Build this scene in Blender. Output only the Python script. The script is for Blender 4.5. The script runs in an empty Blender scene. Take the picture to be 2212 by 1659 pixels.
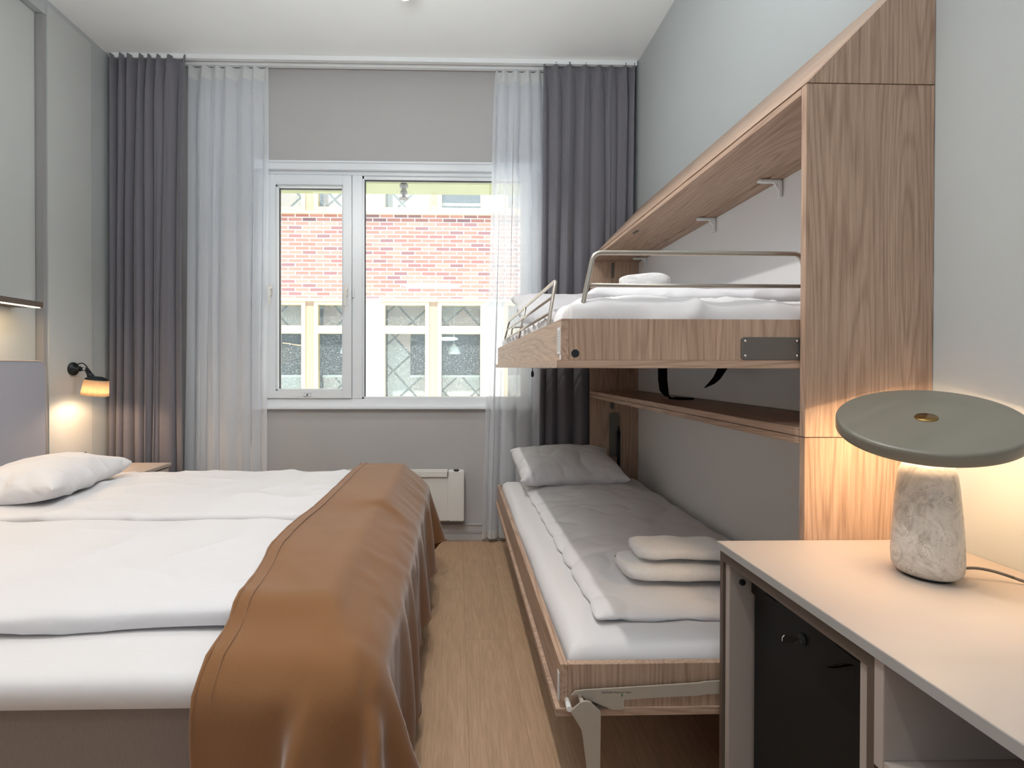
import bpy, bmesh, math, random
from mathutils import Vector, Matrix, noise

# ------------------------------------------------------------------ scene, camera, light
sc = bpy.context.scene
C = sc.collection
PI = math.pi

def R(d): return math.radians(d)

cam_d = bpy.data.cameras.new('camera'); cam = bpy.data.objects.new('camera', cam_d); C.objects.link(cam)
cam.location = (0, 0, 1.1776)
cam_d.sensor_width = 36.0
cam_d.lens = 1070.2753/2212*36.0
cam_d.shift_x = (1106.0-1009.84)/2212
cam_d.shift_y = -(829.5-800.46)/2212
cam_d.clip_start = 0.02; cam_d.clip_end = 200
cam.rotation_mode = 'XYZ'
_m = Matrix.Rotation(-0.0222, 4, 'Z') @ Matrix.Rotation(PI/2-0.0066, 4, 'X') @ Matrix.Rotation(0.0018, 4, 'Z')
cam.matrix_world = Matrix.Translation(cam.location) @ _m
sc.camera = cam

w = bpy.data.worlds.new('sky'); sc.world = w; w.use_nodes = True
_bg = w.node_tree.nodes['Background']
_bg.inputs[0].default_value = (0.78, 0.89, 1.0, 1); _bg.inputs[1].default_value = 1.6

sun_d = bpy.data.lights.new('sun', 'SUN'); sun_d.energy = 13; sun_d.angle = R(1.0); sun_d.color = (1, .96, .9)
sun = bpy.data.objects.new('sun', sun_d); C.objects.link(sun)
sun.rotation_euler = (R(20), 0, R(-14))

rl_d = bpy.data.lights.new('ceiling_fill', 'AREA'); rl_d.shape = 'RECTANGLE'; rl_d.size = 2.4; rl_d.size_y = 1.2; rl_d.energy = 14; rl_d.color = (.86, .93, 1)  # added fill under the ceiling for even brightness, no fixture here
rl = bpy.data.objects.new('ceiling_fill', rl_d); C.objects.link(rl); rl.location = (-.45, .95, 3.17)

ul_d = bpy.data.lights.new('bounce_fill', 'AREA'); ul_d.shape = 'DISK'; ul_d.size = .7; ul_d.energy = 36; ul_d.color = (.90, .96, 1)  # added uplight, brightens the ceiling; not a lamp of the room
ul = bpy.data.objects.new('bounce_fill', ul_d); C.objects.link(ul); ul.location = (-.3, .95, 2.15); ul.rotation_euler = (R(180-14), 0, 0)
hl_d = bpy.data.lights.new('back_fill', 'AREA'); hl_d.shape = 'RECTANGLE'; hl_d.size = 2.4; hl_d.size_y = 1.8; hl_d.energy = 15; hl_d.color = (.80, .90, 1)  # added fill behind the camera, lifts the dim lower bunk
hl = bpy.data.objects.new('back_fill', hl_d); C.objects.link(hl); hl.location = (-.4, -1.66, 1.6); hl.rotation_euler = (R(92), 0, 0)

sc.view_settings.view_transform = 'Standard'
sc.view_settings.look = 'None'
sc.view_settings.exposure = 0.05
sc.view_settings.gamma = 1.0
sc.view_settings.use_curve_mapping = False
try:
    sc.cycles.use_denoising = True
    sc.cycles.max_bounces = 12; sc.cycles.diffuse_bounces = 8; sc.cycles.transparent_max_bounces = 16
    sc.cycles.sample_clamp_indirect = 6.0
except Exception: pass

# ------------------------------------------------------------------ materials
def nodes(name):
    m = bpy.data.materials.new(name); m.use_nodes = True
    nt = m.node_tree
    return m, nt, nt.nodes['Principled BSDF'], nt.nodes.new, nt.links.new
def setb(b, col=None, rough=.5, metal=0, spec=.5, **k):
    if col is not None: b.inputs['Base Color'].default_value = (*col, 1)
    b.inputs['Roughness'].default_value = rough; b.inputs['Metallic'].default_value = metal
    b.inputs['Specular IOR Level'].default_value = spec
    for a, v in k.items(): b.inputs[a.replace('_', ' ')].default_value = v
def paint(name, col, rough=.6, bump=.02, scale=300, spec=.3, var=.03, metal=0):
    m, nt, b, N, L = nodes(name); setb(b, col, rough, metal, spec)
    tc = N('ShaderNodeTexCoord'); n = N('ShaderNodeTexNoise'); n.inputs['Scale'].default_value = scale; n.inputs['Detail'].default_value = 3
    L(tc.outputs['Object'], n.inputs['Vector'])
    if bump:
        bp = N('ShaderNodeBump'); bp.inputs['Strength'].default_value = bump*5; bp.inputs['Distance'].default_value = .0006
        L(n.outputs['Fac'], bp.inputs['Height']); L(bp.outputs['Normal'], b.inputs['Normal'])
    if var:
        n2 = N('ShaderNodeTexNoise'); n2.inputs['Scale'].default_value = 3
        L(tc.outputs['Object'], n2.inputs['Vector'])
        mx = N('ShaderNodeMix'); mx.data_type = 'RGBA'
        mx.inputs['A'].default_value = (*[c*(1-var) for c in col], 1); mx.inputs['B'].default_value = (*[min(1, c*(1+var)) for c in col], 1)
        L(n2.outputs['Fac'], mx.inputs['Factor']); L(mx.outputs['Result'], b.inputs['Base Color'])
    return m
def ramp(N, stops):
    r = N('ShaderNodeValToRGB'); e = r.color_ramp.elements
    while len(e) < len(stops): e.new(.5)
    for x, (p, c) in zip(e, stops): x.position = p; x.color = (*c, 1)
    return r
def wood(name, axis, light, dark, rough=.45, rings=46, fine=70, contrast=.5):
    """axis: 0,1,2 = grain direction"""
    m, nt, b, N, L = nodes(name); setb(b, light, rough, 0, .3)
    tc = N('ShaderNodeTexCoord')
    def mapped(s, sl):
        mp = N('ShaderNodeMapping'); v = [s, s, s]; v[axis] = sl
        mp.inputs['Scale'].default_value = v; L(tc.outputs['Object'], mp.inputs['Vector']); return mp
    n1 = N('ShaderNodeTexNoise'); n1.inputs['Scale'].default_value = 1; n1.inputs['Detail'].default_value = 1.5; n1.inputs['Roughness'].default_value = .4
    L(mapped(7.5, .55).outputs[0], n1.inputs['Vector'])
    mul = N('ShaderNodeMath'); mul.operation = 'MULTIPLY'; mul.inputs[1].default_value = rings*6.283/2
    L(n1.outputs['Fac'], mul.inputs[0])
    sn = N('ShaderNodeMath'); sn.operation = 'SINE'; L(mul.outputs[0], sn.inputs[0])
    mr = N('ShaderNodeMapRange'); mr.inputs[1].default_value = -1; mr.inputs[2].default_value = 1; L(sn.outputs[0], mr.inputs[0])
    n2 = N('ShaderNodeTexNoise'); n2.inputs['Scale'].default_value = 1; n2.inputs['Detail'].default_value = 5; n2.inputs['Roughness'].default_value = .65
    L(mapped(fine*3.2, fine/12).outputs[0], n2.inputs['Vector'])
    n3 = N('ShaderNodeTexNoise'); n3.inputs['Scale'].default_value = 1; n3.inputs['Detail'].default_value = 2
    L(mapped(9, .5).outputs[0], n3.inputs['Vector'])
    # ring lines * .45 + fine * .35 + broad * .2
    def ma(op, a, bb):
        x = N('ShaderNodeMath'); x.operation = op
        for i, q in enumerate((a, bb)):
            if isinstance(q, (int, float)): x.inputs[i].default_value = q
            else: L(q, x.inputs[i])
        return x.outputs[0]
    pw = ma('POWER', mr.outputs[0], 3.0)
    s = ma('ADD', ma('MULTIPLY', pw, .16), ma('ADD', ma('MULTIPLY', n2.outputs['Fac'], .85), ma('MULTIPLY', n3.outputs['Fac'], .22)))
    r = ramp(N, [(.42, light), (.92, dark)]); L(s, r.inputs[0]); L(r.outputs[0], b.inputs['Base Color'])
    bp = N('ShaderNodeBump'); bp.inputs['Strength'].default_value = .12; bp.inputs['Distance'].default_value = .0005
    L(n2.outputs['Fac'], bp.inputs['Height']); L(bp.outputs['Normal'], b.inputs['Normal'])
    return m
def fabric(name, col, scale=900, rough=.9, bump=.4, var=.12, sheen=.2, dist=.0006, wr=None):
    m, nt, b, N, L = nodes(name); setb(b, col, rough, 0, .15); b.inputs['Sheen Weight'].default_value = sheen
    tc = N('ShaderNodeTexCoord')
    n = N('ShaderNodeTexNoise'); n.inputs['Scale'].default_value = scale; n.inputs['Detail'].default_value = 2; L(tc.outputs['Object'], n.inputs['Vector'])
    mp = N('ShaderNodeMapping'); mp.inputs['Scale'].default_value = (1, 1, .25); L(tc.outputs['Object'], mp.inputs['Vector'])
    n2 = N('ShaderNodeTexNoise'); n2.inputs['Scale'].default_value = scale*.35; n2.inputs['Detail'].default_value = 4; L(mp.outputs[0], n2.inputs['Vector'])
    mx = N('ShaderNodeMix'); mx.data_type = 'RGBA'
    mx.inputs['A'].default_value = (*[c*(1-var) for c in col], 1); mx.inputs['B'].default_value = (*[min(1, c*(1+var)) for c in col], 1)
    L(n2.outputs['Fac'], mx.inputs['Factor']); L(mx.outputs['Result'], b.inputs['Base Color'])
    bp = N('ShaderNodeBump'); bp.inputs['Strength'].default_value = bump; bp.inputs['Distance'].default_value = dist
    L(n.outputs['Fac'], bp.inputs['Height']); last = bp
    if wr:
        mp2 = N('ShaderNodeMapping'); mp2.inputs['Scale'].default_value = wr[0]; L(tc.outputs['Object'], mp2.inputs['Vector'])
        n4 = N('ShaderNodeTexNoise'); n4.inputs['Scale'].default_value = 1; n4.inputs['Detail'].default_value = 3; n4.inputs['Distortion'].default_value = .6; L(mp2.outputs[0], n4.inputs['Vector'])
        b2 = N('ShaderNodeBump'); b2.inputs['Strength'].default_value = wr[1]; b2.inputs['Distance'].default_value = wr[2]
        L(n4.outputs['Fac'], b2.inputs['Height']); L(bp.outputs['Normal'], b2.inputs['Normal']); last = b2
    L(last.outputs['Normal'], b.inputs['Normal'])
    return m
def emis(name, col, s, base=(.9, .9, .9)):
    m, nt, b, N, L = nodes(name); setb(b, base, .5)
    b.inputs['Emission Color'].default_value = (*col, 1); b.inputs['Emission Strength'].default_value = s
    return m
def sheer(name, col, alpha):
    m, nt, b, N, L = nodes(name); nt.nodes.remove(b)
    out = nt.nodes['Material Output']
    t = N('ShaderNodeBsdfTransparent'); d = N('ShaderNodeBsdfDiffuse'); d.inputs[0].default_value = (*col, 1)
    tl = N('ShaderNodeBsdfTranslucent'); tl.inputs[0].default_value = (*col, 1)
    a = N('ShaderNodeMixShader'); a.inputs[0].default_value = .5; L(d.outputs[0], a.inputs[1]); L(tl.outputs[0], a.inputs[2])
    c = N('ShaderNodeMixShader'); c.inputs[0].default_value = alpha; L(t.outputs[0], c.inputs[1]); L(a.outputs[0], c.inputs[2])
    # thin cloth seen edge-on covers more
    lw = N('ShaderNodeLayerWeight'); lw.inputs[0].default_value = .35
    mr = N('ShaderNodeMapRange'); mr.inputs[3].default_value = alpha; mr.inputs[4].default_value = min(1, alpha+.4); L(lw.outputs['Facing'], mr.inputs[0]); L(mr.outputs[0], c.inputs[0])
    L(c.outputs[0], out.inputs[0]); return m
def glass(name, tint=(1, 1, 1), gloss=.06, veil=0.0):
    m, nt, b, N, L = nodes(name); nt.nodes.remove(b); out = nt.nodes['Material Output']
    t = N('ShaderNodeBsdfTransparent'); t.inputs[0].default_value = (*tint, 1)
    g = N('ShaderNodeBsdfGlossy'); g.inputs['Roughness'].default_value = .02
    a = N('ShaderNodeMixShader'); a.inputs[0].default_value = gloss; L(t.outputs[0], a.inputs[1]); L(g.outputs[0], a.inputs[2])
    last = a
    if veil:  # white diffuse veil stands in for washed-out sky reflection on the panes
        d = N('ShaderNodeBsdfDiffuse'); d.inputs[0].default_value = (.85, .88, .9, 1)
        c = N('ShaderNodeMixShader'); c.inputs[0].default_value = veil; L(a.outputs[0], c.inputs[1]); L(d.outputs[0], c.inputs[2]); last = c
        tc = N('ShaderNodeTexCoord'); n = N('ShaderNodeTexNoise'); n.inputs['Scale'].default_value = 60; n.inputs['Detail'].default_value = 6; L(tc.outputs['Object'], n.inputs['Vector'])
        mr = N('ShaderNodeMapRange'); mr.inputs[1].default_value = .55; mr.inputs[2].default_value = .8; mr.inputs[3].default_value = veil; mr.inputs[4].default_value = min(1, veil+.5); L(n.outputs['Fac'], mr.inputs[0]); L(mr.outputs[0], c.inputs[0])
    L(last.outputs[0], out.inputs[0]); return m

M = {}
M['wall'] = paint('wall_paint', (.43, .45, .445), .75, .03)
M['wall_far'] = paint('far_wall_paint', (.42, .405, .395), .75, .03)
M['panel'] = paint('pale_panel', (.50, .51, .49), .55, .01)
M['groove'] = paint('shadow_gap', (.20, .20, .20), .6, 0, var=0)
M['ceil'] = paint('ceiling_paint', (.85, .86, .85), .85, .03)
M['white'] = paint('white_lacquer', (.76, .77, .77), .35, 0, var=.01)
M['frame'] = paint('window_white', (.70, .72, .74), .3, 0, var=.01)
M['backpanel'] = paint('white_back_panel', (.74, .74, .75), .5, .01)
M['rad'] = paint('radiator_enamel', (.72, .70, .66), .35, 0, var=.01)
M['dark'] = paint('black_plastic', (.012, .014, .018), .4, .01, var=0)
M['black'] = paint('black_metal', (.008, .012, .015), .45, .01, var=0)
M['strap'] = fabric('black_webbing', (.006, .006, .006), 1500, .95, .2, .1, 0)
M['steel'] = paint('grey_steel', (.15, .135, .12), .42, 0, var=.02, metal=.35)
M['rail'] = paint('satin_nickel', (.46, .42, .37), .32, 0, var=.02, metal=.85)
M['beige_metal'] = paint('beige_powder_coat', (.40, .35, .29), .45, .01, var=.02)
M['chrome'] = paint('chrome', (.7, .7, .7), .15, 0, var=0, metal=1)
M['brass'] = paint('brass', (.35, .22, .08), .18, 0, var=0, metal=1)
WL, WD = (.49, .345, .255), (.225, .135, .09)
M['wx'] = wood('ash_grain_x', 0, WL, WD); M['wy'] = wood('ash_grain_y', 1, WL, WD); M['wz'] = wood('ash_grain_z', 2, WL, WD)
M['linen'] = fabric('white_linen', (.635, .625, .64), 700, .85, .12, .01, .1, .0004, ((5, 5, 5), .35, .02))
M['linen_flat'] = fabric('white_sheet', (.635, .62, .625), 700, .85, .12, .01, .1, .0004, ((2.2, 9, 4), .25, .012))
M['terry'] = fabric('white_terry', (.80, .785, .78), 420, .98, 1.0, .06, .4, .003)
M['throw'] = fabric('brown_throw', (.205, .092, .034), 1300, .75, .25, .12, .35, .0004, ((6, 6, 6), .18, .01))
M['drape'] = fabric('grey_drape', (.158, .150, .168), 1000, .9, .3, .16, .2, .0005)
M['sheer'] = sheer('sheer_voile', (.93, .955, .995), .68)
M['tape'] = sheer('heading_tape', (.88, .88, .86), .85)
M['skirt'] = fabric('taupe_skirt', (.30, .22, .17), 900, .9, .2, .1)
M['boxspring'] = fabric('taupe_upholstery', (.21, .165, .14), 800, .9, .5, .15)
M['headboard'] = fabric('grey_upholstery', (.30, .30, .34), 900, .9, .3, .06)
M['desk'] = paint('taupe_laminate', (.43, .37, .325), .42, .01, var=.01)
M['desk_edge'] = paint('grey_edge', (.31, .30, .295), .5, .01, var=.01)
M['desk_dark'] = paint('brown_frame', (.10, .075, .06), .5, .01, var=.03)
M['desk_side'] = paint('greige_board', (.36, .31, .28), .5, .01, var=.01)
M['fridge'] = paint('black_fridge', (.010, .010, .010), .5, .03, 500, .2, 0)
M['sage'] = paint('sage_enamel', (.165, .155, .125), .33, 0, var=.01, spec=.5)
M['green'] = paint('green_mark', (.02, .15, .04), .6, 0, var=0)
M['bulb'] = emis('warm_diffuser', (1, .75, .48), 14)
M['spot'] = emis('spot_lens', (1, .93, .82), 14)
M['led'] = emis('led_strip', (1, .74, .42), 9)
M['glass'] = glass('window_glass', (.96, .985, .98), .05)

def mat_floor():
    m, nt, b, N, L = nodes('oak_planks'); setb(b, (.5, .4, .3), .42, 0, .35)
    tc = N('ShaderNodeTexCoord')
    mp = N('ShaderNodeMapping'); mp.inputs['Rotation'].default_value = (0, 0, PI/2); L(tc.outputs['Object'], mp.inputs['Vector'])
    br = N('ShaderNodeTexBrick'); br.offset = .37; br.inputs['Scale'].default_value = 1
    br.inputs['Brick Width'].default_value = 1.3; br.inputs['Row Height'].default_value = .19; br.inputs['Mortar Size'].default_value = .0007; br.inputs['Mortar Smooth'].default_value = .2
    br.inputs['Color1'].default_value = (0, 0, 0, 1); br.inputs['Color2'].default_value = (1, 1, 1, 1); br.inputs['Mortar'].default_value = (.5, .5, .5, 1); br.inputs['Bias'].default_value = 0
    L(mp.outputs[0], br.inputs['Vector'])
    # shift grain per plank
    ad = N('ShaderNodeVectorMath'); ad.operation = 'MULTIPLY_ADD'; ad.inputs[1].default_value = (3, 7, 5)
    L(br.outputs['Color'], ad.inputs[0]); L(tc.outputs['Object'], ad.inputs[2])
    def mapped(v):
        q = N('ShaderNodeMapping'); q.inputs['Scale'].default_value = v; L(ad.outputs[0], q.inputs['Vector']); return q
    n1 = N('ShaderNodeTexNoise'); n1.inputs['Scale'].default_value = 1; n1.inputs['Detail'].default_value = 2; n1.inputs['Distortion'].default_value = .4
    L(mapped((7, .9, 7)).outputs[0], n1.inputs['Vector'])
    mu = N('ShaderNodeMath'); mu.operation = 'MULTIPLY'; mu.inputs[1].default_value = 75; L(n1.outputs['Fac'], mu.inputs[0])
    sn = N('ShaderNodeMath'); sn.operation = 'SINE'; L(mu.outputs[0], sn.inputs[0])
    n2 = N('ShaderNodeTexNoise'); n2.inputs['Scale'].default_value = 1; n2.inputs['Detail'].default_value = 6; n2.inputs['Roughness'].default_value = .7
    L(mapped((190, 9, 190)).outputs[0], n2.inputs['Vector'])
    a = N('ShaderNodeMath'); a.operation = 'MULTIPLY_ADD'; a.inputs[1].default_value = .035; a.inputs[2].default_value = 0; L(sn.outputs[0], a.inputs[0])
    s = N('ShaderNodeMath'); s.operation = 'ADD'; L(a.outputs[0], s.inputs[0]); L(n2.outputs['Fac'], s.inputs[1])
    pv = N('ShaderNodeMath'); pv.operation = 'MULTIPLY_ADD'; pv.inputs[1].default_value = .16; L(br.outputs['Color'], pv.inputs[0]); L(s.outputs[0], pv.inputs[2])
    r = ramp(N, [(.25, (.30, .20, .13)), (.55, (.43, .275, .168)), (.9, (.54, .365, .24))]); L(pv.outputs[0], r.inputs[0])
    mx = N('ShaderNodeMix'); mx.data_type = 'RGBA'; mx.inputs['B'].default_value = (.20, .13, .08, 1)
    L(br.outputs['Fac'], mx.inputs['Factor']); L(r.outputs[0], mx.inputs['A']); L(mx.outputs['Result'], b.inputs['Base Color'])
    bp = N('ShaderNodeBump'); bp.inputs['Strength'].default_value = .15; bp.inputs['Distance'].default_value = .001; L(n2.outputs['Fac'], bp.inputs['Height']); L(bp.outputs['Normal'], b.inputs['Normal'])
    return m
M['floor'] = mat_floor()
def mat_brick():
    m, nt, b, N, L = nodes('red_brick'); setb(b, (.5, .3, .25), .85, 0, .2)
    tc = N('ShaderNodeTexCoord'); mp = N('ShaderNodeMapping'); mp.inputs['Rotation'].default_value = (PI/2, 0, 0); L(tc.outputs['Object'], mp.inputs['Vector'])
    br = N('ShaderNodeTexBrick'); br.offset = .5; br.squash = 1
    br.inputs['Scale'].default_value = 1; br.inputs['Brick Width'].default_value = .25; br.inputs['Row Height'].default_value = .0735; br.inputs['Mortar Size'].default_value = .009; br.inputs['Bias'].default_value = -.1
    br.inputs['Color1'].default_value = (0, 0, 0, 1); br.inputs['Color2'].default_value = (1, 1, 1, 1); br.inputs['Mortar'].default_value = (.5, .5, .5, 1)
    L(mp.outputs[0], br.inputs['Vector'])
    r = ramp(N, [(0, (.30, .17, .18)), (.22, (.47, .21, .175)), (.7, (.57, .27, .225)), (1, (.63, .33, .28))]); L(br.outputs['Color'], r.inputs[0])
    mx = N('ShaderNodeMix'); mx.data_type = 'RGBA'; mx.inputs['B'].default_value = (.80, .77, .76, 1)
    L(br.outputs['Fac'], mx.inputs['Factor']); L(r.outputs[0], mx.inputs['A']); L(mx.outputs['Result'], b.inputs['Base Color'])
    return m
M['brick'] = mat_brick()
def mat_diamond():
    m, nt, b, N, L = nodes('diamond_reflection'); setb(b, (.5, .42, .4), .5, 0, .3)  # colours of a patterned facade mirrored in the far panes
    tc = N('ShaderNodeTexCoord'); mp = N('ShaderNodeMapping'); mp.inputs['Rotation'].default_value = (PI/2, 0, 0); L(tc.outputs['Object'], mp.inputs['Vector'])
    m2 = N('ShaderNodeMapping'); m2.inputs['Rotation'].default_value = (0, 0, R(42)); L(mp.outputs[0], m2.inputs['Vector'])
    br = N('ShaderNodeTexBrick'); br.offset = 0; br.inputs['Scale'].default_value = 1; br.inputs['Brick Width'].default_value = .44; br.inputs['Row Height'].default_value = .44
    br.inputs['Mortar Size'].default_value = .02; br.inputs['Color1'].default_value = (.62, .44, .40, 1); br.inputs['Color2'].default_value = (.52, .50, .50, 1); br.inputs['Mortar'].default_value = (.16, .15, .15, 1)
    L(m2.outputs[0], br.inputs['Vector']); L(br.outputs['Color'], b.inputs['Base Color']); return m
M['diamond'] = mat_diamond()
M['fac_white'] = paint('white_render', (.80, .80, .78), .8, .02)
M['cream'] = paint('cream_frame', (.60, .50, .34), .6, 0)
M['post'] = paint('beige_post', (.50, .36, .26), .6, 0)
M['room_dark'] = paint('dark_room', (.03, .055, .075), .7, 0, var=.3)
M['soffit'] = paint('ochre_soffit', (.33, .34, .17), .7, .02)
M['ground'] = paint('pale_paving', (.85, .85, .83), .9, .02)
M['farglass'] = glass('far_glass', (.9, .95, .95), .05, .035)
def mat_marble():
    m, nt, b, N, L = nodes('grey_marble'); setb(b, (.5, .45, .4), .28, 0, .4)
    tc = N('ShaderNodeTexCoord'); mp = N('ShaderNodeMapping'); mp.inputs['Scale'].default_value = (1, 1, .8); mp.inputs['Rotation'].default_value = (.4, .6, .2); L(tc.outputs['Object'], mp.inputs['Vector'])
    n = N('ShaderNodeTexNoise'); n.inputs['Scale'].default_value = 20; n.inputs['Detail'].default_value = 9; n.inputs['Roughness'].default_value = .62; n.inputs['Distortion'].default_value = 2.0; L(mp.outputs[0], n.inputs['Vector'])
    r = ramp(N, [(.34, (.36, .32, .28)), (.45, (.52, .475, .42)), (.58, (.64, .59, .53)), (.70, (.50, .46, .41))]); L(n.outputs['Fac'], r.inputs[0])
    n2 = N('ShaderNodeTexNoise'); n2.inputs['Scale'].default_value = 9; n2.inputs['Detail'].default_value = 4; n2.inputs['Distortion'].default_value = 2.8; L(mp.outputs[0], n2.inputs['Vector'])
    def vein(node, width, col, prev, f=.8):
        s = N('ShaderNodeMath'); s.operation = 'SUBTRACT'; s.inputs[1].default_value = .5; L(node.outputs['Fac'], s.inputs[0])
        a = N('ShaderNodeMath'); a.operation = 'ABSOLUTE'; L(s.outputs[0], a.inputs[0])
        q = N('ShaderNodeMapRange'); q.inputs[1].default_value = 0; q.inputs[2].default_value = width; q.inputs[3].default_value = f; q.inputs[4].default_value = 0; L(a.outputs[0], q.inputs[0])
        mx = N('ShaderNodeMix'); mx.data_type = 'RGBA'; mx.inputs['B'].default_value = (*col, 1); L(q.outputs[0], mx.inputs['Factor']); L(prev, mx.inputs['A']); return mx.outputs['Result']
    c = vein(n2, .006, (.24, .21, .18), r.outputs[0], .6)
    n3 = N('ShaderNodeTexNoise'); n3.inputs['Scale'].default_value = 5; n3.inputs['Detail'].default_value = 3; n3.inputs['Distortion'].default_value = 1.2; L(mp.outputs[0], n3.inputs['Vector'])
    c = vein(n3, .003, (.78, .75, .70), c, .6)
    L(c, b.inputs['Base Color']); return m
M['marble'] = mat_marble()
def mat_label():
    m, nt, b, N, L = nodes('printed_label'); setb(b, (.8, .8, .78), .6)
    return m

# ------------------------------------------------------------------ mesh helpers
class B:
    def __init__(s): s.bm = bmesh.new()
    def box(s, a, b, bev=0, seg=2, rot=None, piv=None):
        t = bmesh.new(); bmesh.ops.create_cube(t, size=1)
        for v in t.verts: v.co = Vector([(a[k]+b[k])/2+v.co[k]*(b[k]-a[k]) for k in range(3)])
        if bev: bmesh.ops.bevel(t, geom=t.edges[:], offset=bev, segments=seg, affect='EDGES', clamp_overlap=True)
        s._join(t, rot, piv); return s
    def _join(s, t, rot=None, piv=None):
        if rot is not None:
            p = Vector(piv or (0, 0, 0))
            for v in t.verts: v.co = rot @ (v.co-p)+p
        me = bpy.data.meshes.new('t'); t.to_mesh(me); t.free(); s.bm.from_mesh(me); bpy.data.meshes.remove(me)
    def prism(s, poly, axis, a, b, bev=0):
        """poly of 2D points in the plane perpendicular to axis; extruded from a to b"""
        t = bmesh.new()
        def P(p, d):
            q = list(p); q.insert(axis, d); return q
        lo = [t.verts.new(P(p, a)) for p in poly]; hi = [t.verts.new(P(p, b)) for p in poly]
        n = len(poly)
        t.faces.new(lo); t.faces.new(hi[::-1])
        for i in range(n): t.faces.new((lo[i], hi[i], hi[(i+1) % n], lo[(i+1) % n]))
        bmesh.ops.recalc_face_normals(t, faces=t.faces[:])
        if bev: bmesh.ops.bevel(t, geom=t.edges[:], offset=bev, segments=2, affect='EDGES', clamp_overlap=True)
        s._join(t); return s
    def tube(s, pts, r, n=10, rad=None, round_=0.0):
        pts = [Vector(p) for p in pts]
        if round_:
            out = [pts[0]]
            for i in range(1, len(pts)-1):
                a, b_, c = pts[i-1], pts[i], pts[i+1]
                d1 = (a-b_).normalized()*min(round_, (a-b_).length/2); d2 = (c-b_).normalized()*min(round_, (c-b_).length/2)
                for k in range(6):
                    u = k/5; out.append((b_+d1)*(1-u)**2+b_*2*u*(1-u)+(b_+d2)*u*u)
            out.append(pts[-1]); pts = out
        rings = []; prev = None
        for i, p in enumerate(pts):
            d = (pts[min(i+1, len(pts)-1)]-pts[max(i-1, 0)]).normalized()
            if prev is None: u = d.orthogonal().normalized()
            else: u = (prev-d*prev.dot(d)).normalized()
            prev = u; v = d.cross(u); rr = rad[i] if rad else r
            rings.append([s.bm.verts.new(p+(u*math.cos(2*PI*k/n)+v*math.sin(2*PI*k/n))*rr) for k in range(n)])
        for a, b_ in zip(rings, rings[1:]):
            for k in range(n):
                f = s.bm.faces.new((a[k], a[(k+1) % n], b_[(k+1) % n], b_[k])); f.smooth = True
        s.bm.faces.new(rings[0][::-1]); s.bm.faces.new(rings[-1]); return s
    def lathe(s, prof, c=(0, 0, 0), n=48, rot=None, cap=True, smooth=True):
        t = bmesh.new(); rings = []
        for r, z in prof:
            if r < 1e-6: rings.append([t.verts.new((0, 0, z))])
            else: rings.append([t.verts.new((r*math.cos(2*PI*k/n), r*math.sin(2*PI*k/n), z)) for k in range(n)])
        for a, b_ in zip(rings, rings[1:]):
            for k in range(n):
                k2 = (k+1) % n
                if len(a) == 1 and len(b_) == 1: continue
                if len(a) == 1: f = t.faces.new((a[0], b_[k2], b_[k]))
                elif len(b_) == 1: f = t.faces.new((a[k], a[k2], b_[0]))
                else: f = t.faces.new((a[k], a[k2], b_[k2], b_[k]))
                f.smooth = smooth
        if cap:
            if len(rings[0]) > 1: t.faces.new(rings[0][::-1])
            if len(rings[-1]) > 1: t.faces.new(rings[-1])
        bmesh.ops.recalc_face_normals(t, faces=t.faces[:])
        mt = Matrix.Translation(c) @ (rot.to_4x4() if rot is not None else Matrix.Identity(4))
        for v in t.verts: v.co = mt @ v.co
        s._join(t); return s
    def grid(s, nx, ny, fn, smooth=True):
        V = [[s.bm.verts.new(fn(i/(nx-1), j/(ny-1))) for i in range(nx)] for j in range(ny)]
        for j in range(ny-1):
            for i in range(nx-1):
                f = s.bm.faces.new((V[j][i], V[j][i+1], V[j+1][i+1], V[j+1][i])); f.smooth = smooth
        return s
    def mesh(s, vs, fs, smooth=True):
        V = [s.bm.verts.new(v) for v in vs]
        for f in fs:
            q = s.bm.faces.new([V[i] for i in f]); q.smooth = smooth
        return s
    def ribbon(s, pts, widthdir, wdt, th=.0015):
        pts = [Vector(p) for p in pts]; out = []
        for i, p in enumerate(pts):
            wd = Vector(widthdir[i] if isinstance(widthdir, list) else widthdir).normalized()
            d = (pts[min(i+1, len(pts)-1)]-pts[max(i-1, 0)]).normalized(); nn = d.cross(wd).normalized()
            ww = wdt[i] if isinstance(wdt, list) else wdt
            out.append([s.bm.verts.new(p+wd*ww/2*a+nn*th*c) for a, c in ((-1, -1), (1, -1), (1, 1), (-1, 1))])
        for a, b_ in zip(out, out[1:]):
            for k in range(4): s.bm.faces.new((a[k], a[(k+1) % 4], b_[(k+1) % 4], b_[k]))
        s.bm.faces.new(out[0][::-1]); s.bm.faces.new(out[-1]); return s
    def build(s, name, mat, parent=None, origin=None):
        me = bpy.data.meshes.new(name)
        bmesh.ops.recalc_face_normals(s.bm, faces=s.bm.faces[:])
        if parent is not None: off = parent_origin(parent)
        else:
            if origin is None:
                xs = [v.co for v in s.bm.verts]
                mn = [min(v[k] for v in xs) for k in range(3)]; mx = [max(v[k] for v in xs) for k in range(3)]
                origin = ((mn[0]+mx[0])/2, (mn[1]+mx[1])/2, mn[2])
            off = Vector(origin)
        for v in s.bm.verts: v.co -= off
        s.bm.to_mesh(me); s.bm.free()
        me.materials.append(mat if not isinstance(mat, str) else M[mat])
        o = bpy.data.objects.new(name, me); C.objects.link(o)
        if parent is not None: o.parent = parent
        else: o.location = off
        return o
def parent_origin(p):
    v = Vector((0, 0, 0))
    while p is not None: v += p.location; p = p.parent
    return v
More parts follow.
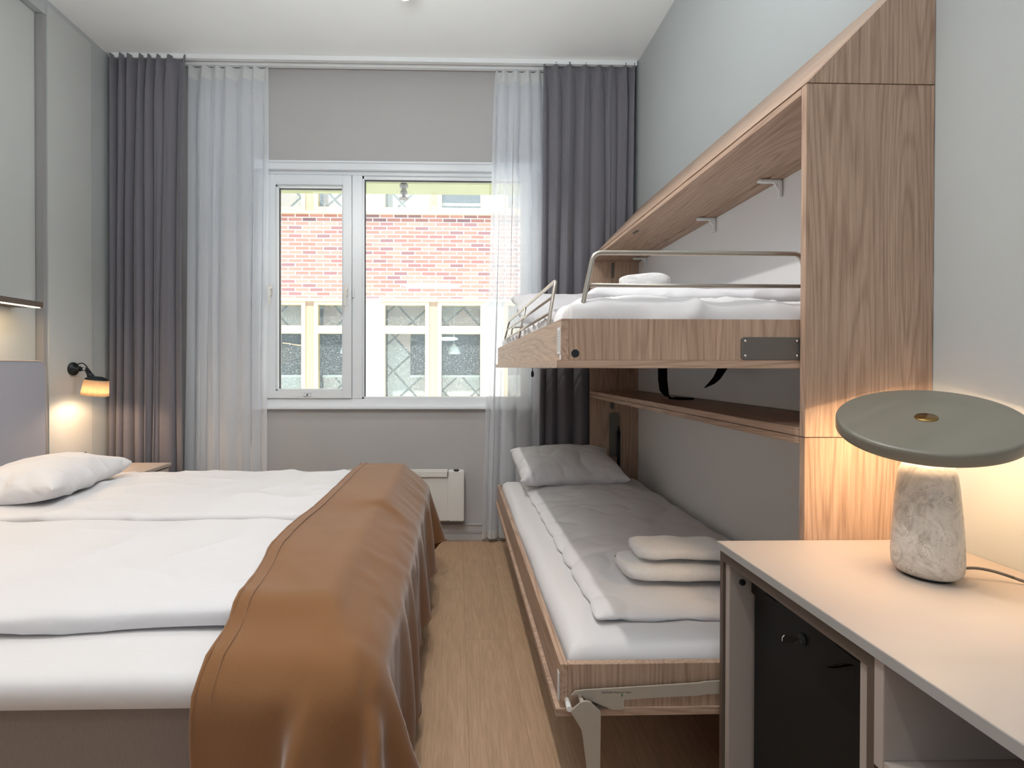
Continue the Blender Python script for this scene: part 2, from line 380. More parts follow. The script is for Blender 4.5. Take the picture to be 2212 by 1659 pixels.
def thing(name, label, cat, loc, group=None):
    o = bpy.data.objects.new(name, None); o.empty_display_size = .1; C.objects.link(o); o.location = loc
    o['label'] = label; o['category'] = cat
    if group: o['group'] = group
    return o
def tag(o, label, cat, group=None):
    o['label'] = label; o['category'] = cat
    if group: o['group'] = group
    return o
def struct(o): o['kind'] = 'structure'; return o
def lab(o, t): o['label'] = t; return o
def solidify(o, t, off=0):
    m = o.modifiers.new('thickness', 'SOLIDIFY'); m.thickness = t; m.offset = off; return o
def subd(o, n=1):
    m = o.modifiers.new('smooth', 'SUBSURF'); m.levels = n; m.render_levels = n; return o
def light(name, kind, loc, e, col=(1, 1, 1), parent=None, **k):
    d = bpy.data.lights.new(name, kind); d.energy = e; d.color = col
    for a, v in k.items(): setattr(d, a, v)
    o = bpy.data.objects.new(name, d); C.objects.link(o)
    o.location = Vector(loc)-(parent_origin(parent) if parent else Vector((0, 0, 0)))
    if parent: o.parent = parent
    return o
def unpack(nums):
    out = []; x = y = z = 0
    for i in range(0, len(nums), 3):
        x += nums[i]; y += nums[i+1]; z += nums[i+2]
        out.append((x/1000, y/1000, z/1000))
    return out
def shell_faces(n, m):
    idx = {}; c = 0
    for j in range(m):
        for i in range(n): idx[('t', i, j)] = c; c += 1
    for j in range(1, m-1):
        for i in range(1, n-1): idx[('b', i, j)] = c; c += 1
    g = lambda k, i, j: idx[('t', i, j)] if (i in (0, n-1) or j in (0, m-1)) else idx[(k, i, j)]
    fs = []
    for j in range(m-1):
        for i in range(n-1):
            fs.append((g('t', i, j), g('t', i+1, j), g('t', i+1, j+1), g('t', i, j+1)))
            fs.append((g('b', i, j), g('b', i, j+1), g('b', i+1, j+1), g('b', i+1, j)))
    return fs

def wrinkle(o, strength, size):
    t = bpy.data.textures.new('creases', 'MUSGRAVE'); t.musgrave_type = 'RIDGED_MULTIFRACTAL'; t.noise_scale = size; t.octaves = 2.5; t.dimension_max = 1.1; t.intensity = .5 if hasattr(t, 'intensity') else 1
    m = o.modifiers.new('creases', 'DISPLACE'); m.texture = t; m.strength = strength; m.mid_level = .5; m.texture_coords = 'LOCAL'

# cloth shapes: grid points of the settled cloth in millimetres, each relative to the one before
PACK = {}
PACK['pillow'] = (1634, [25, 35], [-224,-297,71,20,4,-1,16,5,-1,19,7,-1,21,-3,1,16,2,-1,21,3,-1,17,3,0,19,-5,1,19,6,-1,20,2,-1,19,-4,0,20,-2,-1,15,8,-2,19,-7,3,18,1,0,20,6,0,20,-2,1,17,-7,1,19,7,-2,13,-12,0,19,-4,1,20,2,1,15,-12,2,17,-3,1,-434,23,-1,15,-6,19,20,4,-1,16,3,-3,17,7,-2,21,-3,2,20,0,1,19,3,-1,17,5,0,19,-3,1,19,4,-3,18,-4,1,20,4,-2,17,6,-5,18,-6,6,
19,-3,2,17,4,0,17,-7,-1,21,7,-3,15,-9,3,17,-4,1,19,-4,2,18,-2,1,20,-5,0,14,1,-17,-421,19,-1,3,3,21,18,-4,9,18,4,2,18,-1,-2,18,6,0,19,-3,1,20,4,0,18,-2,0,19,3,-2,20,-1,1,18,0,-2,21,7,0,18,6,-6,16,-7,6,17,-5,2,18,-2,0,18,7,-4,19,-7,5,20,0,-1,15,-5,1,20,-2,-1,19,-1,-1,16,-1,-10,13,3,-18,-422,18,-1,7,2,20,17,-2,14,17,-1,7,18,-2,1,
19,1,2,17,1,-4,20,-1,4,22,1,-1,17,2,0,20,2,1,18,0,-2,20,4,-1,15,5,-8,19,-5,8,20,-3,2,17,-1,0,18,4,-4,17,-6,4,18,-3,-1,23,0,0,19,-1,-3,16,-2,-8,15,4,-12,12,1,-19,-420,18,-1,13,0,17,8,-3,17,17,-2,10,18,3,7,22,0,3,19,-3,-1,18,3,2,20,1,2,17,-1,-1,19,0,-1,21,3,1,18,0,-2,17,5,-7,20,-6,8,16,0,1,21,-2,0,18,4,-2,16,-5,2,21,-1,-3,
18,-1,-4,19,0,-6,17,4,-10,14,-1,-13,10,0,-20,-415,20,0,10,-2,20,16,-1,14,11,1,14,20,-1,7,17,0,4,18,0,3,20,-2,0,20,2,2,20,-2,0,17,1,0,21,4,1,19,-3,1,18,4,-5,18,-5,5,18,2,-2,18,-2,2,19,-1,1,19,0,-4,18,1,-4,21,1,-6,18,-1,-9,15,0,-10,12,3,-15,10,2,-19,-403,12,-2,4,5,20,10,-3,18,16,-1,10,16,-1,11,16,0,5,21,1,4,19,-1,2,17,1,2,21,0,1,
18,-1,1,18,0,2,22,1,-3,17,-1,6,18,2,-4,19,-3,0,22,2,0,16,-2,-2,21,2,-5,16,-1,-4,20,1,-6,15,2,-11,18,1,-11,10,-1,-14,8,3,-21,-402,15,0,14,1,17,10,-1,17,9,-1,16,17,-2,9,18,1,7,20,1,5,18,-1,2,18,-2,2,20,3,2,20,-1,2,19,-1,2,19,2,-2,19,-1,4,17,0,-2,18,-3,-2,20,0,-1,21,2,-4,18,-1,-4,19,1,-5,18,2,-7,15,-1,-8,10,-2,-16,14,3,-16,3,-2,-20,
-393,19,1,8,0,19,11,-1,16,16,3,13,14,-2,13,19,-1,8,17,-1,4,19,0,4,20,0,3,18,3,2,18,-3,1,21,0,2,19,2,3,17,-3,-1,20,0,-1,21,3,-2,20,-1,-3,18,2,-4,17,-2,-3,17,0,-6,18,0,-7,18,3,-12,13,-1,-14,6,2,-18,12,-4,-17,-396,19,-1,10,2,21,10,0,15,14,-3,15,17,2,9,14,1,9,21,-1,8,19,-1,4,17,-3,2,21,0,2,16,0,2,19,0,2,21,2,1,18,2,0,20,-3,-1,
19,2,-2,18,-2,-3,21,-1,-4,19,1,-5,15,1,-5,20,2,-9,15,1,-12,14,-1,-12,11,0,-17,3,0,-19,-388,16,-1,7,1,20,11,1,16,14,-1,13,15,0,13,14,-1,7,21,2,9,19,-1,4,17,-1,3,21,2,3,18,-2,2,20,-1,1,16,-1,0,20,2,0,18,1,-1,21,-2,-2,20,0,-3,17,1,-3,18,2,-5,21,1,-8,16,-3,-7,15,2,-11,12,1,-15,12,0,-15,6,-2,-21,-394,18,1,18,-1,16,6,4,16,13,0,18,13,-3,9,
18,0,10,18,-2,8,17,3,5,19,-3,4,21,2,2,19,-2,2,19,2,1,20,-1,1,17,-2,-1,22,4,-1,18,0,-2,19,-2,-2,17,-1,-4,21,2,-6,16,0,-7,17,2,-8,15,-1,-11,15,1,-15,8,-3,-17,10,2,-19,-391,19,-1,10,-2,20,14,3,14,7,0,15,16,0,12,16,0,11,17,-3,8,18,-1,6,18,0,3,20,1,2,22,0,3,15,-1,0,20,-1,1,20,2,0,19,1,-1,22,-3,-3,18,2,-2,16,1,-4,19,0,-5,17,1,-8,
18,-3,-10,17,1,-13,11,0,-11,14,-1,-18,11,4,-18,-399,15,0,12,1,19,9,-1,14,19,1,12,15,0,11,16,-2,12,16,3,12,18,-1,5,16,-2,3,22,0,3,16,-1,1,22,4,2,18,-1,0,19,-2,0,19,0,-2,19,0,-1,20,3,-3,19,-1,-5,18,-2,-7,17,2,-6,17,-1,-11,13,1,-12,15,2,-15,9,-2,-15,9,0,-18,-393,19,0,16,-2,19,8,2,15,14,0,16,13,-1,10,16,0,11,19,-2,7,17,2,6,18,-2,6,18,1,3,
22,1,2,20,1,0,18,-4,1,18,2,-1,19,-1,-1,21,-1,-1,18,0,-3,18,1,-4,19,1,-7,18,1,-8,16,1,-13,14,0,-10,12,-3,-13,12,4,-17,9,-3,-19,-387,17,0,8,2,17,12,0,19,10,-1,12,18,1,13,17,0,10,13,-1,9,18,1,6,20,1,5,21,-1,3,16,-1,2,19,2,1,22,0,0,20,-2,0,16,-2,-1,20,4,-2,17,-2,-2,20,-1,-4,20,1,-7,12,0,-12,15,1,-13,16,0,-13,16,0,-11,10,1,-15,9,0,-18,
-388,16,2,14,2,17,12,1,15,12,-2,15,11,-1,15,16,-1,9,19,2,8,18,0,7,18,1,4,17,0,3,20,0,2,20,1,1,20,-3,1,19,1,-1,18,0,-1,20,0,-2,17,0,-2,21,-2,-6,15,1,-8,17,-2,-6,16,2,-12,15,0,-12,10,1,-19,9,-1,-14,20,-2,-13,-395,20,-2,12,-1,21,11,0,13,14,3,16,14,-3,12,16,1,10,18,0,9,16,2,5,19,-2,6,20,1,2,18,1,2,20,-1,1,17,-1,1,20,2,-1,22,0,-1,
17,-3,-2,20,4,-3,16,0,-4,20,-2,-7,17,0,-9,15,-2,-10,15,-1,-16,12,3,-10,12,1,-17,10,-1,-19,-392,19,1,11,-1,18,14,-2,18,11,3,12,17,-2,12,14,2,12,17,-1,8,18,0,6,20,-1,6,16,1,2,22,-1,2,19,2,1,19,-1,0,17,1,0,20,1,-1,21,-2,-2,20,-1,-4,18,-1,-6,17,1,-5,16,-1,-8,16,2,-9,17,-3,-15,11,2,-13,10,-1,-16,9,3,-19,-384,15,0,8,2,20,10,1,15,13,-1,15,12,-1,11,
21,1,10,16,0,8,17,-1,9,19,1,5,17,0,2,21,2,2,17,-2,1,20,1,0,19,-2,-1,19,1,0,22,1,-3,17,-3,-2,20,2,-5,15,-1,-8,17,1,-8,19,-2,-10,14,1,-11,13,-1,-15,12,2,-16,7,1,-19,-388,18,1,13,0,17,12,1,14,14,-1,15,8,-2,14,17,1,11,19,-1,10,18,1,6,19,0,5,19,0,2,19,0,1,17,0,1,20,1,0,19,-1,0,21,2,-1,16,-2,-2,19,2,-3,22,-2,-5,16,-2,-6,17,1,-8,
15,2,-11,17,-3,-12,12,1,-14,11,-1,-16,12,-1,-18,-395,19,1,10,0,18,14,0,15,13,2,14,18,0,10,13,2,11,15,-1,12,19,-1,5,17,1,4,21,0,3,20,-1,2,17,3,0,22,-3,1,18,2,-1,21,1,-1,17,-4,-2,19,3,-3,21,-1,-5,16,-3,-5,17,0,-7,17,2,-9,11,0,-16,15,1,-14,13,0,-15,13,-1,-18,-399,17,2,12,1,17,14,-1,17,12,-1,14,15,3,12,14,-2,10,19,1,7,19,0,6,19,2,4,17,1,2,
21,-2,2,18,-1,1,19,2,0,22,0,-1,18,0,-1,18,-1,-1,21,-1,-3,16,2,-3,19,-2,-6,17,-1,-7,18,1,-11,13,-2,-11,10,2,-18,11,1,-17,11,-2,-16,-394,20,2,12,-1,20,12,1,15,13,-3,13,15,2,13,15,-1,9,18,3,7,19,0,6,18,0,4,23,-2,2,16,3,1,21,-3,2,20,0,0,19,3,-1,19,0,-1,18,-3,-1,21,0,-3,17,3,-4,20,-1,-5,15,-2,-7,16,1,-14,16,-1,-12,14,0,-10,10,-2,-17,10,3,-19,
-392,16,1,7,0,21,12,1,17,14,-2,14,15,4,11,16,-2,8,17,2,7,21,-1,5,19,1,4,18,-1,1,19,0,2,20,2,1,17,0,0,21,-2,0,18,0,-2,19,1,-1,21,-2,-3,19,2,-4,18,-3,-3,16,2,-10,17,-3,-8,15,3,-10,14,-1,-15,12,-3,-15,12,3,-20,-396,15,1,9,1,18,11,2,17,11,-1,16,14,0,10,16,1,7,18,1,8,21,0,5,20,1,2,17,-1,2,21,-1,2,17,3,1,19,0,1,22,-1,-1,18,-1,-2,
18,0,-1,20,1,-3,20,-2,-3,15,1,-4,20,-2,-6,18,0,-9,11,2,-12,14,-3,-18,10,1,-13,11,0,-17,-392,20,0,8,-1,20,9,-3,16,15,3,11,17,1,13,15,-1,11,19,1,6,18,2,1,18,-1,3,18,0,1,19,2,1,23,-3,3,18,3,0,19,-3,0,16,2,-3,19,1,-2,20,-3,-1,19,1,-3,21,1,-4,18,-3,-6,16,0,-7,17,-2,-12,13,1,-14,8,0,-16,15,1,-17,-397,18,0,5,0,19,10,0,15,14,1,14,16,0,14,
17,1,6,16,-2,4,21,2,2,19,-1,2,22,1,1,16,0,1,21,1,2,20,-2,-3,17,-1,3,20,2,-2,17,-2,-1,20,2,-2,20,0,-3,19,-2,-2,16,-1,-5,19,1,-8,18,0,-11,12,0,-10,11,-3,-16,9,0,-20,-402,20,0,11,1,20,11,0,14,16,0,12,11,1,14,18,-1,5,19,3,2,19,-1,3,22,-1,1,20,-1,1,16,2,1,19,-2,2,18,-2,-6,20,2,3,19,1,1,18,-1,-1,20,3,-2,19,-2,-1,21,0,-3,16,-1,-3,
18,0,-6,19,-1,-10,14,1,-11,13,-3,-16,6,0,-19,-399,20,-3,12,-1,19,9,3,17,6,-1,15,17,1,7,19,-1,4,20,0,3,20,2,0,21,-1,1,18,-1,1,19,-1,0,20,0,1,19,-2,-4,16,-4,-3,20,5,6,17,3,-2,20,-2,0,19,1,-1,18,0,-1,22,-1,-2,18,2,-5,18,-3,-8,13,0,-9,12,-1,-16,5,-1,-20,-407,18,-1,9,0,22,11,1,14,15,0,10,20,2,6,18,3,2,19,-4,2,20,3,-1,20,-1,0,20,-3,2,
18,-1,-1,18,0,0,18,-7,-8,19,4,2,19,3,3,20,2,0,15,0,1,21,-1,1,18,3,-2,20,1,0,18,-2,-2,20,2,-5,17,-4,-10,10,1,-14,-1,0,-21,-398,17,1,1,-3,21,15,1,13,17,2,6,20,1,4,17,-1,-1,19,0,2,20,0,-2,20,-2,1,20,-2,0,17,-1,-1,21,1,-3,16,-8,-7,18,4,1,17,1,5,20,3,2,20,2,0,19,-1,0,16,4,0,20,-1,2,20,3,-1,20,-1,-2,18,0,-6,6,-1,-16,10,-1,-19,
-419,14,0,11,2,21,16,3,9,21,-2,3,16,-3,-3,20,1,4,20,-3,-1,19,-3,-2,19,3,-1,19,-1,-1,19,-2,2,18,-1,-2,19,-3,-4,14,-8,-4,22,8,3,17,3,5,20,4,-1,19,1,1,19,-2,0,16,2,4,20,4,1,17,2,0,21,2,-4,15,-5,-8,11,-1,-21,-434,17,0,16,1,17,18,-2,1,19,-7,-3,17,4,3,20,-1,-2,20,-3,2,20,-3,-4,15,2,1,22,-5,-2,16,2,1,20,-1,0,19,-6,-5,19,2,0,17,-4,-4,
17,8,6,18,1,4,21,-1,-1,17,5,2,19,2,0,19,2,-1,20,-3,0,16,8,1,20,2,1,11,-4,-17,-435,16,1,17,0,-1,15,-12,-1,22,3,0,17,-2,-1,19,-8,0,19,3,-2,16,0,0,22,-1,-1,16,-4,-1,22,5,0,18,0,0,15,-8,-1,20,5,1,20,-5,-3,18,8,3,19,-1,1,18,-4,-1,20,4,2,18,6,1,18,0,0,17,-6,-1,19,7,2,16,8,1,20,3,2,-429,-582,-19,19,0,-2,20,2,-1,20,1,1,19,7,-1,
16,-2,1,19,0,-4,21,0,0,19,3,0,18,5,2,17,-7,-1,20,4,-1,17,-5,-1,20,0,0,19,6,1,21,-4,2,19,-2,1,15,5,-2,20,-6,2,21,4,0,14,-11,-1,17,-3,3,18,-2,4,-405,22,-6,14,-3,-10,18,-1,-3,22,0,-2,17,2,-3,20,-1,2,19,0,-1,19,2,-1,20,1,0,18,5,0,18,-5,-3,18,-2,-1,20,0,0,19,0,1,18,0,0,20,1,2,20,5,2,19,-6,-1,15,0,-1,20,-3,2,19,-1,2,19,3,6,
16,0,14,-406,21,-5,11,-3,-13,19,-2,-8,20,1,-3,17,-1,-2,19,0,-2,19,-2,-1,22,1,-3,19,-2,0,19,2,-2,16,-1,1,20,1,0,19,-2,1,21,2,-1,20,1,0,18,-1,1,17,-1,0,22,0,2,16,1,1,22,1,4,19,-2,6,17,2,9,10,4,12,-395,18,-1,7,-3,-17,15,-1,-9,20,-1,-3,19,0,-3,19,1,-2,18,-3,-1,22,2,0,19,1,0,16,-1,0,21,-2,0,20,1,0,19,0,0,19,2,0,18,-2,0,21,0,0,
20,1,0,19,1,0,16,-1,2,19,-1,3,18,3,5,17,0,9,9,1,17,-397,19,-4,17,-1,-13,10,-3,-11,20,-1,-5,19,0,-2,20,0,-1,21,2,0,16,0,0,22,-1,0,19,-1,0,19,2,0,16,-3,0,22,2,0,20,-2,0,19,4,0,18,-2,0,20,1,0,16,-2,0,23,1,1,16,-1,2,19,3,4,14,1,13,15,1,15,-400,17,-3,14,1,-16,14,-5,-10,19,1,-5,18,1,-1,19,-1,0,18,-1,0,22,1,0,17,-1,0,20,3,0,
18,-4,0,21,3,0,19,-2,0,18,0,0,21,2,0,18,-3,0,21,1,0,19,2,0,20,0,0,17,1,1,20,0,5,14,-2,10,11,5,15,-397,16,1,11,0,-16,17,-1,-12,19,-3,-4,19,1,0,17,2,0,19,0,0,18,-2,0,20,0,0,22,2,0,16,-2,0,19,2,0,22,-1,0,18,-1,0,18,0,0,20,2,0,20,-3,0,18,0,0,22,0,0,19,2,0,16,-2,4,18,1,12,6,4,15,-392,18,-1,9,-1,-16,14,-3,-10,22,1,-4,
19,-1,0,19,1,0,19,-2,0,18,2,0,18,0,0,19,1,0,21,-2,0,19,0,0,21,0,0,18,-1,0,19,3,0,17,1,0,21,-2,0,18,-1,0,20,-1,0,20,3,0,19,1,3,16,-2,13,1,1,19,-382,19,-2,5,-3,-20,15,1,-12,20,-1,-1,17,0,0,21,3,0,17,-2,0,20,-2,0,21,3,0,18,-3,0,19,3,0,19,0,0,17,-3,0,20,0,0,19,2,0,20,0,0,21,1,0,20,-1,0,19,-2,0,16,0,0,21,2,2,
13,2,11,8,0,21,-389,20,-2,7,-3,-18,15,0,-13,19,-2,-1,21,2,0,19,1,0,17,-4,0,21,1,0,19,2,0,19,-1,0,18,1,0,19,-2,0,21,1,0,20,0,0,19,0,0,19,2,0,17,0,0,21,-3,0,17,3,0,21,0,0,20,-2,1,14,0,14,6,1,16,-384,20,1,3,-1,-17,16,-3,-15,18,1,0,20,0,0,19,1,-1,17,0,1,22,-1,0,16,0,0,22,-1,0,18,2,0,18,-1,0,19,-1,0,18,0,0,23,1,0,
18,2,0,18,-2,-1,19,0,1,18,0,0,23,-1,0,18,1,0,11,3,15,12,-3,15,-390,21,0,11,0,-14,11,0,-16,19,-1,0,18,-2,0,19,0,0,18,0,0,20,2,0,20,-1,0,21,2,0,16,0,0,21,-4,0,20,2,0,18,-1,0,19,1,0,19,-1,0,22,-1,0,18,1,0,20,-1,0,16,3,0,19,-2,0,16,-1,13,10,2,17,-393,17,1,8,2,-17,15,-2,-13,19,-1,-1,19,0,0,21,2,0,19,0,0,19,-1,0,19,1,0,
18,-1,0,20,0,0,17,2,0,23,1,0,16,0,0,22,0,0,17,0,0,18,-4,0,20,4,0,20,-1,0,21,0,0,19,0,1,13,-1,10,6,1,18,-384,16,3,3,1,-19,16,1,-13,19,1,0,19,-2,0,17,-1,0,20,0,0,20,1,0,19,-1,0,20,0,0,21,3,0,17,-3,0,19,3,0,19,-1,0,20,-2,0,20,3,0,16,-1,0,20,-2,0,20,1,0,18,2,0,21,-2,0,15,-1,11,2,1,19,-382,19,0,3,-2,-17,18,1,-12,
17,0,-1,21,0,0,17,-1,0,22,1,0,19,0,0,17,-1,0,18,3,0,20,-3,0,21,0,0,16,0,0,20,3,0,21,0,0,18,0,0,19,0,0,21,0,0,19,-1,0,17,-1,0,22,2,0,14,0,11,5,-1,17,-387,18,4,5,-1,-19,16,-1,-12,18,1,-1,19,2,0,22,0,0,17,0,0,22,-3,0,17,3,0,19,-1,0,22,1,0,18,0,0,17,-1,0,22,1,0,17,-2,0,21,1,0,18,-2,0,21,3,0,18,-2,0,17,-1,0,
23,2,0,12,-2,10,7,1,18,-389,20,3,6,0,-18,17,-2,-13,17,0,0,20,2,0,18,-1,0,19,0,0,21,1,0,19,-2,0,21,1,0,17,1,0,21,-2,0,20,1,-2,18,1,2,20,-1,0,16,-2,0,20,1,0,22,1,0,15,1,0,23,-2,0,18,2,0,16,0,12,5,0,18,-385,19,-2,3,-3,-17,16,-1,-11,20,3,0,17,-2,0,22,2,0,16,-2,0,22,3,0,17,-4,0,19,2,0,21,2,0,19,-3,0,19,0,0,20,1,0,
19,2,0,19,-3,0,18,1,0,17,0,0,22,2,0,19,-1,0,20,-1,0,12,1,10,5,-2,19,-381,19,1,3,1,-20,16,1,-10,18,-1,0,21,0,0,18,-1,0,20,-1,0,16,2,0,22,1,0,18,-2,0,18,0,0,19,1,0,19,-2,0,19,3,0,19,-1,0,22,0,0,19,1,0,18,-1,0,21,-2,0,19,1,0,18,-1,0,16,1,13,4,1,17,-388,18,1,7,1,-20,15,0,-10,21,-1,-1,19,0,0,16,2,0,19,-1,0,19,1,0,
21,-1,0,19,-1,0,22,1,0,18,-1,0,20,2,0,19,-3,0,17,2,1,21,0,-1,17,0,0,20,-3,0,21,3,0,18,-1,0,19,1,0,16,-2,13,6,2,15,-389,17,4,7,-1,-21,13,0,-10,19,-1,-1,21,2,0,19,-1,0,17,2,0,22,0,0,17,-3,0,21,2,0,19,0,0,17,1,0,23,-2,0,17,2,0,21,-1,0,18,-1,0,18,0,0,21,3,0,20,-3,0,19,0,0,17,1,0,17,-2,12,5,0,17,-390,19,0,9,-1,-17,
15,1,-12,20,-1,0,18,3,0,20,-2,0,20,2,0,16,-1,0,22,0,0,17,0,0,22,0,0,17,-1,-1,19,3,1,18,-3,0,20,1,0,18,0,0,20,1,0,20,-1,0,17,-1,0,23,1,0,18,2,1,16,-3,12,2,0,18,-387,20,-3,8,-1,-14,14,-1,-13,20,0,-1,22,3,0,19,0,0,15,-2,0,23,-1,0,19,1,0,19,-1,0,18,3,0,20,-3,0,18,1,0,18,3,0,21,-3,0,17,2,0,22,-2,0,17,2,0,21,-1,0,
20,1,0,19,-3,1,15,-1,12,5,0,18,-389,22,-1,9,0,-17,13,0,-12,21,-2,-1,16,-1,0,21,3,0,20,-1,0,18,0,0,21,-2,0,19,3,0,16,0,0,19,-3,0,19,1,0,20,2,0,19,-3,0,21,3,0,20,-3,0,16,3,0,21,0,0,20,-2,0,20,0,2,15,2,12,6,-4,16,-391,20,2,11,0,-19,14,2,-12,16,-3,-1,21,4,0,17,-2,0,22,1,0,17,-1,0,22,-1,0,18,0,-1,17,-1,1,19,2,0,23,-1,0,
18,0,0,18,2,0,21,-2,0,17,0,0,20,2,0,21,-2,0,16,1,0,22,0,2,14,-1,11,4,0,18,-387,17,0,12,0,-13,10,1,-17,21,3,-1,19,-1,0,18,0,0,20,0,0,18,0,0,18,-2,0,20,0,0,18,0,0,23,0,0,19,1,0,17,-2,0,21,0,0,17,3,0,21,-2,0,20,1,0,16,2,0,22,-1,0,18,-2,3,16,-1,12,7,-1,18,-386,18,0,3,1,-18,16,2,-14,16,2,-1,20,-2,0,21,0,0,19,0,0,
18,2,0,18,0,0,22,-2,0,19,2,0,17,-3,0,21,2,0,18,1,0,20,0,0,21,-1,0,18,-1,0,19,2,0,20,0,0,16,0,0,20,-3,4,16,-1,12,5,1,17,-389,15,-2,8,2,-17,15,2,-11,20,2,-3,19,-2,0,18,1,0,22,1,0,18,0,0,20,0,0,17,0,0,19,0,0,20,-2,0,20,-1,0,20,1,-1,17,1,1,21,0,0,19,-1,0,16,2,0,20,-1,0,20,2,1,20,-4,4,14,0,12,11,1,17,-397,15,-5,
11,3,-15,15,0,-8,20,1,-4,18,0,-2,21,-2,0,16,1,0,23,1,0,18,0,-1,17,-2,1,20,4,0,19,-3,0,20,0,0,20,-1,0,17,3,0,20,-1,0,20,0,0,18,0,0,21,2,0,19,-3,2,18,2,4,11,-2,14,16,-2,14,-400,17,-3,10,0,-14,20,3,-9,17,0,-4,21,0,-2,20,1,-2,16,1,0,19,-2,0,21,1,0,20,-1,0,17,3,0,20,0,0,21,-3,0,17,1,0,21,0,0,17,0,0,20,1,0,21,-1,0,
19,0,2,17,1,2,18,-3,3,17,1,11,11,-3,16,-395,18,3,6,4,-19,19,0,-7,18,1,-2,18,1,-3,21,0,-2,19,-1,-2,17,0,0,21,-2,-2,18,0,0,20,1,0,19,2,0,20,-1,0,20,-2,0,16,1,1,22,0,0,19,-1,1,19,0,0,18,3,4,18,-3,1,18,0,4,21,-2,8,5,0,17,-401,14,-1,16,7,-14,16,0,-2,22,0,-2,18,-2,-1,20,-2,-2,19,-4,0,19,5,-2,19,0,-1,17,1,0,20,-1,-3,18,1,3,
20,-2,-3,18,1,1,19,1,2,20,1,2,19,-3,0,20,-4,4,17,4,-1,21,0,0,17,2,2,21,1,6,13,-6,9,-410,19,2,17,0,-2,19,-2,-1,18,-3,-2,20,-6,4,18,3,-2,20,2,-2,19,0,0,19,-1,-3,18,0,0,19,-1,2,18,-7,-2,21,6,1,19,2,0,17,0,-1,17,-6,3,19,5,0,21,1,1,18,1,-2,20,-2,4,17,6,-1,21,2,2,17,1,3])
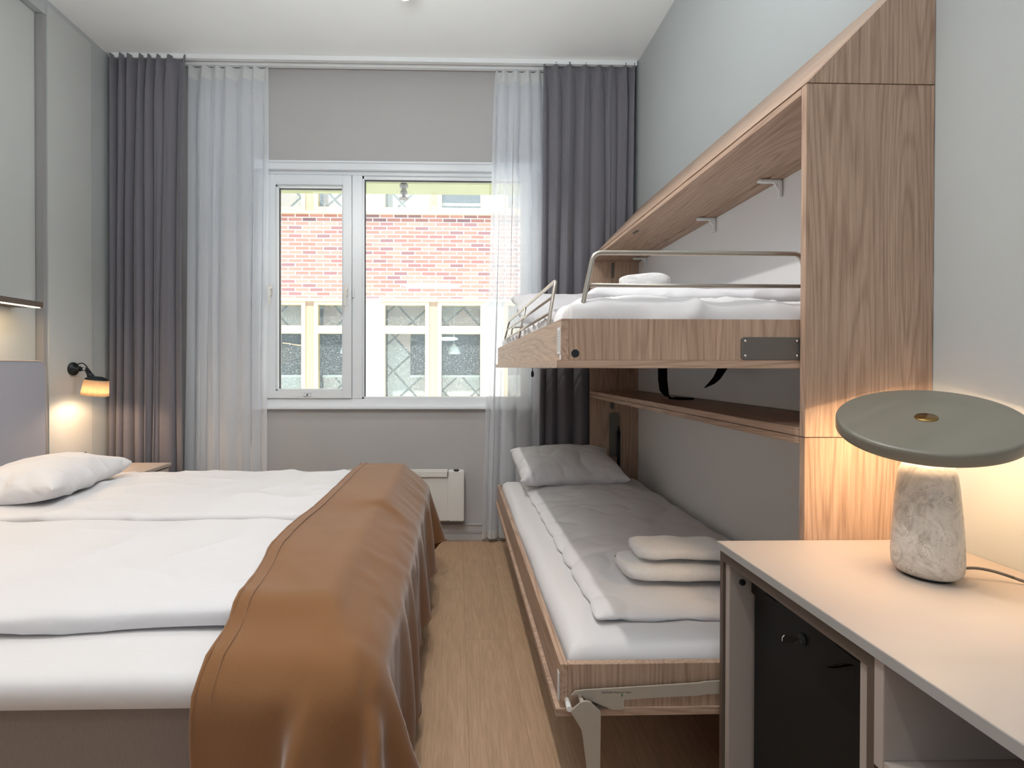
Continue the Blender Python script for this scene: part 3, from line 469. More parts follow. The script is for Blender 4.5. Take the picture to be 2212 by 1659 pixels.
PACK['duvet'] = (3362, [29, 61], [-380,-847,49,30,2,-3,22,3,0,29,3,-1,32,-4,0,21,2,0,30,3,-2,24,1,0,28,-7,1,29,7,0,29,2,-2,27,-5,2,28,-4,-2,22,8,0,30,-6,1,25,1,0,29,5,0,30,0,1,25,-6,1,29,7,-3,25,-7,2,26,1,-2,28,9,0,26,-8,2,23,2,3,25,-3,-1,32,-4,4,30,0,2,21,-6,0,-755,29,-4,30,0,21,29,1,2,27,3,-4,24,5,-3,27,-2,5,27,-1,-1,25,-2,1,29,4,-4,26,1,-1,29,1,-1,
27,-2,3,25,3,-1,25,-5,-1,34,4,-4,24,0,2,25,-1,1,27,0,2,24,3,-2,29,-5,2,27,2,-5,29,-4,6,25,5,5,31,-6,-2,25,6,1,23,-9,1,27,4,4,27,-4,-1,29,4,-24,-754,24,-1,26,0,22,27,0,7,25,-3,2,32,10,-2,28,0,1,26,-2,2,25,-2,-4,25,-2,0,27,7,-2,32,-2,3,27,2,0,20,0,-2,29,-2,3,28,2,1,27,-4,-3,28,5,-1,24,-4,4,27,2,2,32,3,-6,26,0,-2,23,-7,4,
28,0,4,24,-2,-4,28,-2,4,33,-1,1,22,2,-5,30,3,-5,19,-3,-25,-741,32,-2,18,-5,25,29,4,11,28,-1,5,24,-1,3,27,2,0,26,-1,0,26,0,-1,34,4,1,27,0,-5,23,-5,1,29,5,4,27,-1,0,22,0,-4,28,2,0,27,-6,2,27,-1,0,27,6,4,33,0,0,27,-6,-3,24,7,-3,29,0,4,23,-5,4,27,-3,-3,30,4,1,25,-3,-4,27,-2,-5,30,4,-10,15,2,-24,-737,26,-3,22,3,24,20,-2,12,29,-3,7,
24,-1,5,31,0,2,27,6,0,28,-5,1,26,0,-2,23,2,2,28,0,-3,32,-3,4,24,4,0,30,2,-2,24,-1,2,27,0,2,28,-4,-3,29,3,5,28,-3,-5,22,-1,3,32,7,0,27,-6,1,26,-2,-3,28,1,1,25,4,-3,25,-2,-5,25,2,-5,25,0,-15,22,1,-25,-733,29,-2,20,-4,29,23,-1,11,25,4,8,28,0,6,25,-6,2,25,4,3,29,-4,-1,28,0,3,27,0,0,23,2,0,31,2,1,26,-2,-3,24,3,3,31,1,-2,
25,-4,3,25,1,1,33,-1,-2,24,2,2,27,2,-1,26,-7,2,31,6,-3,23,-3,0,32,3,-3,21,-3,-5,30,2,-5,22,2,-11,31,1,-8,17,-2,-27,-734,31,-2,18,0,25,28,-2,10,25,-1,13,25,-2,6,27,-4,3,28,4,4,29,3,1,26,-2,3,24,-4,1,28,6,1,30,-1,-1,27,-2,2,26,2,-2,28,1,3,24,-1,-1,25,-5,-2,27,0,2,32,3,1,26,-2,0,28,1,0,29,3,-2,22,-2,-3,26,-4,-5,31,1,-4,21,2,-8,
28,-1,-7,23,1,-11,17,-2,-29,-731,34,-2,24,-2,24,28,-2,13,21,-1,12,25,0,7,29,0,8,25,6,2,25,-6,3,31,1,0,27,5,4,22,-8,-1,28,0,1,31,7,2,30,-3,0,27,4,-2,22,-3,3,25,-3,-1,28,1,-1,31,5,0,28,-2,2,26,2,-4,26,-6,0,27,1,-6,29,2,-2,23,0,-7,30,-4,-6,24,6,-13,22,1,-7,27,0,-28,-734,27,-3,16,-5,26,29,0,13,19,0,7,26,-1,11,30,4,6,23,3,5,30,-4,3,
27,3,3,24,-5,0,32,-1,1,29,1,4,20,2,-2,33,1,1,26,2,1,26,-3,-2,29,1,2,22,-1,-1,32,-3,0,25,0,-2,29,3,-1,26,-2,-2,30,1,-4,19,-1,-5,34,5,-6,26,0,-9,22,-2,-9,27,4,-13,22,-5,-23,-733,28,-3,15,-1,25,25,3,13,23,2,10,28,-4,10,30,-1,6,23,1,3,26,3,5,33,1,4,23,-6,0,27,3,2,27,2,0,28,0,3,26,-5,0,24,-1,-1,32,1,-1,24,4,1,34,0,2,19,-4,-4,
31,1,0,28,-2,-2,24,6,-3,27,-6,-3,30,5,-4,26,-3,-13,25,5,-10,25,-2,-10,22,-4,-6,30,7,-25,-737,28,-2,23,-4,23,18,-1,16,31,2,12,21,-1,7,28,4,4,25,-4,5,31,2,7,25,-6,2,27,4,2,28,3,1,27,-4,2,29,4,2,22,0,-1,28,-1,1,27,1,2,27,-4,-3,26,-2,1,27,0,-2,27,3,0,33,1,-3,20,-3,-2,28,0,-4,27,3,-9,26,3,-6,30,-6,-13,22,4,-14,20,1,-9,27,0,-20,-737,30,0,
28,-7,22,28,1,16,17,-1,11,32,0,7,26,7,9,22,-6,4,29,3,2,23,-3,5,33,2,4,25,-2,1,29,-2,2,28,6,-1,28,0,2,21,-5,-1,33,1,2,20,-3,-1,33,8,0,25,-2,-3,27,-2,-2,28,-1,-1,25,0,-3,29,5,-4,28,-1,-10,27,-4,-7,20,4,-12,27,-4,-8,19,2,-18,33,4,-15,-741,25,-2,24,2,26,22,1,11,32,-5,13,22,4,8,29,-2,6,22,-1,4,28,1,7,28,-4,2,26,3,4,24,-2,1,27,1,3,
31,2,1,30,1,0,26,-6,1,24,3,0,27,-3,0,30,0,-3,25,-1,2,26,3,-2,29,1,-3,28,0,-6,29,2,-7,23,1,-2,22,-6,-11,29,7,-8,24,-4,-11,26,-1,-17,22,3,-20,-728,28,1,16,-2,24,29,2,15,26,1,11,20,-3,8,26,1,6,28,2,7,31,0,4,20,-3,4,28,4,4,32,0,2,28,-4,1,22,-3,1,28,6,2,25,-3,-1,28,-1,0,31,0,-1,23,1,1,28,2,-3,30,-1,-1,28,-1,-3,25,2,-5,23,2,-3,
29,-2,-10,30,1,-7,24,2,-11,26,-4,-12,22,-1,-11,26,-1,-21,-733,31,-1,23,0,24,23,3,11,20,-1,12,27,1,10,28,0,8,29,-5,4,25,3,7,26,-1,4,28,0,3,23,-1,2,32,-3,2,23,2,1,26,-3,1,28,4,0,26,0,3,34,0,-3,20,-2,-1,35,-1,0,23,2,-3,31,-1,-4,23,0,-5,30,5,-5,26,-6,-7,24,1,-9,27,1,-11,18,3,-11,28,-2,-10,28,1,-21,-739,31,-2,26,-2,24,21,-3,10,26,4,12,31,1,11,
21,-7,8,30,7,5,21,1,7,30,-2,3,27,-1,5,24,-5,2,33,0,2,21,6,1,30,1,1,25,-2,-2,28,0,1,25,-1,0,35,-4,0,22,6,-3,29,-4,-2,25,4,-3,26,-3,-4,27,1,-5,28,-2,-10,22,1,-6,29,-1,-12,24,3,-13,23,-1,-13,24,2,-19,-736,30,2,30,-4,20,27,-2,13,25,0,12,21,1,9,26,-3,8,22,6,8,34,-6,6,22,4,3,27,-3,4,25,7,3,35,-7,1,25,3,3,25,1,-1,29,-1,3,21,-4,-2,
35,3,0,24,0,-2,28,-3,-2,28,2,-2,23,1,-4,31,5,-5,21,-5,-6,28,2,-5,24,-3,-11,24,2,-12,30,1,-15,22,-5,-6,30,3,-20,-740,28,-1,24,3,23,31,-4,8,23,2,11,24,-2,10,26,4,13,23,2,6,31,0,7,27,-1,4,25,1,3,30,-1,3,21,-5,3,29,0,0,32,0,0,27,0,1,27,0,0,27,0,-1,27,0,0,22,0,-4,29,2,-2,27,-1,-3,30,3,-6,19,-4,-6,28,6,-4,31,-3,-13,22,-4,-8,23,2,-12,
23,5,-13,31,-6,-19,-738,30,0,27,-1,20,24,-2,12,24,2,10,23,0,11,28,1,8,27,3,9,28,-2,5,22,3,6,29,-3,4,27,-2,2,24,2,2,31,-1,2,29,-2,2,22,5,-2,33,-4,0,25,4,2,30,1,-5,23,-7,0,28,5,-3,31,0,-5,23,-5,-4,23,0,-5,27,5,-10,26,0,-7,26,2,-13,26,-1,-12,25,0,-12,22,-2,-18,-735,30,0,31,-2,23,23,-3,11,27,6,10,20,-5,11,27,1,9,28,0,7,27,3,6,21,1,5,
31,-4,6,26,-2,0,27,4,4,31,0,1,25,-1,1,26,0,0,30,-3,1,23,5,-3,29,-3,0,24,-1,-4,30,2,-5,24,-3,0,29,4,-8,28,1,-4,21,-3,-6,25,3,-11,28,-1,-10,25,2,-14,25,-6,-8,26,4,-23,-739,24,1,27,7,22,26,-1,13,23,0,10,33,-5,9,20,5,10,28,-5,8,28,-1,7,28,7,4,25,0,3,24,-7,3,31,0,3,24,6,2,30,0,-1,23,-4,2,31,4,0,29,-1,-2,24,0,0,26,-3,-3,25,4,-6,
30,-3,-5,27,0,-1,29,1,-8,26,-3,-7,25,6,-10,21,-6,-10,23,5,-12,30,-4,-10,28,3,-20,-738,27,-1,24,-1,24,29,3,11,18,0,12,29,-4,9,25,1,8,25,2,8,31,-5,6,26,5,5,26,-5,5,26,4,2,27,-4,3,24,7,1,29,-2,0,27,-5,3,30,5,-3,27,-5,0,25,0,-2,30,5,-4,26,-2,-1,24,-3,-4,24,2,-5,27,2,-7,29,-1,-9,28,1,-9,21,-1,-8,28,-3,-17,20,6,-8,25,0,-22,-726,26,2,25,-2,21,
22,0,10,23,3,18,27,-3,8,20,1,8,30,-1,6,27,0,8,23,5,3,33,-4,4,21,2,5,27,1,2,33,1,1,27,-2,2,24,-5,-2,26,4,2,32,0,-1,27,-2,-2,27,0,-5,26,5,-1,23,-2,-6,26,-2,-3,25,4,-9,33,-5,-7,25,6,-9,24,-6,-9,20,5,-11,24,1,-12,25,-6,-23,-731,32,4,28,2,21,26,-4,10,19,1,13,30,-2,11,24,3,7,24,0,8,30,2,7,28,-2,5,24,0,3,24,-2,4,29,2,3,31,1,-1,
26,-2,4,21,-3,0,30,4,-1,28,-2,-1,32,1,-3,21,1,-1,30,1,-6,29,-2,-3,23,-4,-5,29,5,-6,21,-5,-8,28,5,-8,27,-1,-12,25,-4,-13,20,0,-8,29,5,-22,-730,29,-2,18,2,23,26,-7,10,23,2,14,26,2,12,30,0,8,22,0,6,29,-1,6,24,2,6,25,-4,5,27,4,3,28,-1,0,33,-3,5,27,-1,0,21,5,-1,27,-5,2,29,1,-1,29,1,-2,26,0,-3,26,-2,-4,27,6,-3,27,-5,-7,30,1,-8,21,-2,-4,
26,3,-9,27,0,-12,22,2,-12,29,-4,-8,22,-1,-24,-728,32,-2,27,-3,24,23,5,14,18,0,7,24,0,12,26,-3,8,29,-2,9,27,6,6,30,-2,4,25,-1,6,26,-3,4,30,1,1,28,1,3,22,-3,0,31,1,2,23,5,-3,28,-6,1,28,2,-2,25,-1,-3,32,-1,-4,26,4,-5,28,-4,-6,19,3,-3,28,-2,-9,24,-2,-8,25,5,-12,29,2,-11,23,-2,-10,22,-3,-24,-729,29,1,23,5,22,25,-7,9,24,7,13,27,1,12,29,-6,7,
23,0,9,24,-1,6,30,2,6,27,2,2,29,-2,6,28,2,2,19,-2,2,30,-3,1,26,5,1,28,1,-1,25,-4,-2,30,5,1,29,-7,-6,23,3,-2,26,0,-4,31,3,-7,26,-4,-7,27,-2,-7,24,1,-9,28,1,-11,21,2,-9,24,-2,-13,28,2,-21,-733,26,1,27,-1,24,20,0,9,29,5,12,26,-2,10,23,3,9,24,-5,7,28,1,7,29,2,5,26,-3,5,22,5,2,28,-6,3,29,4,3,30,-2,0,26,1,0,24,0,0,27,2,-1,
25,1,-2,31,-3,-2,25,2,-7,31,-4,-2,22,4,-6,29,-4,-6,28,0,-7,27,0,-10,24,5,-11,23,0,-12,27,-5,-7,23,2,-24,-732,30,-1,19,-5,23,32,5,12,23,-5,12,27,6,11,25,-1,8,27,-2,5,21,-3,8,29,2,6,23,0,4,31,5,1,24,-7,6,30,5,1,22,1,2,32,-4,0,25,-1,-1,30,2,-1,25,1,-2,29,2,-3,28,-4,-3,28,1,-7,20,2,-2,31,-2,-8,22,1,-5,27,0,-9,27,-2,-14,26,5,-9,23,-2,-9,
24,0,-24,-735,22,1,30,1,20,22,1,10,23,3,11,27,2,10,27,-1,10,23,2,8,29,-3,8,25,-4,4,31,0,7,23,8,1,26,-7,4,33,5,2,24,0,1,29,-4,0,28,2,0,21,1,-3,33,0,-1,21,-1,-2,33,3,-5,23,0,-5,24,-6,-3,28,4,-7,30,-5,-9,26,5,-8,25,-1,-11,22,-4,-11,29,2,-10,25,3,-20,-738,27,-4,23,-3,24,29,-1,8,22,3,10,26,-2,15,25,6,8,26,0,5,27,-2,10,29,-5,5,29,7,4,
20,-5,3,27,5,4,32,-2,2,25,0,0,28,0,2,25,-4,-1,30,3,-1,23,0,-3,27,-1,-3,29,3,-2,31,-4,-7,26,-2,-7,20,7,-3,29,-7,-7,30,5,-11,21,-3,-11,23,-1,-10,25,-1,-6,31,7,-25,-738,26,-1,24,-1,22,30,-1,9,21,4,12,27,-5,10,25,-1,10,26,3,8,28,-1,6,26,2,6,26,1,4,24,0,4,29,1,3,27,-2,2,25,1,-1,30,-2,2,29,4,-1,28,-4,-1,20,3,-2,29,-4,-2,27,-1,-4,28,4,-4,
31,-3,-7,24,3,-6,22,0,-6,26,0,-12,30,1,-8,20,-1,-10,24,-1,-13,26,-5,-22,-727,33,1,24,-3,24,25,4,8,19,-2,10,26,2,11,25,-4,10,30,4,7,28,1,8,25,-1,4,22,-2,5,32,-1,4,21,2,3,33,3,1,29,-6,4,27,1,-3,21,5,1,33,-1,-2,26,-4,-2,24,3,-3,28,-1,-3,26,-1,-5,26,2,-7,25,-5,-4,32,4,-8,25,2,-11,20,-2,-8,28,-4,-12,26,2,-11,25,-1,-20,-734,34,-2,25,-5,20,27,0,15,
24,2,11,26,2,9,20,-1,9,26,-3,6,25,4,8,28,-1,5,26,-2,5,30,3,4,31,0,3,19,-3,0,31,-2,3,26,0,0,29,0,-1,30,5,0,21,-1,-3,33,-1,-2,26,-3,-6,27,5,-3,21,-6,-3,31,3,-9,27,-3,-8,27,7,-8,21,-2,-10,28,0,-12,19,-4,-9,32,2,-21,-741,27,-2,28,5,21,25,-1,9,28,0,16,22,-2,7,30,4,11,22,-7,7,28,3,5,25,2,6,25,-1,5,25,-4,3,33,2,3,23,-1,3,27,6,0,
27,-8,1,30,7,0,27,-6,-1,25,1,-3,30,3,-3,24,-5,-2,30,1,-6,27,5,-6,29,0,-6,20,2,-7,29,0,-9,21,-7,-9,25,6,-10,28,-4,-12,23,3,-24,-729,29,1,25,-5,21,24,2,12,20,3,10,26,0,11,23,-3,8,27,0,8,33,4,8,20,-4,3,26,3,5,33,-1,5,24,-2,2,24,0,2,29,3,1,29,-6,1,26,0,-1,32,2,-1,27,2,-2,21,-4,-1,32,1,-5,22,4,-4,31,-1,-6,25,1,-8,22,-3,-4,33,1,-12,
23,-1,-10,26,1,-10,25,-2,-10,22,3,-23,-736,28,0,24,2,23,30,-3,7,23,0,13,29,0,11,23,-3,10,26,7,6,23,1,4,28,-4,10,27,-2,2,27,0,6,28,4,1,28,1,2,30,-5,1,27,2,1,23,0,-1,29,-3,0,26,2,-4,30,0,-1,23,-1,-4,30,5,-4,22,-3,-4,28,-4,-8,30,6,-10,23,-6,-7,26,6,-10,23,1,-11,23,-6,-7,24,-1,-26,-735,31,1,27,0,22,32,4,8,25,-2,12,23,-4,14,20,0,5,30,4,9,
23,1,5,33,-1,7,20,3,3,28,-4,4,28,0,3,26,-3,1,31,5,3,27,1,-2,23,-6,1,31,2,-2,26,2,-1,28,-2,-4,25,3,-1,26,-5,-6,31,2,-4,26,1,-7,26,0,-7,26,3,-10,22,0,-10,26,-5,-12,21,5,-9,28,0,-22,-731,25,-3,26,-1,25,21,1,8,26,3,13,23,-2,7,30,-3,13,24,2,7,28,-1,6,26,2,5,24,0,5,31,-1,3,22,-1,3,33,-1,1,23,5,2,24,-3,-1,28,-2,1,26,0,-1,34,2,-2,
24,4,-5,24,-4,0,27,0,-5,26,-1,-6,33,-2,-7,24,1,-7,23,7,-9,26,-7,-9,28,4,-13,23,2,-9,24,0,-22,-735,27,0,25,-3,21,27,0,8,21,-1,12,28,4,8,25,-2,12,31,4,8,20,-1,7,30,-7,3,28,6,6,24,-4,3,27,3,3,27,-3,2,32,0,2,25,0,-2,28,0,1,21,5,-1,27,-5,-1,31,-1,-2,28,1,-5,24,-2,-3,27,5,-4,26,-3,-8,28,-2,-7,24,1,-8,27,3,-15,27,-1,-7,24,-1,-9,24,1,-24,
-737,26,-3,29,1,21,21,4,10,30,1,14,21,1,9,30,0,10,23,0,7,23,-7,7,29,7,3,27,-2,7,31,0,4,28,2,2,22,-3,1,26,0,1,29,-4,2,26,3,-2,29,3,1,28,1,-3,26,-5,-1,24,-1,-3,28,-1,-6,28,3,-6,26,-1,-6,27,-1,-6,29,5,-10,22,-6,-10,24,7,-12,24,-2,-11,27,-4,-20,-731,34,-2,18,-2,22,28,-4,8,25,2,13,24,4,8,29,-4,13,24,-2,6,26,0,8,29,4,5,23,-5,1,32,4,7,
23,-1,1,31,1,2,23,-2,2,32,2,-3,27,0,2,23,-3,0,25,6,-3,29,-7,-1,29,1,-5,22,-1,-2,28,6,-5,29,1,-6,25,-1,-7,24,0,-11,30,1,-9,25,-2,-11,18,-3,-12,31,5,-21,-737,28,-1,23,-3,19,26,-1,11,26,0,9,28,-2,12,20,2,11,27,3,7,33,1,6,22,0,7,31,-6,5,23,6,1,27,-2,1,32,2,4,24,-1,0,24,0,2,33,1,-3,22,-4,1,32,2,-1,23,-3,-3,32,6,-3,24,-6,-6,22,-2,-2,
34,5,-9,19,-5,-6,26,3,-7,26,2,-12,24,1,-9,29,-4,-12,17,0,-24,-730,31,0,24,-1,22,26,1,7,26,1,14,26,-3,11,28,2,9,23,1,8,30,-3,7,27,2,6,26,2,2,28,-1,3,21,-4,1,29,1,3,32,2,1,20,1,-1,33,-2,1,25,3,-2,29,0,-1,25,-1,-1,31,2,-4,25,-7,-2,25,-1,-8,29,7,-4,23,-5,-7,29,3,-11,21,-4,-6,28,6,-15,21,-7,-10,25,3,-23,-730,33,-1,25,-5,22,25,-2,12,27,3,10,
23,4,11,25,-6,11,24,2,4,23,0,8,31,5,5,28,-3,4,27,-1,3,22,1,1,28,-3,2,30,2,1,29,1,-1,28,2,1,25,-2,-1,30,1,0,26,-3,-4,27,-1,-2,21,2,-3,32,3,-5,26,-4,-6,23,-1,-6,26,2,-10,24,-4,-10,25,6,-11,24,-1,-12,31,-2,-22,-736,33,-2,23,-4,25,30,-4,7,22,3,13,24,-3,8,28,3,11,23,3,9,23,-1,2,30,1,7,26,1,4,31,-2,3,26,-1,0,22,4,2,27,-2,2,27,3,0,
31,-3,0,26,-2,-1,32,4,0,26,-4,-3,27,4,-3,26,-5,-5,25,4,-2,29,0,-6,22,0,-8,28,-7,-7,28,6,-10,21,-2,-13,25,3,-10,28,-5,-22,-741,34,-3,25,-3,24,31,-2,7,20,0,12,25,-3,12,28,5,10,26,-2,7,22,4,5,31,-2,6,24,-4,2,32,4,3,24,0,2,25,1,-2,33,-3,4,23,3,-1,32,-1,0,24,-2,1,26,-1,-3,30,6,0,29,-5,-1,25,-1,-6,24,2,-3,29,-2,-7,24,-1,-5,27,1,-11,27,-1,-7,
23,1,-14,28,-2,-9,21,5,-25,-732,25,-1,26,3,22,19,-1,10,29,0,14,21,0,10,30,0,11,25,-2,4,25,5,6,25,-4,5,27,2,2,25,-1,3,29,3,-1,29,-3,3,23,-2,1,35,3,1,24,4,-3,30,-6,0,24,1,2,31,3,-4,21,-3,-1,27,-2,-2,27,0,-5,32,5,-6,26,1,-8,20,-5,-4,32,-2,-12,24,1,-10,25,-1,-12,20,6,-25,-732,22,-3,22,2,25,23,6,10,26,-6,15,24,5,6,31,-4,12,21,4,7,31,-2,6,
29,2,1,25,-6,5,28,1,-1,26,1,3,28,5,0,27,0,2,24,0,-1,31,-4,0,20,-2,1,31,4,-2,29,-1,-1,24,0,-2,32,-4,-2,26,5,-5,21,0,-4,26,-5,-5,26,1,-7,26,5,-14,25,-7,-8,28,6,-12,25,-6,-25,-741,34,-2,27,1,27,26,-4,11,28,-1,9,25,6,12,22,-7,7,25,4,6,32,-1,4,26,2,5,22,-4,2,30,6,1,23,-3,1,34,2,2,21,-2,-2,34,-3,2,25,0,0,23,-1,-1,27,3,0,34,-1,-1,
25,0,-2,24,4,-3,30,-5,-2,23,0,-6,28,5,-5,30,-5,-11,20,2,-6,27,-1,-16,23,0,-10,23,2,-21,-731,25,-5,21,0,25,26,1,11,27,5,16,26,-3,8,22,1,7,28,1,7,24,0,5,27,-5,-1,27,1,5,26,1,1,34,-2,0,26,2,3,23,-3,-1,32,1,1,22,4,-1,31,-3,0,29,2,1,20,3,-3,34,-1,0,26,-5,-2,26,0,-5,28,0,-2,23,0,-7,25,1,-8,31,0,-9,17,4,-11,25,-4,-14,29,0,-22,-735,28,-4,
23,4,24,21,0,15,31,-4,9,24,5,9,23,-6,6,28,5,11,25,0,2,29,2,3,30,-3,1,24,-2,2,29,4,1,27,0,0,21,1,-1,30,-7,3,30,0,0,24,5,0,29,-5,-3,26,1,1,26,1,-2,29,3,-3,27,-3,0,26,2,-5,31,0,-4,24,0,-6,25,0,-15,20,1,-10,25,0,-12,26,-4,-21,-731,26,-4,21,3,28,22,0,7,28,0,16,24,-1,8,21,5,7,29,-2,4,28,3,3,28,-7,1,27,3,4,27,4,0,31,-5,-1,
25,3,1,23,-2,3,31,0,-1,24,0,-1,30,-3,1,23,1,0,33,2,-1,26,1,-1,21,-4,0,31,7,-4,26,-6,-1,28,0,-7,28,-2,-3,22,5,-8,25,-1,-13,25,-1,-14,22,1,-27,-732,32,0,25,-6,24,21,5,13,21,-3,12,30,0,10,27,-2,6,23,-1,2,31,3,3,24,-1,2,32,-1,2,28,3,0,21,1,-3,27,-5,3,31,2,1,27,-1,-1,23,6,1,30,0,0,31,-5,0,22,1,-1,31,-1,-1,22,1,-3,30,2,0,29,-1,-3,
28,-2,-2,23,3,-4,24,-5,-6,23,5,-17,25,-5,-16,21,5,-20,-732,29,0,30,-2,19,19,1,14,20,2,17,30,-1,3,28,-2,7,23,1,4,31,-5,0,24,1,0,29,1,2,26,4,-2,28,-1,3,29,-4,1,21,2,-2,34,-1,0,25,-2,3,28,1,-1,24,6,1,25,-5,-3,27,-1,3,33,0,-2,25,2,-3,23,-1,1,34,4,-5,20,0,-2,33,0,-7,20,-1,-13,27,-5,-13,24,-1,-24,-736,32,-2,22,-3,24,19,4,15,26,-4,10,24,5,5,
29,-5,5,25,1,-1,27,3,3,30,4,0,26,-6,1,30,0,0,24,-1,-3,31,-1,4,22,2,-4,32,3,1,23,-6,1,32,4,3,23,-1,-2,26,1,1,25,-3,-2,31,5,1,26,0,-1,29,-1,0,28,1,-2,26,-4,-5,25,3,-3,25,3,-7,25,-8,-12,25,6,-28,-732,28,-5,12,-4,29,23,3,10,26,0,9,30,0,6,25,-5,-2,29,1,4,26,2,-1,30,1,0,24,0,-1,29,-1,0,23,0,0,27,-3,-2,33,3,1,23,-1,-1,30,2,5,
26,-2,2,22,-2,-4,28,1,3,27,2,-3,28,-2,2,27,5,0,27,-2,-1,33,-3,0,23,4,-2,29,-1,-4,24,-2,-10,24,4,-5,14,-2,-33,-736,28,0,25,-1,26,24,-1,12,24,3,6,30,-5,0,29,0,2,27,4,-2,26,-1,3,30,1,-1,24,3,-2,31,-7,0,25,4,-2,23,-6,-2,27,7,1,29,-1,1,31,-1,3,28,-4,-3,25,5,4,22,1,-3,31,-5,5,25,1,0,31,1,-2,27,3,-3,23,-1,3,30,2,1,28,1,-3,21,-3,-4,
27,-2,-9,23,3,-29,-741,24,-3,20,0,30,24,2,7,24,4,-4,27,-5,5,29,1,1,27,4,-2,26,-6,1,33,-3,-3,26,2,1,25,-2,-3,28,0,-2,27,5,-3,27,-5,3,25,5,2,32,-3,2,23,2,-1,25,-7,-2,30,8,2,29,-6,1,23,7,1,26,-4,3,33,-2,-3,21,3,-1,29,0,3,32,1,3,25,1,-3,23,-1,-7,18,1,-27,-745,31,-2,28,0,26,26,-4,-2,28,-3,1,28,1,-3,26,0,-4,26,2,4,24,1,-2,31,-6,4,
26,5,-4,23,-4,2,33,-1,0,28,-2,1,21,0,-5,33,6,0,25,1,2,25,-5,0,31,-3,-6,20,2,5,27,-1,0,27,1,3,28,4,3,30,1,-4,26,0,4,27,-3,1,26,5,-2,32,1,5,24,-2,-1,21,1,-25,-752,32,1,29,-6,-2,28,-2,-2,28,-5,-1,21,5,-1,30,-5,-1,31,0,0,26,0,-1,24,3,1,26,-5,0,28,5,0,28,2,0,29,-1,2,27,0,-1,24,2,-1,27,-7,-1,31,5,0,27,-5,-1,24,-1,2,29,9,2,
24,-7,-2,29,6,1,26,-2,0,29,-3,1,22,7,0,28,-2,3,26,0,1,30,1,0,28,0,3,-733,-1662,-30,29,1,-3,29,-4,-3,25,-2,-1,29,3,0,22,-3,-1,29,-2,-1,27,3,0,27,0,0,26,0,0,32,2,0,24,0,-1,27,0,0,28,-5,2,26,3,-1,30,4,-1,27,-6,1,27,1,0,24,1,0,27,-1,0,33,1,0,24,-3,2,29,6,-2,25,0,3,29,-6,5,23,1,1,25,1,2,-703,29,-3,28,-2,-6,26,-1,-2,31,2,0,
23,1,0,28,0,0,24,0,-1,31,1,0,26,3,0,31,-3,0,21,0,0,29,1,0,32,-5,0,24,0,0,28,2,0,28,4,0,26,-4,0,29,4,0,23,-3,0,30,-3,0,27,0,0,27,3,0,30,1,0,23,0,1,31,0,1,23,2,2,31,0,7,-711,24,-5,31,3,-5,24,-2,0,27,3,-1,32,-6,0,22,4,0,30,-4,0,29,7,0,21,-2,0,33,-2,0,23,-3,0,33,2,0,20,5,0,29,-7,0,24,6,0,30,-6,0,31,3,0,
22,-1,0,27,6,0,26,-3,0,30,1,0,26,0,0,33,-6,0,28,5,0,25,-3,1,23,5,1,31,1,8,-710,24,-3,29,-2,-6,24,-1,-1,26,3,0,34,-1,0,26,-1,0,23,1,0,33,4,0,21,-4,0,29,1,0,24,0,0,34,3,0,27,1,0,23,-3,0,29,-2,0,26,-3,0,31,0,0,28,5,0,24,-2,0,24,-1,0,30,1,0,31,-1,0,26,1,0,25,0,0,26,0,0,29,-2,1,28,1,7,-706,31,-7,23,-4,0,30,5,-1,
30,2,0,23,0,0,24,0,0,30,-5,0,29,2,0,29,1,0,22,1,0,33,-4,0,20,0,0,33,-1,0,23,3,0,30,-2,0,25,5,0,29,-3,0,23,-3,0,27,1,0,30,0,0,28,5,0,26,-4,0,26,2,0,31,0,0,22,-1,0,28,-2,1,32,-2,3,-711,36,-1,30,-8,-3,26,0,0,30,0,0,23,3,0,27,3,0,31,2,0,28,-1,0,23,-1,0,26,1,0,32,-6,0,26,1,0,31,0,0,26,-1,0,28,3,0,22,-3,0,
26,6,1,26,-1,-1,31,-3,0,27,1,0,25,-1,0,30,1,0,28,1,0,25,-4,0,31,4,0,22,-1,0,29,1,1,-708,28,2,27,0,-3,26,-2,0,29,1,0,29,1,0,30,0,0,27,-1,0,21,1,0,34,-5,0,25,6,0,23,2,0,32,-1,0,25,-2,0,29,3,0,26,-2,0,23,1,0,28,-3,0,28,-1,0,31,5,0,24,-5,0,29,0,0,26,2,0,27,-1,0,25,1,0,28,-1,0,28,3,0,30,-1,2,-710,29,0,30,1,-2,
24,1,0,30,-6,0,29,4,0,21,0,0,33,-5,0,22,1,0,31,4,0,27,1,0,28,-2,0,29,1,0,22,-6,0,30,3,0,22,-2,0,34,6,0,26,-3,0,29,-3,0,25,1,0,22,4,0,28,-5,0,34,3,0,20,-1,0,27,-1,0,32,6,0,29,-8,0,28,8,3,-713,22,0,27,0,-3,30,4,0,30,-2,0,23,1,0,28,-4,0,27,6,0,25,0,0,31,-5,0,25,5,0,25,-5,0,33,0,0,28,-2,0,26,3,0,24,1,0,
30,-3,0,29,6,0,24,-6,0,25,6,0,32,-7,0,25,3,0,29,-3,0,27,6,0,24,-2,0,26,0,0,25,1,0,33,-4,1,-711,33,2,30,-5,-3,29,1,0,29,1,0,20,0,0,34,3,0,26,-5,0,24,6,0,27,-5,0,28,4,0,25,-4,0,26,-1,0,28,0,0,31,1,0,25,2,0,29,4,0,23,-7,0,30,3,0,31,1,0,24,-3,0,26,-1,0,26,7,0,32,-6,0,24,2,2,25,-4,-2,33,1,0,22,7,1,-701,25,0,
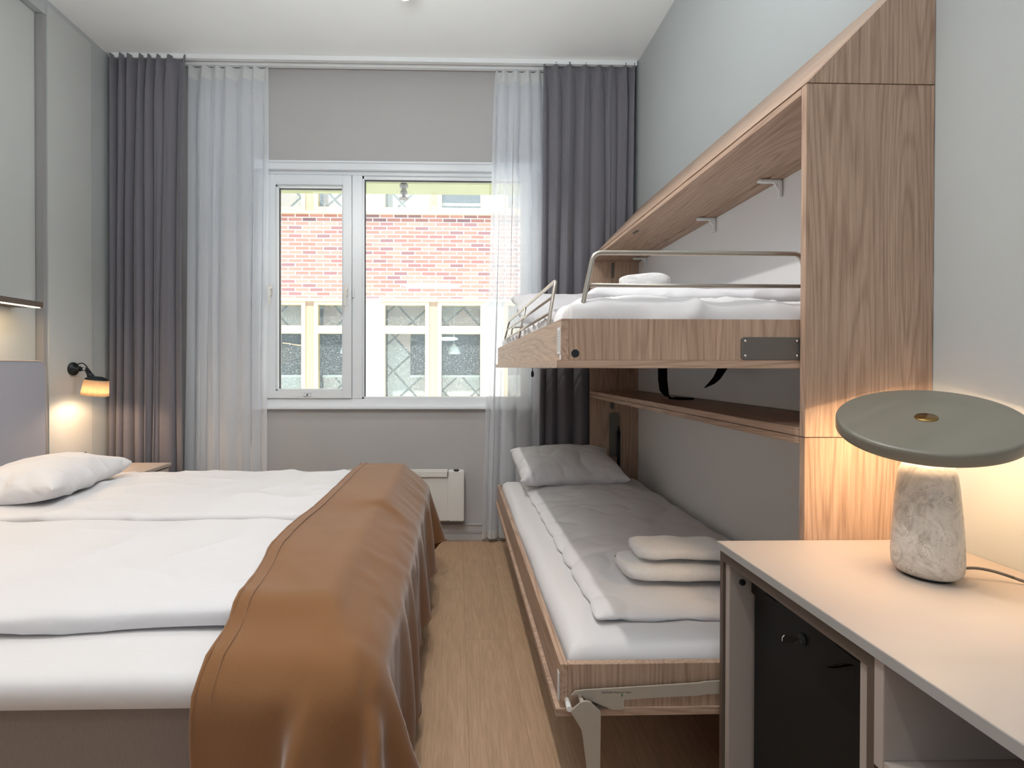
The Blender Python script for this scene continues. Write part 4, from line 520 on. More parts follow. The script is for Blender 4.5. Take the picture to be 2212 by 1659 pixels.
20,-1,-1,35,1,0,23,1,0,25,-1,0,29,-3,0,27,6,0,26,-4,0,32,-3,0,21,2,0,28,-2,0,27,6,0,27,-5,0,27,0,0,30,5,0,24,-1,0,31,-4,1,29,1,-1,22,5,0,29,-6,0,29,1,0,28,0,0,24,2,0,27,-5,0,26,1,1,31,1,-1,25,0,1,-709,35,3,31,-1,-4,27,-1,0,26,0,0,29,-5,0,24,3,0,31,-1,0,27,0,0,27,-3,0,22,7,0,32,-4,0,25,-1,0,33,0,0,21,4,0,
33,-5,0,23,1,0,30,-2,0,21,0,0,31,0,0,26,8,2,29,-3,-2,27,2,0,28,-1,0,26,-5,0,25,6,0,32,-2,0,22,-1,1,-700,30,0,27,-2,-1,24,0,0,25,-3,1,27,6,-1,27,-6,0,27,2,0,32,-2,0,27,6,0,27,-3,0,22,3,0,29,-1,0,26,-4,0,29,4,0,26,-3,0,29,2,0,26,1,0,27,0,0,28,-5,0,29,0,0,28,3,0,21,3,0,28,-1,0,27,2,0,28,-1,2,26,1,-2,29,-1,1,
-706,25,1,27,-1,-2,28,3,0,24,1,0,32,-1,0,23,2,0,29,-1,0,32,-1,0,25,-1,0,23,-3,0,29,6,0,28,-1,0,28,1,0,29,-2,0,25,0,0,26,-5,0,30,7,0,25,-6,0,29,-1,0,23,3,0,26,2,0,27,-4,0,28,1,0,34,2,0,24,-2,0,24,2,1,29,0,1,-707,27,0,28,-2,-2,28,1,0,28,5,0,29,-5,0,24,0,0,31,-2,0,20,4,0,30,2,0,24,-4,0,32,2,0,23,-2,0,32,0,0,
26,1,1,24,3,-1,31,-2,0,28,-1,0,25,-3,0,25,1,0,30,3,0,25,-4,0,30,6,0,23,1,0,30,-6,0,30,6,0,20,-3,2,34,-3,0,-709,28,-1,28,2,-1,30,0,0,25,-1,0,26,5,0,30,-1,0,26,-2,0,25,1,0,27,2,0,26,-4,0,25,1,2,31,-2,-2,25,6,0,32,-3,0,27,-1,0,27,1,0,24,-1,0,29,3,0,23,1,0,27,-1,0,33,1,0,21,0,0,34,0,0,20,-1,0,30,-4,0,26,3,0,
31,-4,1,-705,29,0,25,2,-1,30,-2,0,26,-1,0,23,6,0,26,-2,0,31,-3,0,27,3,1,24,-5,-1,26,3,2,28,0,-2,32,0,-1,28,-1,1,22,5,2,28,0,-2,25,-4,0,28,-1,0,28,3,0,29,1,0,24,-4,0,29,3,0,28,-5,0,31,3,0,24,0,0,23,0,0,28,4,0,30,0,2,-709,23,1,29,2,-3,29,-4,0,26,2,0,29,2,0,22,-4,1,34,7,-1,26,-3,0,22,2,0,32,-3,0,23,1,0,30,0,0,
24,3,0,29,-5,0,25,-2,0,27,5,0,33,-3,0,26,4,1,29,1,-1,24,-2,1,27,-3,-1,25,-1,0,27,6,0,31,-5,0,23,1,0,30,1,0,26,3,1,-704,28,1,25,-5,-2,29,0,0,29,-1,0,25,1,2,25,4,-2,26,-3,0,32,5,0,23,-4,0,29,2,0,25,-5,0,31,5,0,29,2,0,23,0,0,31,-1,0,28,-1,0,25,-3,0,25,0,0,27,4,0,25,-1,0,34,0,0,20,2,0,30,-1,0,30,-5,0,27,5,0,
27,1,1,26,-1,1,-707,29,-1,25,-4,-1,26,-1,0,34,2,2,20,-1,-2,28,3,0,29,-2,0,32,1,1,20,-1,-1,32,-1,0,29,2,0,21,-1,0,28,1,0,31,-2,0,24,3,0,28,-3,0,27,0,0,26,-3,0,31,0,0,27,2,0,26,5,0,23,-4,0,32,1,0,27,-4,0,23,3,0,26,-2,0,33,2,2,-705,30,-1,25,-3,-1,25,0,0,28,4,0,25,-3,0,29,0,0,25,2,0,28,1,0,32,2,0,24,-1,0,24,-3,0,
33,2,0,28,0,0,26,-3,0,26,3,0,29,2,0,28,-5,0,22,0,0,29,-3,0,28,3,0,30,3,0,25,-6,0,27,6,0,27,0,0,23,0,0,34,-6,0,27,7,2,-711,29,0,28,-4,-2,24,-1,0,33,-1,0,28,0,0,24,1,0,29,0,0,29,-1,0,20,4,0,29,0,0,28,-4,0,28,0,0,29,4,0,27,-5,0,27,3,0,21,-2,0,28,3,0,30,-2,0,32,1,0,23,3,0,26,-2,0,30,-3,0,29,0,0,20,-1,0,
31,6,0,30,-3,0,25,3,2,-707,29,1,24,-2,-3,33,-4,0,26,6,0,29,-1,0,24,-6,0,27,2,0,30,0,0,23,4,0,32,-1,0,22,-3,0,31,-2,0,28,6,1,25,-4,-1,29,-1,0,27,6,0,22,0,0,31,0,0,23,-3,0,34,0,0,25,-2,0,26,1,0,25,-1,0,31,3,0,22,0,0,33,-3,0,27,-2,4,-707,34,-3,23,-3,-1,26,4,0,29,-1,0,31,2,0,27,-1,2,26,-6,-2,27,1,0,28,3,0,25,-2,0,
29,-1,0,29,3,0,24,-4,0,27,1,1,27,1,0,29,3,-1,27,0,0,26,-4,1,26,1,-1,24,-3,0,29,5,0,29,-3,0,24,0,0,32,2,0,22,-3,0,35,2,0,23,4,1,-703,22,0,23,7,-1,25,-3,0,28,-3,0,32,3,1,22,0,-1,26,-4,0,34,7,0,23,-5,0,29,1,0,27,4,0,29,-7,0,28,7,0,26,-5,0,27,0,1,22,0,-1,34,2,0,24,-2,0,26,0,0,29,-1,0,23,5,0,28,-5,0,29,3,0,
25,-3,0,27,6,0,33,-6,0,26,3,2,-707,29,-1,23,-5,-1,32,3,2,23,3,-2,27,-6,0,33,3,0,21,-2,0,27,3,0,27,1,0,29,2,0,31,-6,0,22,6,0,29,-3,0,31,-2,0,24,-2,0,31,3,0,24,5,0,29,-2,0,26,2,0,24,-4,0,29,-2,0,29,1,0,22,-3,0,33,5,0,24,2,0,24,-4,0,31,-1,3,-707,29,-1,26,0,-2,25,-2,0,30,3,0,32,-3,0,25,2,0,26,-3,0,27,8,0,29,-3,0,
26,2,1,27,-3,-1,30,3,0,28,-4,0,24,4,0,27,-1,0,28,1,0,26,-2,0,29,-2,0,24,4,0,32,-2,0,22,-1,0,27,-3,0,29,1,0,30,5,0,24,-3,0,25,-3,0,32,3,5,-711,25,-2,28,2,-3,32,-1,0,24,5,0,26,1,0,25,-5,0,29,2,0,31,0,0,22,0,0,30,-1,0,24,2,0,33,0,0,23,-5,0,27,4,0,32,3,0,22,-5,0,26,1,0,29,0,0,27,4,0,24,-3,0,28,-1,0,29,-1,0,
29,5,0,26,-6,2,27,5,-2,25,1,0,26,0,1,-706,22,3,33,3,-4,23,3,0,26,-1,2,32,2,-2,24,-7,0,25,3,0,33,-4,0,29,1,0,20,0,0,30,0,0,30,3,0,27,3,0,27,-1,1,28,-3,-1,25,3,0,27,-1,2,29,-3,-2,26,-1,0,30,0,0,20,0,0,30,0,0,31,2,0,21,-2,0,30,-1,0,24,5,0,31,0,2,-704,28,-1,23,-2,1,30,-3,0,25,7,-2,26,0,0,30,-3,0,25,0,0,28,1,0,
29,1,0,26,-3,0,25,4,0,28,-6,0,25,2,0,31,-1,0,24,0,0,32,0,0,25,1,0,29,2,0,28,-1,0,24,2,0,25,-2,0,32,2,0,22,1,0,33,-3,0,23,-4,0,29,1,0,27,4,3,-710,29,0,34,-4,-3,26,6,0,24,-3,0,29,3,0,22,-7,0,30,1,0,27,6,0,32,-4,0,23,-3,0,30,1,0,27,0,0,28,6,0,24,-5,0,30,-1,0,23,1,0,25,-1,0,31,2,0,26,0,0,31,2,0,26,-1,0,
28,2,0,25,-3,0,30,3,0,27,-6,0,20,0,0,33,1,3,-706,33,-1,27,-4,-2,24,4,0,27,2,0,27,-2,0,32,-1,0,24,-2,0,30,-2,0,26,3,0,25,-2,0,25,-1,0,32,-1,0,28,7,0,24,-4,0,31,1,0,26,2,0,21,1,0,32,-3,0,22,0,1,32,2,-1,27,0,0,26,1,0,25,-4,0,31,0,0,23,3,0,28,-2,0,26,-3,1,-704,30,0,26,-3,-1,28,3,0,24,3,0,28,-2,0,34,3,0,26,-3,0,
26,2,0,23,0,0,29,1,0,28,1,0,29,-2,0,27,1,0,25,-3,0,32,3,0,23,-3,0,30,-1,0,23,-2,0,33,2,0,26,3,0,26,-4,0,29,-1,0,22,0,0,28,-1,0,25,4,0,33,-2,0,25,-2,2,-710,33,2,30,1,-4,26,-3,0,26,-1,0,26,5,0,34,0,0,26,0,0,27,1,0,24,-4,0,29,2,0,25,1,0,28,-2,0,29,2,0,25,-3,0,24,4,0,34,-3,0,27,-5,0,26,2,0,23,5,0,30,-6,0,
29,2,0,24,-1,0,32,4,0,22,-5,0,28,5,0,28,-1,0,26,-2,2,-704,30,0,24,4,-2,29,-8,0,29,4,0,28,-4,0,28,6,0,26,1,0,22,-1,0,33,-1,0,21,-1,0,29,1,0,31,-5,0,24,1,2,29,7,-2,29,0,0,26,-7,0,22,2,0,28,5,0,33,-5,0,27,5,0,27,-1,0,28,-1,0,21,-3,0,33,4,0,22,-7,0,27,2,1,28,2,0,-701,30,0,23,-3,-1,29,1,0,27,-3,0,28,6,0,23,-1,1,
28,-4,-1,27,4,0,26,-4,0,30,-1,0,26,6,1,27,0,-1,26,-4,0,30,3,0,23,-4,0,31,6,0,29,-4,0,28,1,0,25,-3,0,29,0,0,24,1,0,31,-2,1,24,0,-1,26,3,0,28,-2,2,24,1,-2,32,1,4,-710,30,0,32,2,-4,25,-2,0,24,-2,0,27,4,0,31,-7,0,26,1,0,27,1,0,31,0,0,22,-1,0,32,-1,0,20,2,0,31,4,0,28,-6,0,23,5,0,31,-1,0,23,-1,0,32,1,0,27,-2,0,
29,-1,0,22,6,0,31,-7,0,27,1,0,27,1,0,23,-2,0,31,5,0,25,2,1,-702,28,2,27,-4,-3,27,-2,0,26,5,0,29,0,0,27,-2,0,25,-3,0,27,1,0,28,5,0,25,-3,0,29,-4,0,23,2,0,32,-2,0,24,1,0,32,5,0,22,-1,0,27,0,0,30,1,0,25,-1,0,29,-2,0,29,-1,2,24,0,-2,25,4,0,26,-3,0,30,-3,0,28,5,0,25,-2,1,-700,29,0,23,-4,-1,29,1,0,26,0,0,26,5,0,
24,-3,0,30,-1,0,32,2,0,22,0,0,28,3,0,30,0,0,23,-5,0,32,3,0,22,-2,0,32,-3,0,21,5,0,31,2,0,30,1,0,22,-4,0,30,2,0,24,-4,0,31,0,0,29,2,0,25,4,0,30,-1,0,21,-3,0,27,3,1,-703,29,0,26,-4,-1,31,-3,0,21,4,0,33,0,0,25,-1,0,23,0,0,32,2,0,23,-5,0,32,5,0,21,-2,0,28,0,0,28,0,0,32,3,0,27,-2,0,25,3,0,26,-1,0,26,0,0,
25,-2,0,30,4,0,28,-2,0,27,1,0,29,-2,0,27,-5,0,28,6,2,23,-3,-2,26,1,0,-707,29,3,31,-3,-3,27,5,0,24,-5,0,32,5,0,22,-5,0,33,5,0,21,-2,0,29,-3,0,28,3,0,31,-2,0,24,1,0,26,-2,0,33,5,0,23,-7,0,25,2,0,27,6,0,31,-6,0,29,5,0,21,-3,0,32,2,0,22,1,0,31,-3,0,26,2,0,26,-4,0,28,5,0,27,-4,1,-706,28,2,30,3,-3,24,-4,0,25,4,0,
32,-5,0,24,0,0,28,0,0,29,7,0,29,-7,0,21,5,0,33,-4,0,25,1,0,30,-1,0,21,3,0,30,1,0,24,-3,0,32,3,0,29,-6,0,22,1,0,30,1,0,27,0,0,27,4,0,25,-3,0,29,0,0,26,-1,0,25,6,1,30,-3,0,-708,24,2,26,5,-3,26,1,0,29,-2,0,28,-2,0,28,1,0,31,-1,0,22,4,0,28,-2,0,30,3,0,29,-3,0,21,-4,1,28,6,-1,32,0,0,27,-2,0,22,0,0,27,-2,2,
28,5,-2,28,-2,0,27,-3,0,25,0,0,29,2,0,26,-4,0,31,6,0,26,-1,0,23,2,0,29,-6,1,-701,31,0,21,-3,-1,28,6,0,26,0,0,27,-7,0,32,6,0,29,-1,0,24,-2,0,29,-3,0,25,3,0,27,-2,0,24,3,0,29,-1,0,26,0,0,31,1,0,24,1,0,33,-4,0,27,3,0,21,-3,0,28,3,0,32,-2,0,26,5,0,29,0,0,23,-1,0,27,0,0,29,-3,0,28,-1,2,-711,32,2,28,-4,-4,30,-1,0,
28,6,0,25,-2,0,30,-5,0,23,6,0,33,0,0,20,0,0,31,-3,0,25,4,0,26,-6,0,30,4,0,28,-1,0,28,2,0,29,-2,0,21,2,0,33,-5,0,26,2,0,29,-2,0,27,4,0,21,2,0,26,1,0,35,-7,0,26,3,0,26,3,0,22,-5,1,-701,31,0,27,1,-1,24,-1,0,30,-4,0,24,5,0,25,-1,0,35,-1,0,21,-2,0,33,5,0,23,-4,0,28,2,0,23,-5,0,32,3,0,29,5,0,21,-6,0,31,6,0,
30,-7,0,24,7,0,30,-2,0,28,-1,0,24,-1,0,30,1,0,23,-4,0,31,1,0,21,4,0,30,0,0,29,2,1,-707,26,0,29,1,-1,27,-3,0,26,-1,0,27,4,0,29,0,0,23,-3,0,25,5,0,26,-8,0,34,3,0,23,-2,0,28,6,0,31,-3,0,20,-2,0,30,2,0,27,4,0,25,0,0,31,-5,0,26,0,0,30,3,0,24,-5,0,30,0,0,28,1,0,27,2,0,25,-3,0,31,7,0,26,-7,2,-709,28,-1,27,3,0,
27,-1,-1,26,4,0,29,-6,0,23,2,0,31,-1,0,31,-2,0,22,8,0,32,-2,0,27,-4,0,27,6,0,23,-3,0,32,3,0,22,-4,0,26,3,0,29,0,0,28,-5,0,24,0,0,29,6,0,29,-4,0,26,-4,1,28,1,-1,28,5,0,26,2,0,26,-7,0,30,0,2,-712,30,1,32,-1,-3,30,2,0,21,2,0,30,-2,0,23,0,0,30,-1,0,29,3,0,24,-1,0,28,-1,0,26,-2,0,33,3,0,22,-1,0,26,2,1,33,-1,-1,
23,-4,0,27,7,0,26,-4,0,33,-1,0,22,-1,0,30,1,0,28,-1,0,22,6,0,30,-7,0,25,6,0,29,-4,0,31,-1,4,-712,29,-1,30,-1,-3,24,3,0,28,-3,0,33,5,0,20,-4,0,30,-2,0,30,2,0,23,0,1,26,-1,-1,33,5,0,25,-5,0,30,3,1,23,1,-1,25,-5,0,29,7,0,29,-6,0,29,5,0,29,-1,0,27,0,0,24,-3,0,28,-1,0,26,5,2,30,-4,-2,23,-1,0,26,2,0,27,0,1,-708,33,2,
29,-5,-2,27,2,-1,33,2,0,21,1,2,27,-7,-2,30,5,0,28,1,1,23,-3,-1,30,3,0,24,-4,0,30,0,0,24,0,0,31,-1,1,30,1,-1,21,5,0,33,-6,0,23,2,0,32,-1,0,26,1,0,26,-3,2,22,0,-2,33,6,0,25,-2,0,32,-2,0,26,5,0,22,-1,2,-706,24,1,30,4,-3,26,0,0,26,-1,1,30,-1,-1,26,3,0,28,0,0,24,-1,0,32,-1,0,24,-3,0,24,-1,0,28,2,0,31,0,0,29,-2,0,
27,2,0,22,-1,0,33,5,0,27,-1,0,25,-4,0,29,3,0,25,-4,0,26,0,0,28,1,0,24,4,0,27,-3,0,33,-1,2,21,3,-1,-702,28,0,28,-2,-1,24,-3,0,25,0,0,28,6,0,30,-4,0,23,0,0,29,5,0,32,-1,2,26,-4,-2,24,6,0,28,-1,0,29,-1,0,26,-4,0,29,5,0,27,-1,0,22,2,0,30,0,0,25,-2,0,30,-4,0,31,2,0,24,-4,0,28,1,0,26,2,0,30,3,0,23,-1,0,31,-3,5,
-708,31,-3,25,3,-2,28,-6,0,29,4,0,27,-2,0,23,1,0,30,2,0,26,-5,0,31,3,0,27,1,0,21,-1,0,34,3,0,27,-3,0,25,-1,0,26,4,0,28,-2,0,25,0,0,29,-5,0,30,4,0,26,-1,0,24,2,0,27,1,0,31,1,0,24,-4,0,30,-1,0,24,1,1,26,0,2,-702,27,-2,25,5,0,28,-5,-1,23,-3,0,30,2,0,25,3,0,28,3,0,25,-7,0,34,3,0,26,3,0,23,0,0,32,-4,0,26,-2,0,
29,1,0,20,6,0,35,0,0,25,0,0,23,-5,0,27,-2,0,29,5,0,28,-2,1,24,4,-1,33,-4,0,27,-1,0,27,3,0,25,-5,0,24,1,2,-702,30,-1,28,0,0,26,-2,-1,23,4,0,27,-1,0,31,-3,0,25,5,0,32,1,0,27,-6,0,27,6,0,25,-5,0,27,1,1,29,0,-1,24,-2,0,31,4,0,23,0,0,28,-4,0,31,3,0,27,1,0,28,-4,0,22,3,0,28,-2,0,31,4,0,27,0,0,26,2,0,21,-5,1,
32,3,4,-710,22,0,33,2,-4,28,5,-1,23,1,0,27,-1,0,27,-2,0,27,1,0,26,-5,0,27,4,0,31,-3,0,24,3,0,28,-4,0,29,3,0,28,4,0,22,-4,0,32,2,0,24,-1,0,31,-3,0,23,2,0,28,4,0,29,-5,0,27,4,0,29,-5,0,25,0,0,25,-2,1,32,2,1,23,4,3,-702,25,0,24,3,-2,25,0,-2,32,-3,0,28,-2,0,23,6,-1,25,-5,0,31,4,0,28,0,0,28,1,0,25,1,0,25,-7,0,
27,2,0,26,5,0,30,-7,1,30,3,-1,21,3,0,29,-1,1,33,-1,0,23,0,-1,29,-2,0,28,2,0,27,1,0,25,-4,1,28,-1,0,22,5,2,28,-6,4,-703,31,4,23,3,-2,33,-1,-3,22,0,-1,34,-3,-2,27,0,-1,23,6,1,29,-6,-2,24,6,3,31,-4,-2,25,3,1,30,-2,-2,28,0,-1,27,2,3,27,-5,-2,22,4,1,30,-3,-1,31,4,3,19,-5,-3,29,1,0,29,0,0,24,-1,1,31,-1,0,27,2,2,23,1,2,
30,-3,4,31,2,2])
PACK['throw'] = (2204, [29, 76], [-513,984,58,37,-7,-1,37,-2,1,40,10,-1,29,-23,3,-5,-58,10,-12,-54,14,31,-7,-4,11,56,-12,7,49,-12,22,27,-14,31,15,-18,12,-32,-4,9,-36,0,8,-43,0,11,-37,2,35,-32,5,66,-21,-4,48,-9,3,46,-1,-2,54,16,-1,39,9,-1,36,8,-2,37,12,0,39,13,0,39,12,0,51,11,0,32,11,12,56,14,-12,-845,100,74,38,-6,-1,35,-1,0,40,8,-1,30,-19,1,1,-58,13,-13,-53,12,32,-8,-5,10,57,-12,9,49,-11,27,23,-14,
32,11,-19,23,-21,-14,15,-33,-11,8,-39,-3,1,-30,2,24,-21,-12,58,-22,17,44,-14,4,35,2,-19,56,17,4,39,11,8,35,9,-13,35,9,0,34,14,4,37,11,-4,49,11,0,39,10,2,50,15,-2,-821,67,108,36,-2,1,38,-3,-2,37,8,1,33,-15,0,4,-56,11,-12,-51,13,32,-9,-5,7,58,-12,13,49,-9,30,15,-16,34,5,-20,29,-16,-17,18,-26,-16,11,-38,-6,-2,-42,5,9,6,-20,51,-14,-16,45,-12,15,26,6,-15,52,13,20,43,14,5,
30,8,-20,33,7,-5,33,9,17,37,8,0,48,16,-9,41,13,-8,41,3,17,-796,45,126,36,0,0,36,-2,1,38,6,-1,33,-11,0,11,-51,9,-11,-50,12,32,-10,-4,4,59,-10,21,37,-12,32,6,-17,34,14,-17,28,-15,-19,22,-26,-16,14,-36,-9,7,-43,-4,8,-5,-16,14,38,-40,43,-28,0,34,19,0,44,6,38,45,19,0,27,9,-21,32,6,-17,31,4,18,34,10,2,46,13,-17,44,16,-3,33,1,22,-773,12,158,37,2,0,35,-1,-2,36,6,-1,
37,-7,2,16,-47,6,-9,-47,12,30,-13,-3,8,58,-10,19,46,-17,32,7,-17,41,-2,-18,29,-20,-15,19,-28,-14,15,-37,-7,8,-43,-4,21,-9,-22,-5,31,-41,19,27,-24,31,2,18,51,20,12,44,19,10,32,5,-13,32,5,-23,22,7,5,36,6,-5,43,16,-9,50,19,0,34,5,14,-762,-28,201,34,3,0,37,0,-1,36,5,0,36,-3,-1,22,-40,7,-6,-49,11,27,-14,-2,15,54,-14,18,46,-15,33,7,-17,44,-7,-17,33,-23,-14,13,-32,-12,12,-36,-9,
15,-38,-6,25,3,-25,-11,36,-34,-12,37,-39,34,10,2,50,18,-4,42,20,15,27,-1,-22,34,7,-18,36,11,2,30,6,10,41,18,-10,49,19,-2,34,8,11,-751,-66,239,36,5,0,36,-1,-2,36,4,0,36,1,1,29,-34,4,-6,-46,12,26,-20,-2,26,47,-14,17,47,-17,32,6,-15,48,-6,-18,19,-35,-12,6,-33,-10,19,-30,-8,31,-22,-14,22,11,-26,-11,35,-35,-26,40,-36,19,21,-23,41,16,-19,45,19,13,26,-2,-25,38,13,-4,38,13,0,33,7,15,
40,12,4,49,17,-3,32,15,-6,-738,-100,275,36,5,0,36,-1,0,34,3,0,36,3,-2,35,-26,5,-5,-46,9,24,-21,2,34,37,-17,20,46,-17,32,9,-16,46,-8,-16,-1,-44,-12,16,-30,-10,28,-21,-10,33,-4,-19,16,16,-25,-16,31,-34,-22,42,-37,6,28,-29,25,14,-34,47,17,-10,32,4,-13,39,16,0,38,10,12,34,8,9,37,9,-9,43,13,-10,34,19,8,-718,-128,311,34,6,-1,38,-3,1,33,2,-1,36,4,0,39,-16,1,-3,-48,10,21,-22,3,
37,32,-16,30,41,-20,30,13,-13,42,-12,-18,-9,-46,-11,21,-24,-9,33,-8,-13,26,8,-25,9,18,-27,-22,27,-33,-15,43,-37,5,32,-31,16,17,-36,39,13,-33,38,9,-10,37,12,8,39,8,-1,32,6,-4,33,4,4,36,19,-9,33,20,7,-690,-153,349,34,6,-1,36,-5,1,36,1,-2,35,5,1,41,-8,1,1,-45,10,17,-24,2,35,32,-16,36,41,-19,35,5,-14,35,-12,-16,-7,-45,-10,29,-18,-12,28,8,-17,14,15,-28,1,17,-31,-20,23,-31,-7,44,-37,
4,32,-30,25,8,-32,37,8,-34,25,27,-24,31,9,-16,38,11,-1,34,8,1,25,-1,23,25,15,-24,34,20,6,-660,-176,385,35,6,0,37,-5,-1,36,-1,0,34,5,-1,40,0,1,10,-39,9,16,-25,2,30,31,-15,42,34,-20,36,5,-11,27,-12,-13,2,-42,-12,30,-6,-15,19,18,-23,1,17,-31,-4,14,-32,-9,23,-29,0,40,-36,16,27,-29,31,-3,-27,36,5,-34,20,31,-27,16,25,-21,28,-19,5,23,27,-5,20,8,5,20,15,-28,30,17,1,-624,-194,423,
35,3,-2,38,-4,0,34,-1,1,34,2,-1,37,4,0,19,-26,6,19,-22,2,27,28,-15,48,20,-16,34,9,-12,19,-13,-11,13,-32,-12,25,9,-25,3,20,-28,-8,14,-31,2,15,-31,6,22,-28,15,27,-31,23,8,-33,25,-10,-25,34,26,-32,18,39,-27,-4,28,-21,26,-2,-22,9,-3,-5,7,10,0,29,14,3,17,18,-26,-585,-200,458,35,0,-2,36,-2,1,35,-1,-1,34,-1,-1,36,5,0,35,-13,2,11,-14,1,29,21,-12,50,6,-14,35,11,-13,6,-12,-9,
29,-15,-18,5,17,-30,-6,15,-31,1,18,-29,14,13,-29,20,12,-27,20,9,-31,21,-2,-32,24,11,-25,22,36,-29,7,38,-31,0,21,-30,-4,4,-36,16,-14,-24,12,7,-9,9,21,26,16,16,-28,-548,-200,495,35,-1,-1,35,0,0,35,-1,-3,34,-3,1,33,-2,1,34,5,-3,19,-8,-2,35,4,-6,48,0,-13,26,16,-16,14,-11,-14,27,7,-22,-9,14,-30,2,18,-30,18,11,-29,21,5,-27,21,5,-27,19,7,-28,16,11,-31,11,20,-27,2,31,-35,-7,24,-38,
-3,5,-36,10,-13,-30,13,-15,-30,3,32,-2,5,32,8,15,10,-29,-511,-178,525,34,-2,-2,34,0,0,35,-3,0,34,1,-2,33,-6,4,34,5,-4,27,-8,0,36,3,-9,44,-9,-4,18,10,-26,20,15,-21,9,-3,-19,12,19,-29,18,6,-28,20,5,-27,20,8,-27,14,14,-28,7,13,-31,2,13,-33,-3,10,-33,-7,11,-37,-2,7,-41,8,-8,-33,19,-14,-27,-4,12,-21,-5,32,-9,6,22,-24,9,25,-12,-471,-152,547,32,-2,-2,35,-1,0,35,-2,-1,33,-2,1,
33,-1,0,32,-3,3,34,-1,-3,35,-3,-8,39,-3,-4,20,11,-28,28,-8,-15,13,20,-28,23,8,-26,17,8,-29,8,11,-30,-1,8,-33,-3,4,-34,2,-3,-33,1,4,-37,1,3,-32,-1,1,-36,8,-1,-35,7,-6,-33,-2,5,-33,-3,13,-34,1,28,-22,3,28,-14,3,35,-1,-434,-116,552,35,-2,3,34,-3,0,32,0,0,34,-2,0,33,-3,1,34,-1,1,35,-3,-4,34,-1,-2,36,-5,2,28,0,-23,23,7,-24,18,12,-28,12,9,-30,-4,-2,-33,0,-1,-33,
-3,-1,-35,1,0,-32,0,2,-36,2,1,-33,1,2,-34,2,3,-34,3,1,-34,3,2,-35,-3,5,-33,-2,8,-35,1,21,-27,3,31,-12,4,33,-4,-394,-78,561,34,-4,3,32,0,3,33,-3,0,35,-1,1,33,-3,0,33,-1,0,32,-3,-1,34,-3,-4,33,1,-10,27,2,-19,25,7,-20,13,2,-25,1,1,-32,2,2,-34,1,1,-33,0,1,-35,0,2,-34,0,1,-34,0,3,-35,1,1,-33,0,3,-34,0,1,-33,-2,2,-35,0,3,-33,0,2,-33,-13,5,-23,
-1,21,-23,5,32,-5,-357,-43,575,32,-2,1,33,-2,3,33,-2,2,33,-1,0,33,-2,0,33,-2,0,34,-2,0,31,0,-9,31,0,-15,30,3,-14,25,2,-21,15,1,-27,5,2,-35,7,1,-31,-1,2,-35,-1,4,-33,-2,2,-34,-2,1,-34,-2,3,-33,-1,2,-34,0,3,-33,1,1,-34,3,3,-33,6,1,-35,2,2,-31,-16,3,-26,-31,5,-16,-2,17,-18,-331,-18,600,33,-3,-1,33,0,1,33,-1,1,34,0,0,32,-2,-1,34,-1,-3,34,0,-3,26,1,-19,
31,2,-14,30,2,-14,25,1,-21,21,2,-25,3,0,-33,-1,3,-35,0,2,-34,0,4,-33,0,3,-33,0,2,-33,1,1,-35,1,3,-33,3,1,-34,4,2,-31,6,1,-34,3,2,-31,1,1,-34,-15,5,-29,-29,5,-15,-25,4,-24,-318,-9,613,32,0,-2,33,-1,-1,33,-2,1,32,1,0,35,-1,0,31,-2,0,35,0,-9,24,3,-23,29,1,-15,30,2,-15,25,1,-21,25,3,-22,2,1,-35,1,3,-32,1,3,-33,1,2,-34,1,1,-33,2,3,-34,2,2,-32,
3,3,-33,3,1,-32,3,1,-33,2,3,-33,1,3,-33,1,3,-34,-5,1,-31,-23,4,-25,-25,5,-19,-337,-11,609,33,2,0,33,-1,0,32,-1,0,32,0,1,34,-1,1,32,0,-2,32,0,-4,25,2,-22,29,1,-17,30,2,-15,25,2,-19,25,1,-23,10,2,-32,0,3,-32,1,2,-34,0,1,-33,0,4,-32,1,1,-33,1,3,-34,0,3,-32,1,2,-34,0,2,-31,1,2,-34,2,3,-32,2,3,-32,3,3,-34,-8,1,-31,-25,6,-19,-353,-13,611,31,1,-2,
34,2,0,32,-2,1,33,-2,5,31,0,-4,33,0,-1,33,0,-4,24,3,-20,28,0,-17,31,2,-16,22,2,-20,24,3,-23,19,0,-26,-1,3,-33,0,1,-33,-1,3,-32,0,3,-34,0,4,-32,0,3,-33,0,2,-34,1,4,-32,1,2,-32,1,2,-33,1,2,-33,2,2,-32,2,3,-31,5,0,-34,-20,4,-24,-369,-11,607,31,0,1,33,1,1,33,-1,6,32,-1,-1,31,-1,-5,33,1,0,31,0,-3,27,2,-20,28,0,-16,30,2,-15,27,2,-16,23,2,-23,
18,1,-28,-2,2,-33,0,3,-33,3,3,-33,3,4,-32,3,2,-33,4,4,-33,3,2,-32,2,2,-32,2,2,-33,2,2,-33,1,1,-31,2,1,-33,1,1,-33,-6,5,-32,-15,2,-28,-383,-9,605,32,0,2,31,1,4,32,-2,5,31,1,-8,33,-2,-2,33,1,0,31,0,-3,27,1,-17,27,1,-19,29,2,-16,29,2,-14,21,0,-24,24,3,-24,7,1,-31,6,3,-33,4,2,-32,5,3,-33,4,3,-32,4,1,-34,4,2,-32,1,1,-31,2,2,-33,1,3,-32,
